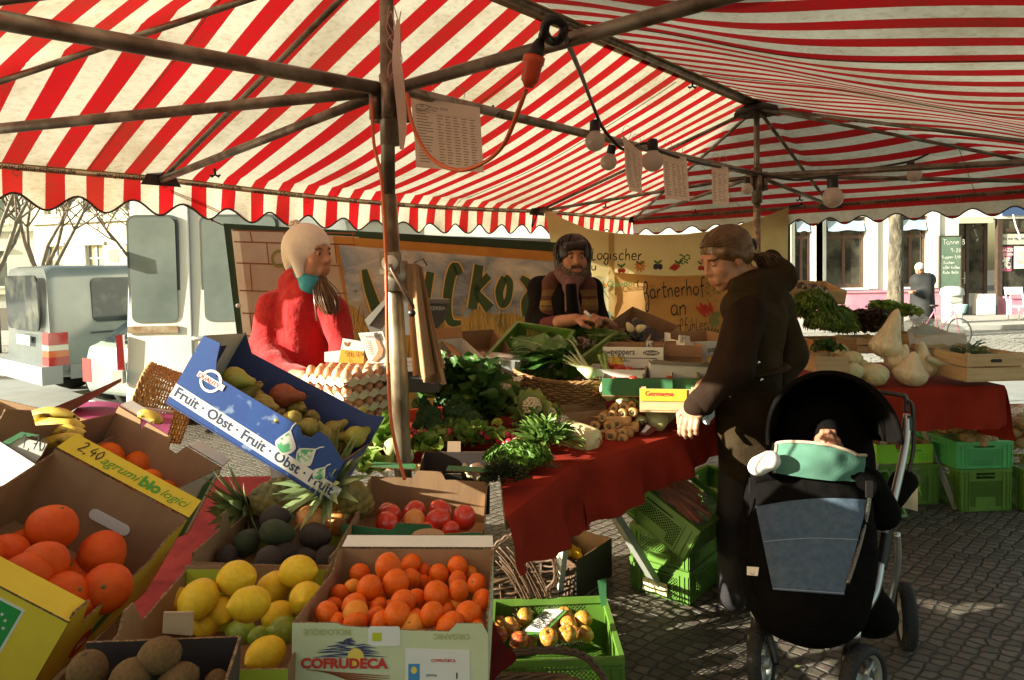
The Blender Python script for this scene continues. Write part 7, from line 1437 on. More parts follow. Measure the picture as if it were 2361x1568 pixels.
def wcrate(label,M,dims,slats=2,m=WOOD,hole=False,post=.02,group='wooden slatted crates'):
 w_,l,h=dims;t=thing('wooden_crate',label,'crate',M=M,group=group)
 MB().box((-w_/2,-l/2,0),(w_/2,l/2,.006)).build('bottom_panel',m,t,local=True,smooth=False);sh=h/slats-.010
 for s_ in range(slats):
  z0=.008+s_*(h/slats)
  for lo,hi in(((-w_/2,-l/2,z0),(w_/2,-l/2+.006,z0+sh)),((-w_/2,l/2-.006,z0),(w_/2,l/2,z0+sh)),((-w_/2,-l/2+.008,z0+.001),(-w_/2+.006,l/2-.008,z0+sh-.001)),((w_/2-.006,-l/2+.008,z0+.001),(w_/2,l/2-.008,z0+sh-.001))):MB().box(lo,hi).build('slat',m,t,local=True,smooth=False)
 for sx in(-1,1):
  for sy in(-1,1):MB().box((sx*(w_/2-.007)-post/2+(-post/2)*sx,sy*(l/2-.007)-post/2-post/2*sy,.007),(sx*(w_/2-.007)+post/2-post/2*sx,sy*(l/2-.007)+post/2-post/2*sy,h+.004)).build('corner_post',m,t,local=True,smooth=False)
 if hole:MB().prism(rpoly(-.035,h*.68,.035,h*.68+.02,.009),.002,Matrix(((1,0,0,0),(0,0,-1,-l/2-.001),(0,1,0,0),(0,0,0,1))),0).build('hand_hole',BLACK,t,local=True,smooth=False)
 return t
wcrate('pale wooden crate of beans tilted in front of the bearded man',pose(at(1400,818,3.82),-24,14,3),(.46,.30,.11),1,hole=False)
c=at(*z3(1290,290),3.62);leafy('radicchio','purple and white radicchio in the wooden crate','radicchio',c,(.07,.06,.035),26,.06,.05,mat('radicchio_leaf',(.20,.06,.06),(.55,.42,.36),14,(.42,.6),rough=.5),.3,.6,4);c=at(*z3(1480,230),3.7)
mb=MB();rnd=random.Random(6)
for k in range(90):p=c+V((rnd.uniform(-.08,.08),rnd.uniform(-.05,.05),rnd.uniform(0,.03)));d_=V((rnd.gauss(0,1),rnd.gauss(0,.4),rnd.gauss(.1,.3))).normalized()*.045;mb.tube([p-d_,p+V((0,0,.006)),p+d_],.003,4)
mb.build('green_beans',LG,None,label='heap of green beans in the wooden crate',cat='beans',kind='stuff')
openbox(1690,290,3.9,(.30,.40,.14),-35,14,22,'brown cardboard box with a black bin bag inside',CARD,CARD,dz=.0)
t=thing('bin_bag','shiny black plastic bag in the box right of the bearded man','bag',tuple(at(1490,780,3.9)));mb=sdf_mesh([rc(at(1500,800,3.85),at(1470,770,3.85),.10,.07),rc(at(1470,770,3.85),at(1462,738,3.85),.06,.015),rc(at(1520,806,3.8),at(1495,770,3.85),.06,.03)],.011,.04)
for p in mb.v:p+=V((noise.noise(p*22),noise.noise(p*22+V((5,0,0))),noise.noise(p*22+V((0,5,0)))))*.012
mb.build('bag',mat('black_bin_bag',(.008,.008,.008),rough=.22,spec=.8,bump=.8,bsc=30,dist=.02),t)
for x,y,r_ in((1452,755,0),(1477,757,1)):c=at(x,y,3.72);t=veg('squash','pale yellow squash before the black bag','squash',c,'pale squashes');MB().lathe([(.001,-.6),(.35,-.45),(.45,-.1),(.32,.3),(.15,.6),(.001,.68)],14,Matrix.Translation(c)@Matrix.Rotation(radians(-30 if not r_ else 70),4,'Y')@Matrix.Scale(.05,4)).build('skin',mat('squash_skin',(.72,.64,.36),rough=.35),t)
def pbox(x,y,d,dims,yaw,label,txt=None,ty=0):
 B=cbox(label,pose(at(*z4(x,y),d),yaw,0,ty),dims,WHTB,CARD,group='bell pepper boxes',prof={'f':[(0,.03),(.10,.03),(.11,0),(.89,0),(.9,.03),(1,.03)],'b':[(0,.03),(1,.03)],'l':[(0,.03),(.3,.03),(.32,0),(.68,0),(.7,.03),(1,.03)],'r':[(0,.03),(1,.03)]}if txt!=1 else{})
 return B
GPI=mat('dark_pepper_ink',(.04,.045,.02),rough=.6)
PB1=pbox(930,1230,3.25,(.275,.22,.115),-14,'white box end printed bell peppers ORGANIC',1);fM=PB1['fM']
text('bell',.022,GPI,PB1['f'],fM@Matrix.Translation((.012,.083,.001)),bold=.02);text('peppers',.040,GPI,PB1['f'],fM@Matrix.Translation((.038,.080,.001))@Matrix.Scale(.85,4,(1,0,0)),bold=.012)
ov=MB().prism([(.038*cos(i*pi/10)*1.0,.012*sin(i*pi/10))for i in range(20)],.0005,fM@Matrix.Translation((.222,.089,.001)),0).build('oval',GPI,PB1['f'],smooth=False);text('ORGANIC',.017,WHITE,ov,fM@Matrix.Translation((.190,.0832,.0018))@Matrix.Scale(.86,4,(1,0,0)),bold=.02)
for q in((.014,.062,.23,.0035),(.014,.03,.0035,.032),(.245,.03,.0035,.032)):MB().box((0,0,0),(q[2],q[3],.0006),fM@Matrix.Translation((q[0],q[1],.001))).build('printed_rule',GPI,PB1['f'],smooth=False)
text('X L  L  M  S  RED',.014,GPI,PB1['f'],fM@Matrix.Translation((.022,.046,.001)))
PB2=pbox(1210,1200,3.42,(.27,.25,.075),10,'white box of orange peppers printed peppers, marked 6,90',2);text('peppers',.048,GPI,PB2['f'],PB2['fM']@Matrix.Translation((.06,.022,.001))@Matrix.Scale(.8,4,(1,0,0)),bold=.012)
PB3=pbox(1400,1120,3.6,(.25,.25,.08),12,'white box of red peppers behind the customer arm',3);text('peppers',.04,GPI,PB3['f'],PB3['fM']@Matrix.Translation((.08,.025,.001))@Matrix.Scale(.8,4,(1,0,0)),bold=.012)
PEPR=mat('red_pepper_skin',(.50,.02,.015),rough=.15,coat=.8);PEPO=mat('orange_pepper_skin',(.72,.22,.02),rough=.2,coat=.6);TOM=mat('tomato_skin',(.58,.035,.02),(.60,.07,.02),6,rough=.2,coat=.6)
def rounds(kind,label,cat,m,L_,d,conv,sc,group,sq=.9,stem=True):
 for k,(x,y,s_)in enumerate(L_):
  c=at(*conv(x,y),d-.0004*(y-L_[0][1]));r=s_*sc*c.y/F;t=thing(kind,label,cat,M=Matrix.Translation(c)@Matrix.Rotation(random.uniform(-.4,.4),4,'X')@Matrix.Scale(r,4),group=group);mb=MB();mb.grid(lambda u,v_:(lambda a,b_,q:(q*cos(a)*sin(b_)*.5,q*sin(a)*sin(b_)*.5,-cos(b_)*.5*sq*(1-.25*sin(b_)**0*math.exp(-((pi-b_)*2.4)**2))))(v_*2*pi,max(.01,min(pi-.01,u*pi)),1+.06*cos(4*v_*2*pi+k)if kind=='pepper' else 1),10,18);mb.build('skin',m,t,local=True)
  if stem:MB().tube([(0,0,.32),(.03,0,.5),(.1,0,.62)]if kind=='pepper' else[(0,0,.34),(0,0,.46)],.05,5).build('stem',STEMG,t,local=True)
rounds('pepper','orange pepper in the box marked 6,90','pepper',PEPO,[(1150,1140,80),(1205,1145,90),(1265,1150,70),(1320,1140,60)],3.42,z4,.3037,'orange peppers');rounds('pepper','red pepper in the farthest white box','pepper',PEPR,[(1400,1085,70),(1445,1080,80),(1420,1060,60),(1340,1055,60),(1310,1052,50)],3.58,z4,.3037,'red peppers')
rounds('tomato','ripe tomato in the tray before the pepper box','tomato',TOM,[(715,1205,62),(765,1203,70),(822,1222,72),(885,1243,72),(928,1262,66),(790,1235,60),(850,1262,60),(960,1270,50)],3.12,z4,.3037,'tomatoes in the tray');rounds('tomato','tomato in the green box beside the fennel','tomato',TOM,[(920,1310,70),(960,1330,62),(890,1335,50),(1195,1308,55),(775,1310,45),(1060,1360,60),(1090,1365,50)],3.02,z4,.3037,'tomatoes in the green box')
def sgn(name,label,pts,d,m,txt=None,sz=.03,conv=z4):
 t=thing(name,label,'price card',tuple(at(*conv(*pts[-1]),d)));slab('card',[conv(*p)for p in pts],d,.002,m,t)
 if txt:hand(txt,sz,.0024,INK,t,Matrix.Translation(at(*conv(pts[0][0]+10,pts[0][1]+42),d-.003))@Matrix.Rotation(radians(90),4,'X'),adv=.5)
sgn('price_card','yellow price card marked 3,90 behind the tomatoes',[(742,1140),(842,1142),(840,1202),(742,1190)],3.02,mat('yellow_card',(.72,.46,.05),rough=.6),'3,90',.034);sgn('price_card','white card marked 6,90 on the pepper box corner',[(1020,1022),(1068,1018),(1068,1095),(1020,1092)],3.24,WHITE,'6,90',.018);sgn('price_card','white card marked 7,50 on the far pepper box',[(1278,978),(1330,982),(1326,1040),(1276,1036)],3.46,WHITE,'7,50',.018)
cbox('shallow white tray of tomatoes before the pepper box',pose(at(*z4(800,1275),3.12),-16),(.26,.17,.035),WHTB,WHTB,group='cardboard boxes on the vegetable table')
cbox('open pale cardboard box with loose flaps before the peppers',pose(at(*z4(1250,1290),3.12),-6,4,3),(.26,.20,.07),WHTB,CARD,group='cardboard boxes on the vegetable table',lips=[('b',0,1,.07,50,CARD),('f',0,1,.05,60,WHTB)])
cbox('green edged cardboard box of wrapped vegetables beside the fennel',pose(at(*z4(960,1400),3.03),-14,4,0),(.30,.22,.08),GRNB,CARD,group='cardboard boxes on the vegetable table');cbox('second green edged box nearer the customer',pose(at(*z4(1200,1395),3.02),-10,4,0),(.24,.22,.08),GRNB,CARD,group='cardboard boxes on the vegetable table')
wcm=pose(at(*z4(1180,1500),2.96)-V((0,0,.01)),-10,0,0);wcrate('wooden crate with a yellow printed label at the table corner',wcm,(.24,.26,.10),1);gl=thing('crate_label','yellow printed label with red writing on the wooden crate','label',M=wcm@Matrix.Translation((-.118,-.135,.048)));MB().box((0,0,0),(.19,.001,.05)).build('paper',mat('yellow_label2',(.72,.48,.04),rough=.5),gl,local=True,smooth=False);text('Germagna',.028,RINK,gl,mw(gl)@Matrix.Translation((.02,-.0012,.022))@Matrix.Rotation(radians(90),4,'X'),bold=.02)
FLB=mat('flowery_plastic',(.55,.66,.68),(.60,.20,.10),26,(.58,.64),rough=.2,c3=(.06,.2,.08),sc3=32)
def drape(label,L_,d,m,conv=z4,amp=.01,cat='bag'):P=[at(*conv(*p),d)for p in L_];mb=MB();mb.grid(lambda u,v_:quadplane(P)(u,v_)+V((0,-amp*sin(u*8+v_*5),.012*sin(pi*u)*(1-v_)-.02*sin(pi*u)*v_)),16,10);mb.build('plastic_bag',m,None,label=label,cat=cat)
drape('flower printed plastic bag draped in the green box',[(1000,1345),(1235,1325),(1150,1440),(1030,1430)],2.93,FLB);drape('flower printed plastic bag held by the customer over the table edge',[(1440,1520),(1550,1470),(1540,1590),(1452,1640)],2.80,FLB)
bbx=cbox('black printed box standing on the ground under the table',pose((.27,3.42,.0),-38),(.30,.34,.20),BLKB,CARD,group='boxes on the ground');lumps('lemon','yellow lemon in the black box on the ground','lemon',LEM,(.24,3.38,.14),(.07,.07,.03),5,.055,2,'lemons in the black box')
# --- the cabbage table
SAV=mat('savoy_leaf',(.74,.70,.42),(.60,.58,.30),7,rough=.5,bump=.8,bsc=42,dist=.012);CABW=mat('white_cabbage_leaf',(.84,.74,.50),(.74,.64,.38),5,rough=.45,bump=.9,bsc=16,dist=.03,stretch=(1.6,1.6,.5),c3=(.5,.42,.2),sc3=14);CEL=LD
def cabbage(x,y,s_,d,label,m=SAV,tip=None,group=None,sq=.9):
 c=at(*z5(x,y),d);r=s_*.3037/2*d/F;t=veg('cabbage',label,'cabbage',c,group);A=Matrix.Translation(c)if tip is None else align(c,at(*z5(*tip),d)-c);tl_=((at(*z5(*tip),d)-c).length/r)if tip else sq;mb=MB()
 def f(u,v_):
  a=v_*2*pi;b_=u*pi;rr=sin(b_)*r;z=-cos(b_)*r*sq
  if tip and u>.5:q=(u-.5)*2;rr=r*(1-q)**.75*(1-.25*sin(q*pi))+.004;z=r*tl_*q**.9
  w_=1+.07*noise.noise(V((cos(a)*3,sin(a)*3,u*5+x)))+.03*noise.noise(V((cos(a)*9,sin(a)*9,u*7+x)))+.05*((a/2/pi*3+u*1.3)%1)+(.03*abs(sin(a*3+u*4+.6*noise.noise(V((a,u*3,x)))))if m is SAV else .035*abs(sin(a*2+u*3)));return A@V((rr*cos(a)*w_,rr*sin(a)*w_,z))
 mb.grid(f,36,64);mb.build('head',m,t);mb=MB()
 mb.lathe([(r*.1,-r*sq*1.02),(r*.13,-r*sq*1.10),(0,-r*sq*1.10)],8,A);mb.build('cut_stalk',m,t);return t
cabbage(890,1130,225,4.3,'tallest pointed cabbage, its long tip leaning right',CABW,(985,840),sq=.75);cabbage(1083,1325,235,4.15,'pointed white cabbage nearest the table edge',CABW,(1110,1165));cabbage(985,1240,190,4.28,'pointed white cabbage behind the nearest one',CABW,(1050,1110));cabbage(1190,1290,160,4.3,'pointed white cabbage on the right with an upright tip',CABW,(1165,1085))
cabbage(805,1340,195,4.16,'round pale savoy cabbage in front of the pointed ones');cabbage(640,1222,140,4.3,'savoy cabbage right of the celery crate');cabbage(545,1160,120,4.45,'savoy cabbage farthest back by the leaves');cabbage(640,1315,150,4.15,'savoy cabbage partly behind the stroller hood');cabbage(715,1265,90,4.3,'smallest savoy cabbage between the others')
CUR=mat('curly_kale_leaf',(.11,.22,.03),(.19,.32,.05),16,rough=.5,transl=.2,bump=.4,bsc=60)
for k,(x,y,r_,n,d)in enumerate([(340,850,.19,800,4.6),(230,900,.15,450,4.65),(430,990,.17,700,4.5),(540,930,.13,420,4.6),(580,1010,.12,380,4.5)]):leafy('curly_lettuce','curly green lettuce heap behind the customer','lettuce',at(*z5(x,y),d),(r_,r_,r_*.85),n,.036,.044,CUR if k%2==0 else mat('curly_lettuce_leaf',(.14,.27,.035),(.23,.36,.06),16,rough=.5,transl=.25),.9,.8,k+20,'curly lettuces',nu=5,nv=5)
for k,(x,y)in enumerate([(700,940),(800,930),(850,960),(760,1000)]):leafy('red_lettuce','dark red oak leaf lettuce','lettuce',at(*z5(x,y),4.6),(.11,.1,.08),80,.06,.055,LR_,.5,.8,k+30,'red lettuces',nu=5,nv=4)
leafy('lettuce','fresh green lettuce left of the tree trunk','lettuce',at(*z5(865,870),4.75),(.12,.1,.07),34,.10,.09,LB_,.25,.7,40);leafy('lettuce','green lettuce right of the tall cabbage tip','lettuce',at(*z5(1035,900),4.75),(.09,.08,.06),20,.10,.08,LB_,.25,.7,41)
for(x,y,d,dims,yaw,sl,lb)in((455,1170,4.62,(.30,.28,.10),0,1,'orange brown wooden crate under the curly lettuce'),(720,1160,4.62,(.24,.28,.10),2,2,'dark slatted crate under the red lettuce'),(1590,1420,4.16,(.36,.30,.165),3,2,'pale slatted crate marked 3,50 at the right end of the table'),(430,1310,4.12,(.19,.2,.10),0,1,'pale wooden crate of celery beside the customer'),(1200,1235,4.55,(.34,.30,.19),2,2,'slatted crate wrapped in clear film behind the cabbages')):
 c=at(*z5(x,y),d);c.z=max(c.z,TZ+.004);wcrate(lb,pose(c,yaw),dims,sl,WOOD if 'orange' not in lb else mat('orange_wood',(.50,.27,.10),(.42,.21,.08),5,rough=.6,stretch=(1,1,8)),hole=(x==1590))
 if x==1590:hand('3,50 kg',.05,.004,mat('pencil',(.3,.2,.1),rough=.8),None,pose(c+V((-.10,-.154,.115)),yaw)@Matrix.Rotation(radians(90),4,'X'),adv=.45,name='crate_writing');tag(COL.objects[-1],'price 3,50 kg pencilled on the slatted crate','writing')
leafy('celery_leaves','dark celery leaves rising from the pale crate','celery',at(*z5(440,1160),4.2),(.10,.07,.06),42,.07,.05,LD,.3,.6,44);leafy('leek_greens','blue green leek tops in the right hand crate','leek',at(*z5(1500,1190),4.3),(.14,.07,.035),22,.12,.04,mat('leek_leaf',(.10,.17,.09),(.2,.27,.16),10,rough=.45),.15,.7,45)
for k in range(3):a=at(*z5(1215+10*k,1215+14*k),4.2+.03*k);e=at(*z5(1370,1290+5*k),4.26);mb=MB();mb.tube([a,e],[.018,.022],10);mb.build('leek',mat('leek_white',(.72,.72,.52),(.5,.6,.3),4,rough=.35),None,label='white leek shaft lying in the right hand crate',cat='leek',group='leek shafts')
FILM=mat('clear_film',(.82,.86,.82),rough=.15,alpha=.38,bump=1,bsc=12,dist=.03)
cc=at(*z5(1190,1000),4.55);mb=MB();mb.grid(lambda u,v_:cc+V((-.20+.40*u,-.17+.36*v_,.02+.055*sin(pi*u)*sin(pi*v_)-.10*(2*abs(v_-.5))**6+.025*noise.noise(V((u*7,v_*7,3))))),26,22);mb.build('plastic_film',FILM,None,label='crumpled clear film over the crate behind the cabbages',cat='film')
leafy('salad_leaves','pale salad under the clear film','salad',cc+V((0,0,-.03)),(.15,.12,.03),40,.07,.05,SALM,.3,.5,50)
cr2=at(*z5(285,760),4.9);wcrate('tilted wooden crate behind the curly lettuce',pose(cr2,2,12,3),(.42,.3,.10),1)
STK=mat('striped_scarf',(.45,.38,.28),(.08,.06,.05),26,(.48,.52),rough=.9)
for x,y in((300,685),(395,700)):p=at(*z5(x,y),4.75);mb=sdf_mesh([rc(p+V((-.05,0,.02)),p+V((.03,0,0)),.028,.022),rc(p+V((.03,0,0)),p+V((.045,-.01,-.06)),.022,.012)],.008,.02);mb.build('scarf',STK,None,label='striped knitted cloth draped over the crate edge',cat='cloth',group='striped cloths')
cabbage(850,1300,60,4.3,'dark purple cabbage glimpsed between the pale ones',LR_)
# --- people
SKIN=mat('skin',(.52,.27,.16),(.46,.22,.13),9,rough=.5,sub=.15);SKIN2=mat('tanned_skin',(.44,.22,.12),(.38,.17,.09),9,rough=.55,sub=.1)
LIP=mat('lips',(.44,.17,.12),rough=.5);EYEW=mat('eye_white',(.62,.58,.5),rough=.2);IRIS=mat('iris',(.04,.035,.03),rough=.1)
BROWN=mat('brown_hair',(.085,.042,.02),(.14,.075,.035),40,rough=.45,stretch=(1,1,.12),bump=.5,bsc=120);BLKH=mat('black_hair',(.014,.010,.008),(.03,.02,.015),50,rough=.5,bump=.6,bsc=120)
BEARD=mat('grizzled_beard',(.05,.032,.022),(.16,.12,.09),90,(.45,.65),rough=.8,bump=1,bsc=200)
def frame(c,f,up=(0,0,1),s=1):
 f=V(f).normalized();x=f.cross(V(up)).normalized();z=x.cross(f)
 return Matrix(((x.x*s,f.x*s,z.x*s,c[0]),(x.y*s,f.y*s,z.y*s,c[1]),(x.z*s,f.z*s,z.z*s,c[2]),(0,0,0,1)))
def person(label,c):return thing('person',label,'person',(c.x,c.y,0))
def headprims(neck,nose=1.0,fat=1.0):
 n_=V(neck)
 return[el((0,-.018,.03),(.076,.096,.092)),el((0,.028,-.035),(.060*fat,.068,.086)),rc((-.038*fat,.03,-.075),(.038*fat,.03,-.075),.026,.026),el((0,.066,-.098),(.024,.022,.020)),rc((-.032,.076,.034),(.032,.076,.034),.014,.014),el((.036,.062,-.022),(.024,.024,.026)),el((-.036,.062,-.022),(.024,.024,.026)),rc((0,.088,.024),(0,.108*nose,-.020),.0075,.0105),rc((-.009,.096,-.027),(.009,.096,-.027),.008,.008),rc((-.016,.086,-.058),(.016,.086,-.058),.010,.010),rc((-.015,.086,-.070),(.015,.086,-.070),.009,.009),el((.077,-.005,-.008),(.010,.018,.030)),el((-.077,-.005,-.008),(.010,.018,.030)),rc((0,-.022,-.07),n_,.050,.056)]
def face(t,M,skin,neck=(0,-.035,-.21),gaze=0,asleep=0,lid=22,extra=(),fat=1.0,nose=1.0,brow=None):
 def cut(X,Y,Z,D):
  for s in(-1,1):
   d=np.sqrt((X-s*.031)**2+(Y-.104)**2+((Z-.010)*1.5)**2)-.0155;h=np.clip(.5-.5*(D+d)/.008,0,1);D=D*(1-h)-d*h+.008*h*(1-h)
  return D
 def mf(C):
  x,y,z=C[:,0],C[:,1],C[:,2];m=np.zeros(len(C),int);m[(np.abs(x)<.020)&(y>.086)&(z<-.055-np.abs(x)*.15)&(z>-.075+np.abs(x)*.3)]=1;m[(np.abs(np.abs(x)-.033)<.017)&(np.abs(z-.032+np.abs(np.abs(x)-.03)*.25)<.0045)&(y>.06)]=2
  return m
 mb=sdf_mesh(headprims(neck,nose,fat)+list(extra),.0042,.018,mfn=mf,cut=cut);mb.v=[M@p for p in mb.v];o=mb.build('body',[skin,LIP,brow or BROWN],t)
 for s in(()if asleep else(-1,1)):
  e=MB();e.lathe([(.0112*sin(a),-.0112*cos(a))for a in[i*pi/8 for i in range(9)]],12,M@Matrix.Translation((s*.031,.080,.010))@Matrix.Rotation(radians(90-0),4,'X')@Matrix.Rotation(pi,4,'Y')@Matrix.Rotation(radians(gaze),4,'Y'),mz=lambda i:1 if i<2 or i>9 else 0);ey=e.build('eye',[EYEW,IRIS],o)
  MB().lathe([(0,.0018),(.0050,.001),(.0056,0)],10,align(M@V((s*.031+.0012*gaze/10,.0898,.009)),M.to_3x3()@V((gaze/60,1,-.1)))).build('iris',IRIS,ey)
  for(z0_,z1_)in((radians(lid),radians(172)),(radians(-172),radians(-38))):
   MB().grid(lambda u,v_:M@V((s*.031+.0128*cos(u*pi),.0795+.0128*sin(u*pi)*cos(z0_+(z1_-z0_)*v_),.010+.0128*sin(u*pi)*sin(z0_+(z1_-z0_)*v_))),10,8).build('eyelid',skin,o)
 return o
def hand_mesh(M,skin,t,curl=1.0,name='hand',s=1):
 """palm at the origin, fingers along +y, thumb on +x"""
 pr=[el((0,.0,0),(.040,.045,.015)),rc((0,-.04,0),(0,-.12,-.005),.026,.030)]
 for i,(x,L_)in enumerate(((.028,.070),(.010,.078),(-.010,.073),(-.028,.058))):
  p=V((x,.036,.002));a=radians(15*curl+4*i);
  for k,f_ in enumerate((.45,.32,.23)):
   q=p+V((0,cos(a),-sin(a)))*L_*f_;pr.append(rc(p,q,.0098-.0012*k,.0088-.0012*k));p=q;a+=radians(48*curl)
 pr+=[rc((.030,-.015,-.004),(.052,.012,-.016),.013,.011),rc((.052,.012,-.016),(.046,.042,-.028*curl-.004),.0105,.008)]
 mb=sdf_mesh(pr,.0035,.006);mb.v=[M@(p*s)for p in mb.v];return mb.build(name,skin,t)
def cloth_sdf(name,prims,m,t,vox=.012,k=.05,fold=.008,fs=9,mfn=None,ms=None,dirz=.35):
 mb=sdf_mesh(prims,vox,k,mfn=mfn);
 for i,p in enumerate(mb.v):
  q=V((p.x*fs,p.y*fs,p.z*fs*dirz));w_=noise.noise(q)+.5*noise.noise(q*2.3);mb.v[i]=p+V((noise.noise(q+V((9,0,0))),noise.noise(q+V((0,9,0))),.3*w_))*fold
 return mb.build(name,ms or m,t)
def hairs(name,strands,m,t,r=.003):
 mb=MB()
 for s in strands:mb.tube(cr(s,5),[r]*(5*(len(s)-1))+[r*.4],4,caps=False)
 return mb.build(name,m,t)
A_=at
def strands(name,HM,pairs,R_,m,t,r=.0035,seed=1,wob=.004,c=(0,-.02,.04)):
 rnd=random.Random(seed);mb=MB();c=V(c)
 for d0,d1 in pairs:
  d0=V(d0).normalized();d1=V(d1).normalized();off=1+rnd.uniform(-.01,.035);ph=rnd.uniform(0,6);pts=[]
  for i in range(9):
   d=d0.slerp(d1,i/8);pts.append(HM@(c+V((d.x*R_[0],d.y*R_[1],d.z*R_[2]))*off+V((sin(i*.9+ph),cos(i*.7+ph),0))*wob))
  mb.tube(pts,[r*(.6+.5*sin(pi*(i+1)/10))*HM.to_scale().x for i in range(9)],4,caps=False)
 return mb.build(name,m,t)
def tail(name,pts,w0,w1,n,r,m,t,seed=2):
 rnd=random.Random(seed);mb=MB();K=len(pts)
 for k in range(n):
  o=V((rnd.gauss(0,1),rnd.gauss(0,.7),rnd.gauss(0,.3)))*.5;mb.tube(cr([V(p)+o*(w0+(w1-w0)*sin(pi*min(1,i/(K-1)*.8)))for i,p in enumerate(pts)],4),[r]*(4*(K-1))+[r*.4],4,caps=False)
 return mb.build(name,m,t)
# --- woman in red
FLEECE=mat('red_fleece',(.44,.010,.013),(.36,.008,.010),25,rough=.95,bump=.8,bsc=13,sheen=.12,dist=.03);TURQ=mat('turquoise_scarf',(.03,.33,.42),(.02,.26,.36),12,rough=.7);CREAM=mat('cream_knit',(.88,.83,.75),(.82,.76,.66),30,rough=.95,bump=.8,bsc=150,dist=.004)
D=3.15;t=person('woman in a red fleece, cream ear flap hat and turquoise scarf behind the eggs',A_(700,900,D));HM=frame(A_(714,590,D),(.88,-.47,-.02),s=1.03)
face(t,HM,SKIN,(0,-.06,-.20),gaze=12,nose=1.04)
hat=sdf_mesh([el((0,-.020,.046),(.094,.112,.102)),rc((.078,-.012,.02),(.070,.026,-.125),.036,.012),rc((-.078,-.012,.02),(-.070,.026,-.125),.036,.012),el((0,-.085,0),(.07,.04,.10))],.0055,.03,cut=lambda X,Y,Z,D_:np.maximum(D_,-(np.sqrt((X/.064)**2+((Y-.125)/.115)**2+((Z+.055)/.112)**2)-1)*.05));hat.v=[HM@p for p in hat.v];hh=hat.build('hat',CREAM,t)
pm=knob(HM@V((0,-.085,.138)),(.022,.022,.022),26,.008,3,-1);pm.build('pompom',CREAM,hh)
tail('ponytail',[A_(736,636,D-.05),A_(748,664,D-.13),A_(757,692,D-.16),A_(764,722,D-.16)],.008,.040,170,.0026,BROWN,t)
cloth_sdf('scarf',[rc(A_(688,628,D),A_(712,660,D-.10),.042,.036),rc(A_(712,660,D-.10),A_(736,656,D-.07),.036,.030),rc(A_(690,635,D+.02),A_(732,648,D-.02),.056,.046)],TURQ,t,.007,.02,.006,22)
cloth_sdf('fleece_jacket',[rc(A_(640,702,D+.02),A_(765,710,D-.06),.065,.06),rc(A_(700,705,D),A_(705,960,D+.05),.125,.15),rc(A_(678,655,D-.01),A_(712,680,D-.06),.075,.07),rc(A_(636,708,D-.02),A_(612,800,D-.04),.078,.070),rc(A_(612,800,D-.04),A_(650,862,D-.22),.070,.060),rc(A_(650,862,D-.2),A_(700,872,D-.42),.06,.045),rc(A_(765,715,D-.05),A_(790,800,D-.1),.07,.06),rc(A_(790,800,D-.1),A_(775,850,D-.2),.058,.045)],FLEECE,t,.011,.022,.018,11)
MB().tube([A_(722,668,D-.19),A_(730,740,D-.20)],.0025,5).build('zip',mat('zip_metal',(.5,.35,.3),rough=.3,metal=.7),t)
hand_mesh(frame(A_(712,872,D-.50),(.7,-.7,0),(0,0,1)),SKIN,t);cloth_sdf('trousers',[rc(A_(690,960,D),V((A_(680,900,D).x,D,.1)),.15,.08)],BLACK,t,.03)
# --- bearded man
D=4.05;t=person('bearded dark haired man in a striped waistcoat and scarf behind the table',A_(1305,900,D));HM=frame(A_(1322,598,D),(.10,-1,.02),s=1.06)
bd=[el((0,.050,-.092),(.070,.058,.046)),rc((-.066,.02,-.035),(-.038,.072,-.088),.022,.028),rc((.066,.02,-.035),(.038,.072,-.088),.022,.028)]
face(t,HM,SKIN2,(0,-.03,-.2),fat=1.12,nose=1.0,brow=BLKH)
b_=sdf_mesh(bd+[rc((-.026,.094,-.046),(.026,.094,-.046),.0105,.0105),el((0,.084,-.102),(.036,.030,.032))],.0045,.014,cut=lambda X,Y,Z,D_:np.maximum(D_,-(np.sqrt((X/.024)**2+((Y-.10)/.05)**2+((Z+.064)/.011)**2)-1)*.012))
b_.v=[HM@(p+V((noise.noise(p*160),noise.noise(p*160+V((3,0,0))),noise.noise(p*160+V((0,3,0)))))*.004)for p in b_.v];b_.build('beard',BEARD,t)
def hair_cap(HM,prims,m,t,cutc,cutr,amp=.006,fs=60):
 mb=sdf_mesh(prims,.0055,.025,cut=lambda X,Y,Z,D_:np.maximum(D_,-(np.sqrt(((X-cutc[0])/cutr[0])**2+((Y-cutc[1])/cutr[1])**2+((Z-cutc[2])/cutr[2])**2)-1)*.05));mb.v=[HM@(p+p.normalized()*amp*(noise.noise(V((p.x*fs,p.y*fs,p.z*fs*.25)))+.6*noise.noise(p*fs*.4)))for p in mb.v];return mb.build('hair',m,t)
hair_cap(HM,[el((0,-.02,.045),(.096,.112,.095)),rc((.080,-.01,.02),(.080,-.02,-.065),.026,.022),rc((-.080,-.01,.02),(-.080,-.02,-.065),.026,.022),rc((0,-.06,.0),(0,-.06,-.09),.065,.055),rc((-.04,.07,.075),(.045,.07,.070),.025,.024)],BLKH,t,(0,.115,-.045),(.066,.12,.10),.004,30)
rnd=random.Random(8);strands('hair_strands',HM,[((rnd.gauss(0,.12),-.15+rnd.gauss(0,.1),1),(sin(a),cos(a),(.42 if cos(a)>.5 else-.6)+rnd.uniform(-.25,.12)))for a in[rnd.uniform(-pi,pi)for _ in range(330)]],(.096,.112,.100),BLKH,t,.0038,3,.010)
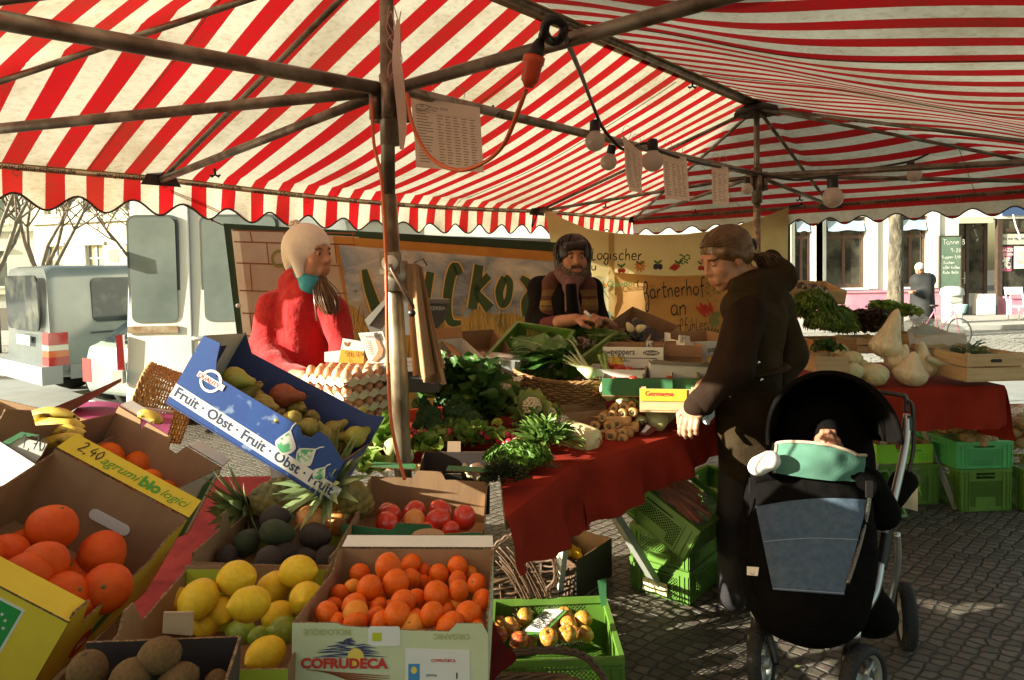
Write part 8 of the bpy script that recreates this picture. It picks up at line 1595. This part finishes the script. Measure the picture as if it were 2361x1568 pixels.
VEST=mat('striped_waistcoat',(.10,.035,.02),(.07,.025,.015),14,rough=.9,bump=.5,bsc=150);OLV=mat('waistcoat_stripe',(.24,.15,.03),(.18,.1,.025),20,rough=.9);OL2=mat('waistcoat_brown_stripe',(.15,.085,.03),rough=.9);SHIRT=mat('black_jumper',(.008,.007,.007),rough=.95,bump=.7,bsc=14,dist=.03,spec=.1);MAR=mat('maroon_cuff',(.09,.012,.012),rough=.9)
cz=[A_(1300,y,D).z for y in(668,682,690,700,712,716)]
def vm(C):z=C[:,2];m=np.zeros(len(C),int);m[(z<cz[0])&(z>cz[1])]=1;m[(z<cz[2])&(z>cz[3]-.004)]=2;m[(z<cz[3]-.008)&(z>cz[4])]=1;return m
cloth_sdf('jumper',[rc(A_(1245,668,D+.02),A_(1362,668,D+.02),.075,.07),rc(A_(1300,700,D+.03),A_(1300,830,D+.03),.16,.15),rc(A_(1250,665,D),A_(1236,735,D-.02),.068,.060),rc(A_(1236,735,D-.02),A_(1262,752,D-.16),.056,.05),rc(A_(1365,668,D),A_(1380,735,D-.02),.066,.055),rc(A_(1380,735,D-.02),A_(1392,746,D-.14),.05,.042)],SHIRT,t,.012,.04,.01,11)
for sx,x0,x1 in((-1,1268,1290),(1,1352,1338)):cloth_sdf('waistcoat',[rc(A_((x0),660,D-.035),A_(x0-2,745,D-.04),.062,.085),rc(A_(x0+8*-sx,640,D),A_(x0,665,D-.03),.04,.05)],VEST,t,.009,.03,.006,12,vm,[VEST,OL2,OLV])
MB().tube([A_(1316,655,D-.20),A_(1322,752,D-.22)],[.03,.04],8).build('shirt_front',SHIRT,t)
cloth_sdf('cuff',[rc(A_(1262,752,D-.16),A_(1292,744,D-.26),.052,.044)],MAR,t,.009,.02,.004)
SCF=mat('plum_scarf',(.10,.045,.045),(.17,.09,.075),30,rough=.9,stretch=(1,1,.3));sc2=[rc(A_(1290,628,D-.03),A_(1316,662,D-.16),.036,.036),rc(A_(1316,662,D-.16),A_(1345,632,D-.04),.036,.032),rc(A_(1316,662,D-.17),A_(1314,712,D-.20),.034,.030),rc(A_(1326,665,D-.17),A_(1330,722,D-.2),.022,.02),rc(A_(1295,635,D+.05),A_(1345,635,D+.05),.05,.05)]
cloth_sdf('scarf',sc2,SCF,t,.007,.018,.009,30)
cloth_sdf('forearm',[rc(A_(1290,744,D-.26),A_(1330,736,D-.34),.042,.030)],SKIN2,t,.007,.02,0);hand_mesh(frame(A_(1346,734,D-.36),(.8,-.45,.1),(0,-.3,1),1.15),SKIN2,t,1.1);hand_mesh(frame(A_(1388,738,D-.26),(-.5,-.7,.3),(0,-.2,1),1.1),SKIN2,t,1.3)
MB().tube([A_(1348,718,D-.43),A_(1362,730,D-.45)],.009,8).build('marker_pen',WHITE,None,label='short white marker pen in the bearded man hand',cat='pen')
# --- customer
D=2.95;t=person('woman with a ponytail in a dark brown hooded coat leaning over the table',A_(1720,1100,D));HM=frame(A_(1672,596,D),(-.90,-.32,-.42),s=1.04)
face(t,HM,SKIN,(0,-.10,-.15),gaze=-5,nose=1.02,lid=-12)
LBR=mat('light_brown_hair',(.12,.065,.03),(.26,.165,.08),22,(.4,.75),rough=.4)
hair_cap(HM,[el((0,-.022,.042),(.084,.104,.086)),el((0,-.08,-.0),(.062,.056,.07)),rc((.07,.035,.045),(.070,-.03,-.005),.018,.024),rc((-.07,.035,.045),(-.070,-.03,-.005),.018,.024)],LBR,t,(0,.122,-.050),(.080,.096,.094),.0012,50)
rnd=random.Random(5);strands('hair_strands',HM,[((sin(a)*1.02,cos(a)*.78+.12,.42*max(0,cos(a))+.16+rnd.uniform(-.12,.5)),(rnd.gauss(0,.10),-1,-.22+rnd.gauss(0,.10)))for a in[rnd.uniform(-1.75,1.75)for _ in range(560)]]+[((sx,rnd.uniform(.1,.75),rnd.uniform(-.12,.45)),(sx*.12,-1,-.25+rnd.gauss(0,.08)))for sx in(1,-1)for _ in range(110)],(.0885,.1085,.090),LBR,t,.0028,4,.0015)
MB().tube([HM@V((0,-.135,.0)),HM@V((0,-.150,-.004))],.030,12).build('hair_band',BLACK,t)
tail('ponytail',[A_(1738,598,D+.02),A_(1756,588,D+.02),A_(1770,606,D+.03),A_(1776,640,D+.04)],.008,.042,150,.0026,BROWN,t)
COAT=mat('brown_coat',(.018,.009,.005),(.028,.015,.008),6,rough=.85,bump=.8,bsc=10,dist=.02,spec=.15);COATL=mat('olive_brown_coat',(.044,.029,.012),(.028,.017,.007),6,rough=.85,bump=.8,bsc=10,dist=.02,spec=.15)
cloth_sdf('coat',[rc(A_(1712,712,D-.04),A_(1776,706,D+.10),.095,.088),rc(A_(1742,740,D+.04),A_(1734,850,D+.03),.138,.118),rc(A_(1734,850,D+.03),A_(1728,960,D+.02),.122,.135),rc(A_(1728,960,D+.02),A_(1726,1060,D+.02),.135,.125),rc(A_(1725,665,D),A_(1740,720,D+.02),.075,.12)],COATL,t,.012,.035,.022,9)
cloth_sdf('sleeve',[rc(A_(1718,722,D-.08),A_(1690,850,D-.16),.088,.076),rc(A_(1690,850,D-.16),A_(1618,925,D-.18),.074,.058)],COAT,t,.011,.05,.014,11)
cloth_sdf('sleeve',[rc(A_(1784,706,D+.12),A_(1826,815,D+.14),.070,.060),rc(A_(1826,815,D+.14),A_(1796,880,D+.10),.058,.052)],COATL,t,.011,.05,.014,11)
SEAM=mat('coat_seam',(.010,.006,.003),rough=.8)
MB().tube(cr([A_(1722,708,D-.17),A_(1748,730,D-.14),A_(1762,790,D-.125),A_(1758,850,D-.125)],6),.0022,5).build('seam',SEAM,t)
hm=sdf_mesh([rc(A_(1730,668,D-.05),A_(1790,640,D+.06),.075,.07),rc(A_(1790,640,D+.06),A_(1780,600,D+.10),.068,.045),rc(A_(1700,664,D-.07),A_(1740,690,D-.03),.035,.05),rc(A_(1770,680,D-.02),A_(1800,640,D+.05),.05,.05)],.009,.05)
for i,p in enumerate(hm.v):hm.v[i]=p+V((noise.noise(p*9),noise.noise(p*9+V((4,0,0))),noise.noise(p*11)))*.018
hm.build('hood',COATL,t)
mb=MB();c=A_(1734,852,D+.03);P=[V((c.x+.136*cos(a),c.y+.136*sin(a),c.z+.02*cos(a)))for a in[i*pi/16 for i in range(32)]];mb.tube(P,.024,8,closed=True,flat=.35);bl=mb.build('belt',COATL,t)
for x,y in((1749,836),(1756,876)):MB().lathe([(0,.004),(.007,.003),(.008,0)],10,align(A_(x,y,D-.132),(0,-1,0))).build('snap_button',mat('chrome2',(.8,.8,.75),rough=.2,metal=1),bl)
for dx,lb in((-20,0),(28,1)):cloth_sdf('trouser_leg',[rc(A_(1735+dx,1010,D+.05),V((A_(1720+dx,1100,D).x,D+.08+.1*lb,.10)),.11,.065)],mat('dark_jeans',(.012,.010,.012),rough=.8),t,.014,.03,.012,10)
SHO=mat('white_trainer',(.62,.60,.55),rough=.5);p=onz(1700,1366,.0);sh_=sdf_mesh([rc(p+V((.05,.06,.05)),p+V((-.06,-.03,.035)),.048,.032),rc(p+V((.06,.07,.05)),p+V((.08,.08,.10)),.045,.045)],.007,.02,mfn=lambda C:(C[:,2]<.022).astype(int));sh_.build('shoe',[SHO,mat('grey_sole',(.3,.29,.27),rough=.7)],t);p=p+V((.22,.16,0));sdf_mesh([rc(p+V((.05,.06,.05)),p+V((-.06,-.03,.035)),.048,.032)],.008,.02).build('shoe',SHO,t)
HMM=frame(A_(1598,950,D-.19),(-.45,-.55,-.65),(-.2,-.4,1),1.12);hand_mesh(HMM,SKIN,t,.8)
cloth_sdf('cuff',[rc(A_(1618,922,D-.18),A_(1604,938,D-.185),.052,.05)],COAT,t,.009,.02,.004)
# --- old man across the street
D=15.3;t=person('white haired old man in a long black overcoat standing on the far pavement',A_(2125,760,D));HM=frame(A_(2120,621,D),(-.7,-.55,-.5),s=1.1);face(t,HM,SKIN,(0,-.08,-.16));hair_cap(HM,[el((0,-.025,.04),(.082,.102,.086))],mat('white_hair',(.75,.72,.66),rough=.6),t,(0,.118,-.05),(.075,.10,.11),.004)
OC_=mat('black_overcoat',(.012,.013,.014),(.02,.021,.022),3,rough=.8);cloth_sdf('overcoat',[rc(A_(2118,648,D),A_(2140,646,D+.1),.17,.17),rc(A_(2128,655,D),A_(2127,726,D),.22,.26),rc(A_(2137,650,D-.1),A_(2138,680,D-.16),.12,.10),rc(A_(2138,680,D-.16),A_(2112,676,D-.25),.09,.07)],OC_,t,.03,.08,.03,4,dirz=.15)
for x in(2120,2134):cloth_sdf('trouser_leg',[rc(A_(x,730,D),V((A_(x,760,D).x,D,.08)),.09,.08)],BLACK,t,.03,.03,.0)
hand_mesh(frame(A_(2106,672,D-.3),(-.8,-.3,.1),s=1.2),SKIN,t)
# --- pushchair
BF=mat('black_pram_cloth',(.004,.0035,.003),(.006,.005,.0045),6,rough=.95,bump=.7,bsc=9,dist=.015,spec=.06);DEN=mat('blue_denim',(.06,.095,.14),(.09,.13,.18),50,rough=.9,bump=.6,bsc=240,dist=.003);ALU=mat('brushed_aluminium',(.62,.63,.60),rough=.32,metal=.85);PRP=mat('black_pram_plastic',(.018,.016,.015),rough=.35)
t=thing('pushchair','black pushchair with hood and blue denim footmuff carrying a sleeping baby','pushchair',tuple(onz(1860,1560,0)));TP3=lambda x,y,d:A_(x,y,d)
ax=(TP3(1868,1080,2.62)-TP3(1855,1400,2.30));zx=ax.normalized();xx=V((.97,-.22,0));xx=(xx-zx*xx.dot(zx)).normalized();yy=zx.cross(xx);MR=Matrix((xx,yy,zx)).transposed()
c0=TP3(1856,1262,2.46)
def mufm(C):
 q=(C-np.array(c0))@np.array(MR);return((q[:,0]>-.13)&(q[:,0]<.165)&(q[:,2]>-.05+.35*np.clip(-q[:,0],0,1))&(q[:,2]<.26)&(q[:,1]<.05)).astype(int)
muf=[el(c0,(.235,.12,.30),MR),el(TP3(1858,1370,2.36),(.19,.12,.17),MR),el(TP3(1860,1150,2.56),(.225,.11,.16),MR),rc(TP3(1775,1240,2.48),TP3(1800,1390,2.36),.10,.09),rc(TP3(1945,1240,2.44),TP3(1915,1390,2.34),.09,.08)]
mb=sdf_mesh(muf,.0085,.06)
for i,p in enumerate(mb.v):q=MR.transposed()@(p-c0);mb.v[i]=p+yy*(.007*noise.noise(V((q.x*5,0,q.z*26)))-.008*math.exp(-((q.z-.10)*60)**2)+.006*noise.noise(p*20))
from mathutils.bvhtree import BVHTree
BV=BVHTree.FromPolygons([tuple(p)for p in mb.v],mb.f)
def onmuff(px,py,off=.003):
 h=BV.ray_cast(CO,ray(px,py).normalized());return(h[0]-ray(px,py).normalized()*off)if h[0]is not None else at(px,py,2.45)
mf_=mb.build('footmuff',BF,t)
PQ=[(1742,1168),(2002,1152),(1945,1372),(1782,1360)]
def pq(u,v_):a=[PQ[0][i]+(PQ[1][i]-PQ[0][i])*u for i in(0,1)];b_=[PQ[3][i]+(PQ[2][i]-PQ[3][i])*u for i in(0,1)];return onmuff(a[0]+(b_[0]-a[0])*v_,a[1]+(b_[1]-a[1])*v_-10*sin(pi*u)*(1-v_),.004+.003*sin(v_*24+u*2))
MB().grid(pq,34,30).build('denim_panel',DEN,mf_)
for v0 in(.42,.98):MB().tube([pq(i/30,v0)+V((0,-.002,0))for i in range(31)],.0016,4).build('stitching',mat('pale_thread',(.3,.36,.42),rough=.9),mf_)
P=[onmuff(2004,1150,.006),onmuff(1998,1190,.006),onmuff(1978,1270,.006),onmuff(1954,1345,.006)];mb=MB();mb.tube(cr(P,10),.0075,6);mb.build('zip',mat('brass_zip',(.28,.26,.2),(.1,.09,.07),160,rough=.35,metal=.8),mf_)
Q=[onmuff(1722,1306,.008),onmuff(1750,1308,.008),onmuff(1747,1328,.008),onmuff(1722,1326,.008)];tg=MB().add(Q,[(0,1,2,3)]).build('label_tag',WHITE,mf_,smooth=False);text('jedone',.011,INK,tg,frame(Q[3].lerp(Q[0],.5)+V((.006,-.002,0)),(0,1,0))@Matrix.Rotation(radians(90),4,'X'));MB().ribbon(cr([Q[3].lerp(Q[2],.3)+V((0,-.003,.012)),Q[3].lerp(Q[2],.5)+V((0,-.003,.004)),Q[3].lerp(Q[2],.7)+V((0,-.003,.012))],4),.0015,(0,-1,0)).build('smile_mark',INK,tg,smooth=False)
cloth_sdf('muff_collar',[rc(TP3(1752,1095,2.58),TP3(1830,1078,2.55),.035,.042),rc(TP3(1830,1078,2.55),TP3(1930,1078,2.53),.042,.042),rc(TP3(1930,1078,2.53),TP3(2005,1120,2.52),.042,.04)],BF,t,.008,.03,.004,14)
HC=TP3(1905,1010,2.70);hoodR=(.225,.26,.245);HR=Euler((radians(-12),radians(-4),radians(-18))).to_matrix()
def hood(u,v_):
 a=(u-.5)*pi*1.12;b_=v_*pi*.62-.12;r=1+.014*sin(b_*14);p=V((sin(a)*hoodR[0]*cos(b_*.12),-cos(b_)*hoodR[1]*.55+sin(b_)*hoodR[1]*.62*cos(a)**2*1.0-.05*(1-cos(a))+.02,cos(a)*hoodR[2]))
 return HC+HR@(p*r)
def hood2(u,v_):
 a=-.15+u*(pi+.30);b_=v_;sx=-cos(a);sz=sin(a);k=1-.32*b_**2.2;q=.008*sin(b_*22)*(1-b_);return HC+HR@V((sx*hoodR[0]*(k+q),-.20+.46*b_,max(-.06,sz)*hoodR[2]*(1+.10*sin(b_*2.6)-.48*b_**3+q)))
mb=MB();mb.grid(hood2,40,22);hd_=mb.build('hood',BF,t);MB().tube([hood2(i/40,0)for i in range(41)],.011,8).build('hood_piping',BF,hd_);MB().grid(lambda u,v_:hood2(u,1)*(1-v_)+(HC+HR@V((0,.26,-.05)))*v_,40,3).build('hood_back',BF,hd_)
cloth_sdf('seat',[el(TP3(1895,1075,2.78),(.21,.14,.30)),rc(TP3(2000,1110,2.60),TP3(2030,1180,2.6),.06,.07)],BF,t,.014,.05,.006)
for q in(.45,.8):MB().tube([hood2(i/40,q)+V((0,0,.002))for i in range(41)],.005,5).build('hood_rib',BF,hd_)
by=thing('person','sleeping baby in the pushchair under a mint green blanket','person',tuple(TP3(1905,1010,2.62)));face(by,frame(TP3(1908,1026,2.62),(-.12,-.55,.85),s=.66),mat('shaded_baby_skin',(.36,.17,.10),rough=.5),(0,0,-.15),asleep=1,brow=mat('shaded_baby_skin',(0,0,0)),nose=.95);cloth_sdf('bonnet',[el(TP3(1907,1000,2.66),(.062,.055,.06))],BF,by,.006,.02,0);cloth_sdf('mitten',[rc(TP3(1752,1072,2.50),TP3(1776,1062,2.49),.034,.036),el(TP3(1745,1080,2.49),(.03,.03,.025))],mat('white_mitten',(.78,.76,.70),rough=.9,sheen=.3),by,.005,.02,.003)  # baby's skin colour darkened to imitate shade under the hood
MINT=mat('mint_blanket',(.095,.235,.165),(.08,.19,.135),9,rough=.95,bump=.4,bsc=160);K=[TP3(1790,1022,2.56),TP3(1998,1050,2.50),TP3(1990,1110,2.50),TP3(1785,1090,2.50)]
bf2=lambda u,v_:quadplane(K)(u,v_)+V((0,-.05*sin(pi*u)*(1-v_*.3),.030*sin(pi*min(1,u*1.15))**.7*(1-v_)))+V((0,.008*noise.noise(V((u*6,v_*4,2))),0))
bl=thing('blanket','mint green blanket with a cream fleece edge tucked over the baby','blanket',tuple(K[3]));MB().grid(bf2,24,10).build('cloth',MINT,bl);MB().tube([bf2(i/24,0)for i in range(25)],.006,6).build('fleece_edge',mat('cream_fleece',(.55,.40,.28),rough=1),bl);MB().tube([bf2(0,i/10)for i in range(11)],.006,6).build('fleece_edge',_M['cream_fleece'],bl)
MB().tube([onmuff(x,y,.004)for x,y in((1740,1150),(1722,1220),(1718,1300),(1745,1380),(1800,1430),(1860,1445),(1920,1425),(1965,1370))],.0035,5).build('seam_piping',BF,mf_)
for x,y in((1735,1120),(2004,1128)):MB().box((-.012,-.004,-.03),(.012,.004,.03),Matrix.Translation(onmuff(x,y,.006))).build('buckle',PRP,mf_,smooth=False)
HL=TP3(2072,905,2.80)
def tb(pts,r,m=ALU,name='frame_tube',n=10):return MB().tube(cr(pts,7),r,n).build(name,m,t)
tb([TP3(2092,955,2.80),TP3(2088,1020,2.76),TP3(2070,1110,2.70),TP3(2040,1230,2.62)],.0155);tb([TP3(2094,960,2.80),TP3(2090,1000,2.78)],.021,PRP,'grip_joint');tb([TP3(2055,1170,2.66),TP3(2040,1260,2.61),TP3(2030,1310,2.58)],.022,PRP,'folding_joint')
tb([TP3(2030,1300,2.58),TP3(2015,1370,2.52),TP3(1975,1425,2.46),TP3(1925,1445,2.42),TP3(1910,1450,2.42)],.017);tb([TP3(2068,1230,2.72),TP3(2070,1300,2.74),TP3(2050,1400,2.78),TP3(2030,1440,2.8)],.013);tb([TP3(2090,950,2.80),TP3(2088,918,2.82),TP3(2072,910,2.83),TP3(2000,902,2.9),TP3(1960,905,2.93)],.010,mat('handle_leatherette',(.05,.035,.03),rough=.35),'handle');tb([TP3(2092,925,2.80),TP3(2104,940,2.79),TP3(2106,1030,2.77),TP3(2094,1090,2.75)],.008,PRP,'handle')
tb([TP3(1930,1430,2.42),TP3(1850,1440,2.46),TP3(1760,1420,2.52)],.012,PRP,'axle');cloth_sdf('basket_bag',[el(TP3(1985,1400,2.62),(.12,.16,.09)),el(TP3(1930,1350,2.62),(.16,.14,.12)),rc(TP3(2060,1150,2.72),TP3(2085,1110,2.8),.04,.05)],BF,t,.012,.03,.006)
def pwheel(c,r,w_,ax,lab=''):
 A=align(c,ax);o=MB().lathe([(r*.80,-w_/2),(r*.92,-w_/2),(r,-w_*.25),(r,w_*.25),(r*.92,w_/2),(r*.80,w_/2),(r*.78,0),(r*.80,-w_/2)],36,A).build('wheel',TYRE,t);mb=MB().lathe([(r*.80,-w_*.3),(r*.72,-w_*.3),(r*.70,0),(r*.72,w_*.3),(r*.80,w_*.3)],32,A);mb.lathe([(0,w_*.62),(r*.16,w_*.6),(r*.2,w_*.4),(r*.2,-w_*.4),(0,-w_*.5)],16,A)
 for k in range(3):
  for s in(-.13,.13):a=k*2*pi/3+.5;mb.bar(A@V((r*.15*cos(a+s),r*.15*sin(a+s),0)),A@V((r*.75*cos(a+s),r*.75*sin(a+s),0)),.014,.02)
 mb.build('rim',mat('pram_rim',(.42,.42,.38),rough=.35,metal=.3),o)
 mb=MB()
 for k in range(30):a=k*pi/15;mb.bar(A@V((r*.985*cos(a),r*.985*sin(a),-w_*.32)),A@V((r*.985*cos(a+.08),r*.985*sin(a+.08),w_*.32)),.004,.006)
 mb.build('tread',TYRE,o)
pwheel(onz(2088,1492,0)+V((0,0,.13)),.13,.055,(.93,-.36,0));pwheel(onz(2088,1492,0)+V((-.50,.33,.13)),.13,.055,(.8,-.6,0))
pwheel(TP3(1756,1526,2.36),.108,.045,(.80,-.55,.1));pwheel(TP3(1990,1572,2.26),.118,.05,(.55,-.83,.05))
for(x,y,d,s)in((1748,1425,2.42,1),(1965,1470,2.32,1)):
 c=TP3(x,y,d);MB().lathe([(.020,-.07),(.026,-.06),(.026,.0),(.022,.01),(.022,.035),(0,.04)],16,Matrix.Translation(c)).build('swivel',PRP,t);MB().lathe([(.027,.0),(.027,.018),(.02,.02)],16,Matrix.Translation(c+V((0,0,.01)))).build('collar',ALU,t)
 for k in(-1,1):e=TP3(x+14,y+100,d-.03)+V((k*.034,k*-.02,0));MB().tube(cr([c+V((k*.014,0,-.04)),c+V((k*.036,-.02,-.07)),e],5),[.016]*5+[.014]*6,8).build('fork',PRP,t)
mb=MB();rnd=random.Random(77)
for k in range(260):
 p=V((rnd.uniform(.3,4.2),rnd.uniform(1.9,6.5),.004));a=rnd.uniform(0,6);s_=rnd.uniform(.004,.02);q=V((cos(a),sin(a),rnd.uniform(0,.4)))*s_;r2=V((-sin(a),cos(a),.1))*s_*.5;mb.add([p-q,p+r2,p+q,p-r2],[(0,1,2,3)])
mb.build('leaf_litter',mat('litter',(.20,.17,.09),(.07,.09,.03),9,rough=.9),None,smooth=False,label='scattered leaf scraps and bits on the setts',cat='litter',kind='stuff')
# --- bin, bicycle, chair across the street
D=17.2;t=thing('rubbish_bin','pale grey plastic dustbin with a domed lid beside the cafe door','bin',M=Matrix.Translation(V((A_(2195,700,D).x,D,.0))));b0=A_(2195,755,D).z;MB().prism(rpoly(-.18,0,.18,.36,.05),.72,Matrix.Translation((0,-.18,.80)),0).build('bin_body',mat('grey_bin',(.50,.52,.50),rough=.5),t,local=True,smooth=False);MB().lathe([(.26,.80),(.27,.84),(.25,.96),(.15,1.02),(0,1.03)],20).build('lid',_M['grey_bin'],t,local=True)
D=13.5;bx0=A_(2168,740,D).x;t=thing('bicycle','pink framed bicycle with a mint basket parked on the setts','bicycle',M=Matrix.Translation((bx0,D,0))@Matrix.Rotation(radians(-76),4,'Z')@Matrix.Scale(.82,4));PK=mat('pink_frame',(.45,.14,.2),rough=.4)
for x in(-.5,.52):
 A=align((x,0,.33),(0,1,0));o=MB().tube([A@V((.32*cos(a),.32*sin(a),0))for a in[i*pi/16 for i in range(32)]],.018,6,closed=True).build('wheel',TYRE,t,local=True);mb=MB()
 for k in range(14):a=k*pi/7;mb.tube([A@V((0,0,0)),A@V((.31*cos(a),.31*sin(a),0))],.0025,3)
 mb.build('spokes',ALU,o,local=True)
for a,b_ in(((-.5,.33),(-.05,.30)),((-.5,.33),(-.18,.78)),((-.05,.30),(-.18,.85)),((-.05,.30),(.38,.80)),((.52,.33),(.36,.95)),((-.15,.6),(.38,.82))):MB().tube([(a[0],0,a[1]),(b_[0],0,b_[1])],.016,6).build('frame_tube',PK,t,local=True)
MB().tube(cr([(.30,-.28,1.02),(.42,-.2,1.05),(.36,0,1.0),(.42,.2,1.05),(.30,.28,1.02)],4),.012,6).build('handlebar',ALU,t,local=True);MB().lathe([(0,0),(.10,.02),(.12,.06),(0,.07)],10,Matrix.Translation((-.2,0,.88))).build('saddle',BLACK,t,local=True);MB().lathe([(.10,0),(.15,.2),(.14,.2),(.09,.01)],14,Matrix.Translation((.55,0,.78))).build('carrier_bag',mat('mint_bag',(.3,.6,.5),rough=.5),t,local=True)
D=17.8;t=thing('white_chair','white cafe chair cut off by the right edge','chair',M=Matrix.Translation((A_(2356,700,D).x,D,0)));CW=mat('white_chair_paint',(.8,.8,.78),rough=.4)
for x in(-.22,.22):MB().tube([(x,.2,0),(x,.2,.45),(x-.03,.28,.95)],.02,6).build('leg',CW,t,local=True);MB().tube([(x,-.2,0),(x,-.2,.44)],.02,6).build('leg',CW,t,local=True)
MB().box((-.24,-.22,.44),(.24,.22,.47)).build('seat',CW,t,local=True,smooth=False);MB().box((-.22,.24,.75),(.2,.27,.95)).build('backrest',CW,t,local=True,smooth=False)
bl_=thing('light_chain','white bulb on a cable before the cafe window','light bulb',tuple(A_(2350,540,19.2)));MB().tube(cr([A_(2336,495,19.2),A_(2342,520,19.2),A_(2350,540,19.2)],4),.02,5).build('cable',WHITE,bl_);MB().lathe([(0,-.07),(.06,0),(0,.07)],10,Matrix.Translation(A_(2351,547,19.2))).build('globe',WHITE,bl_)
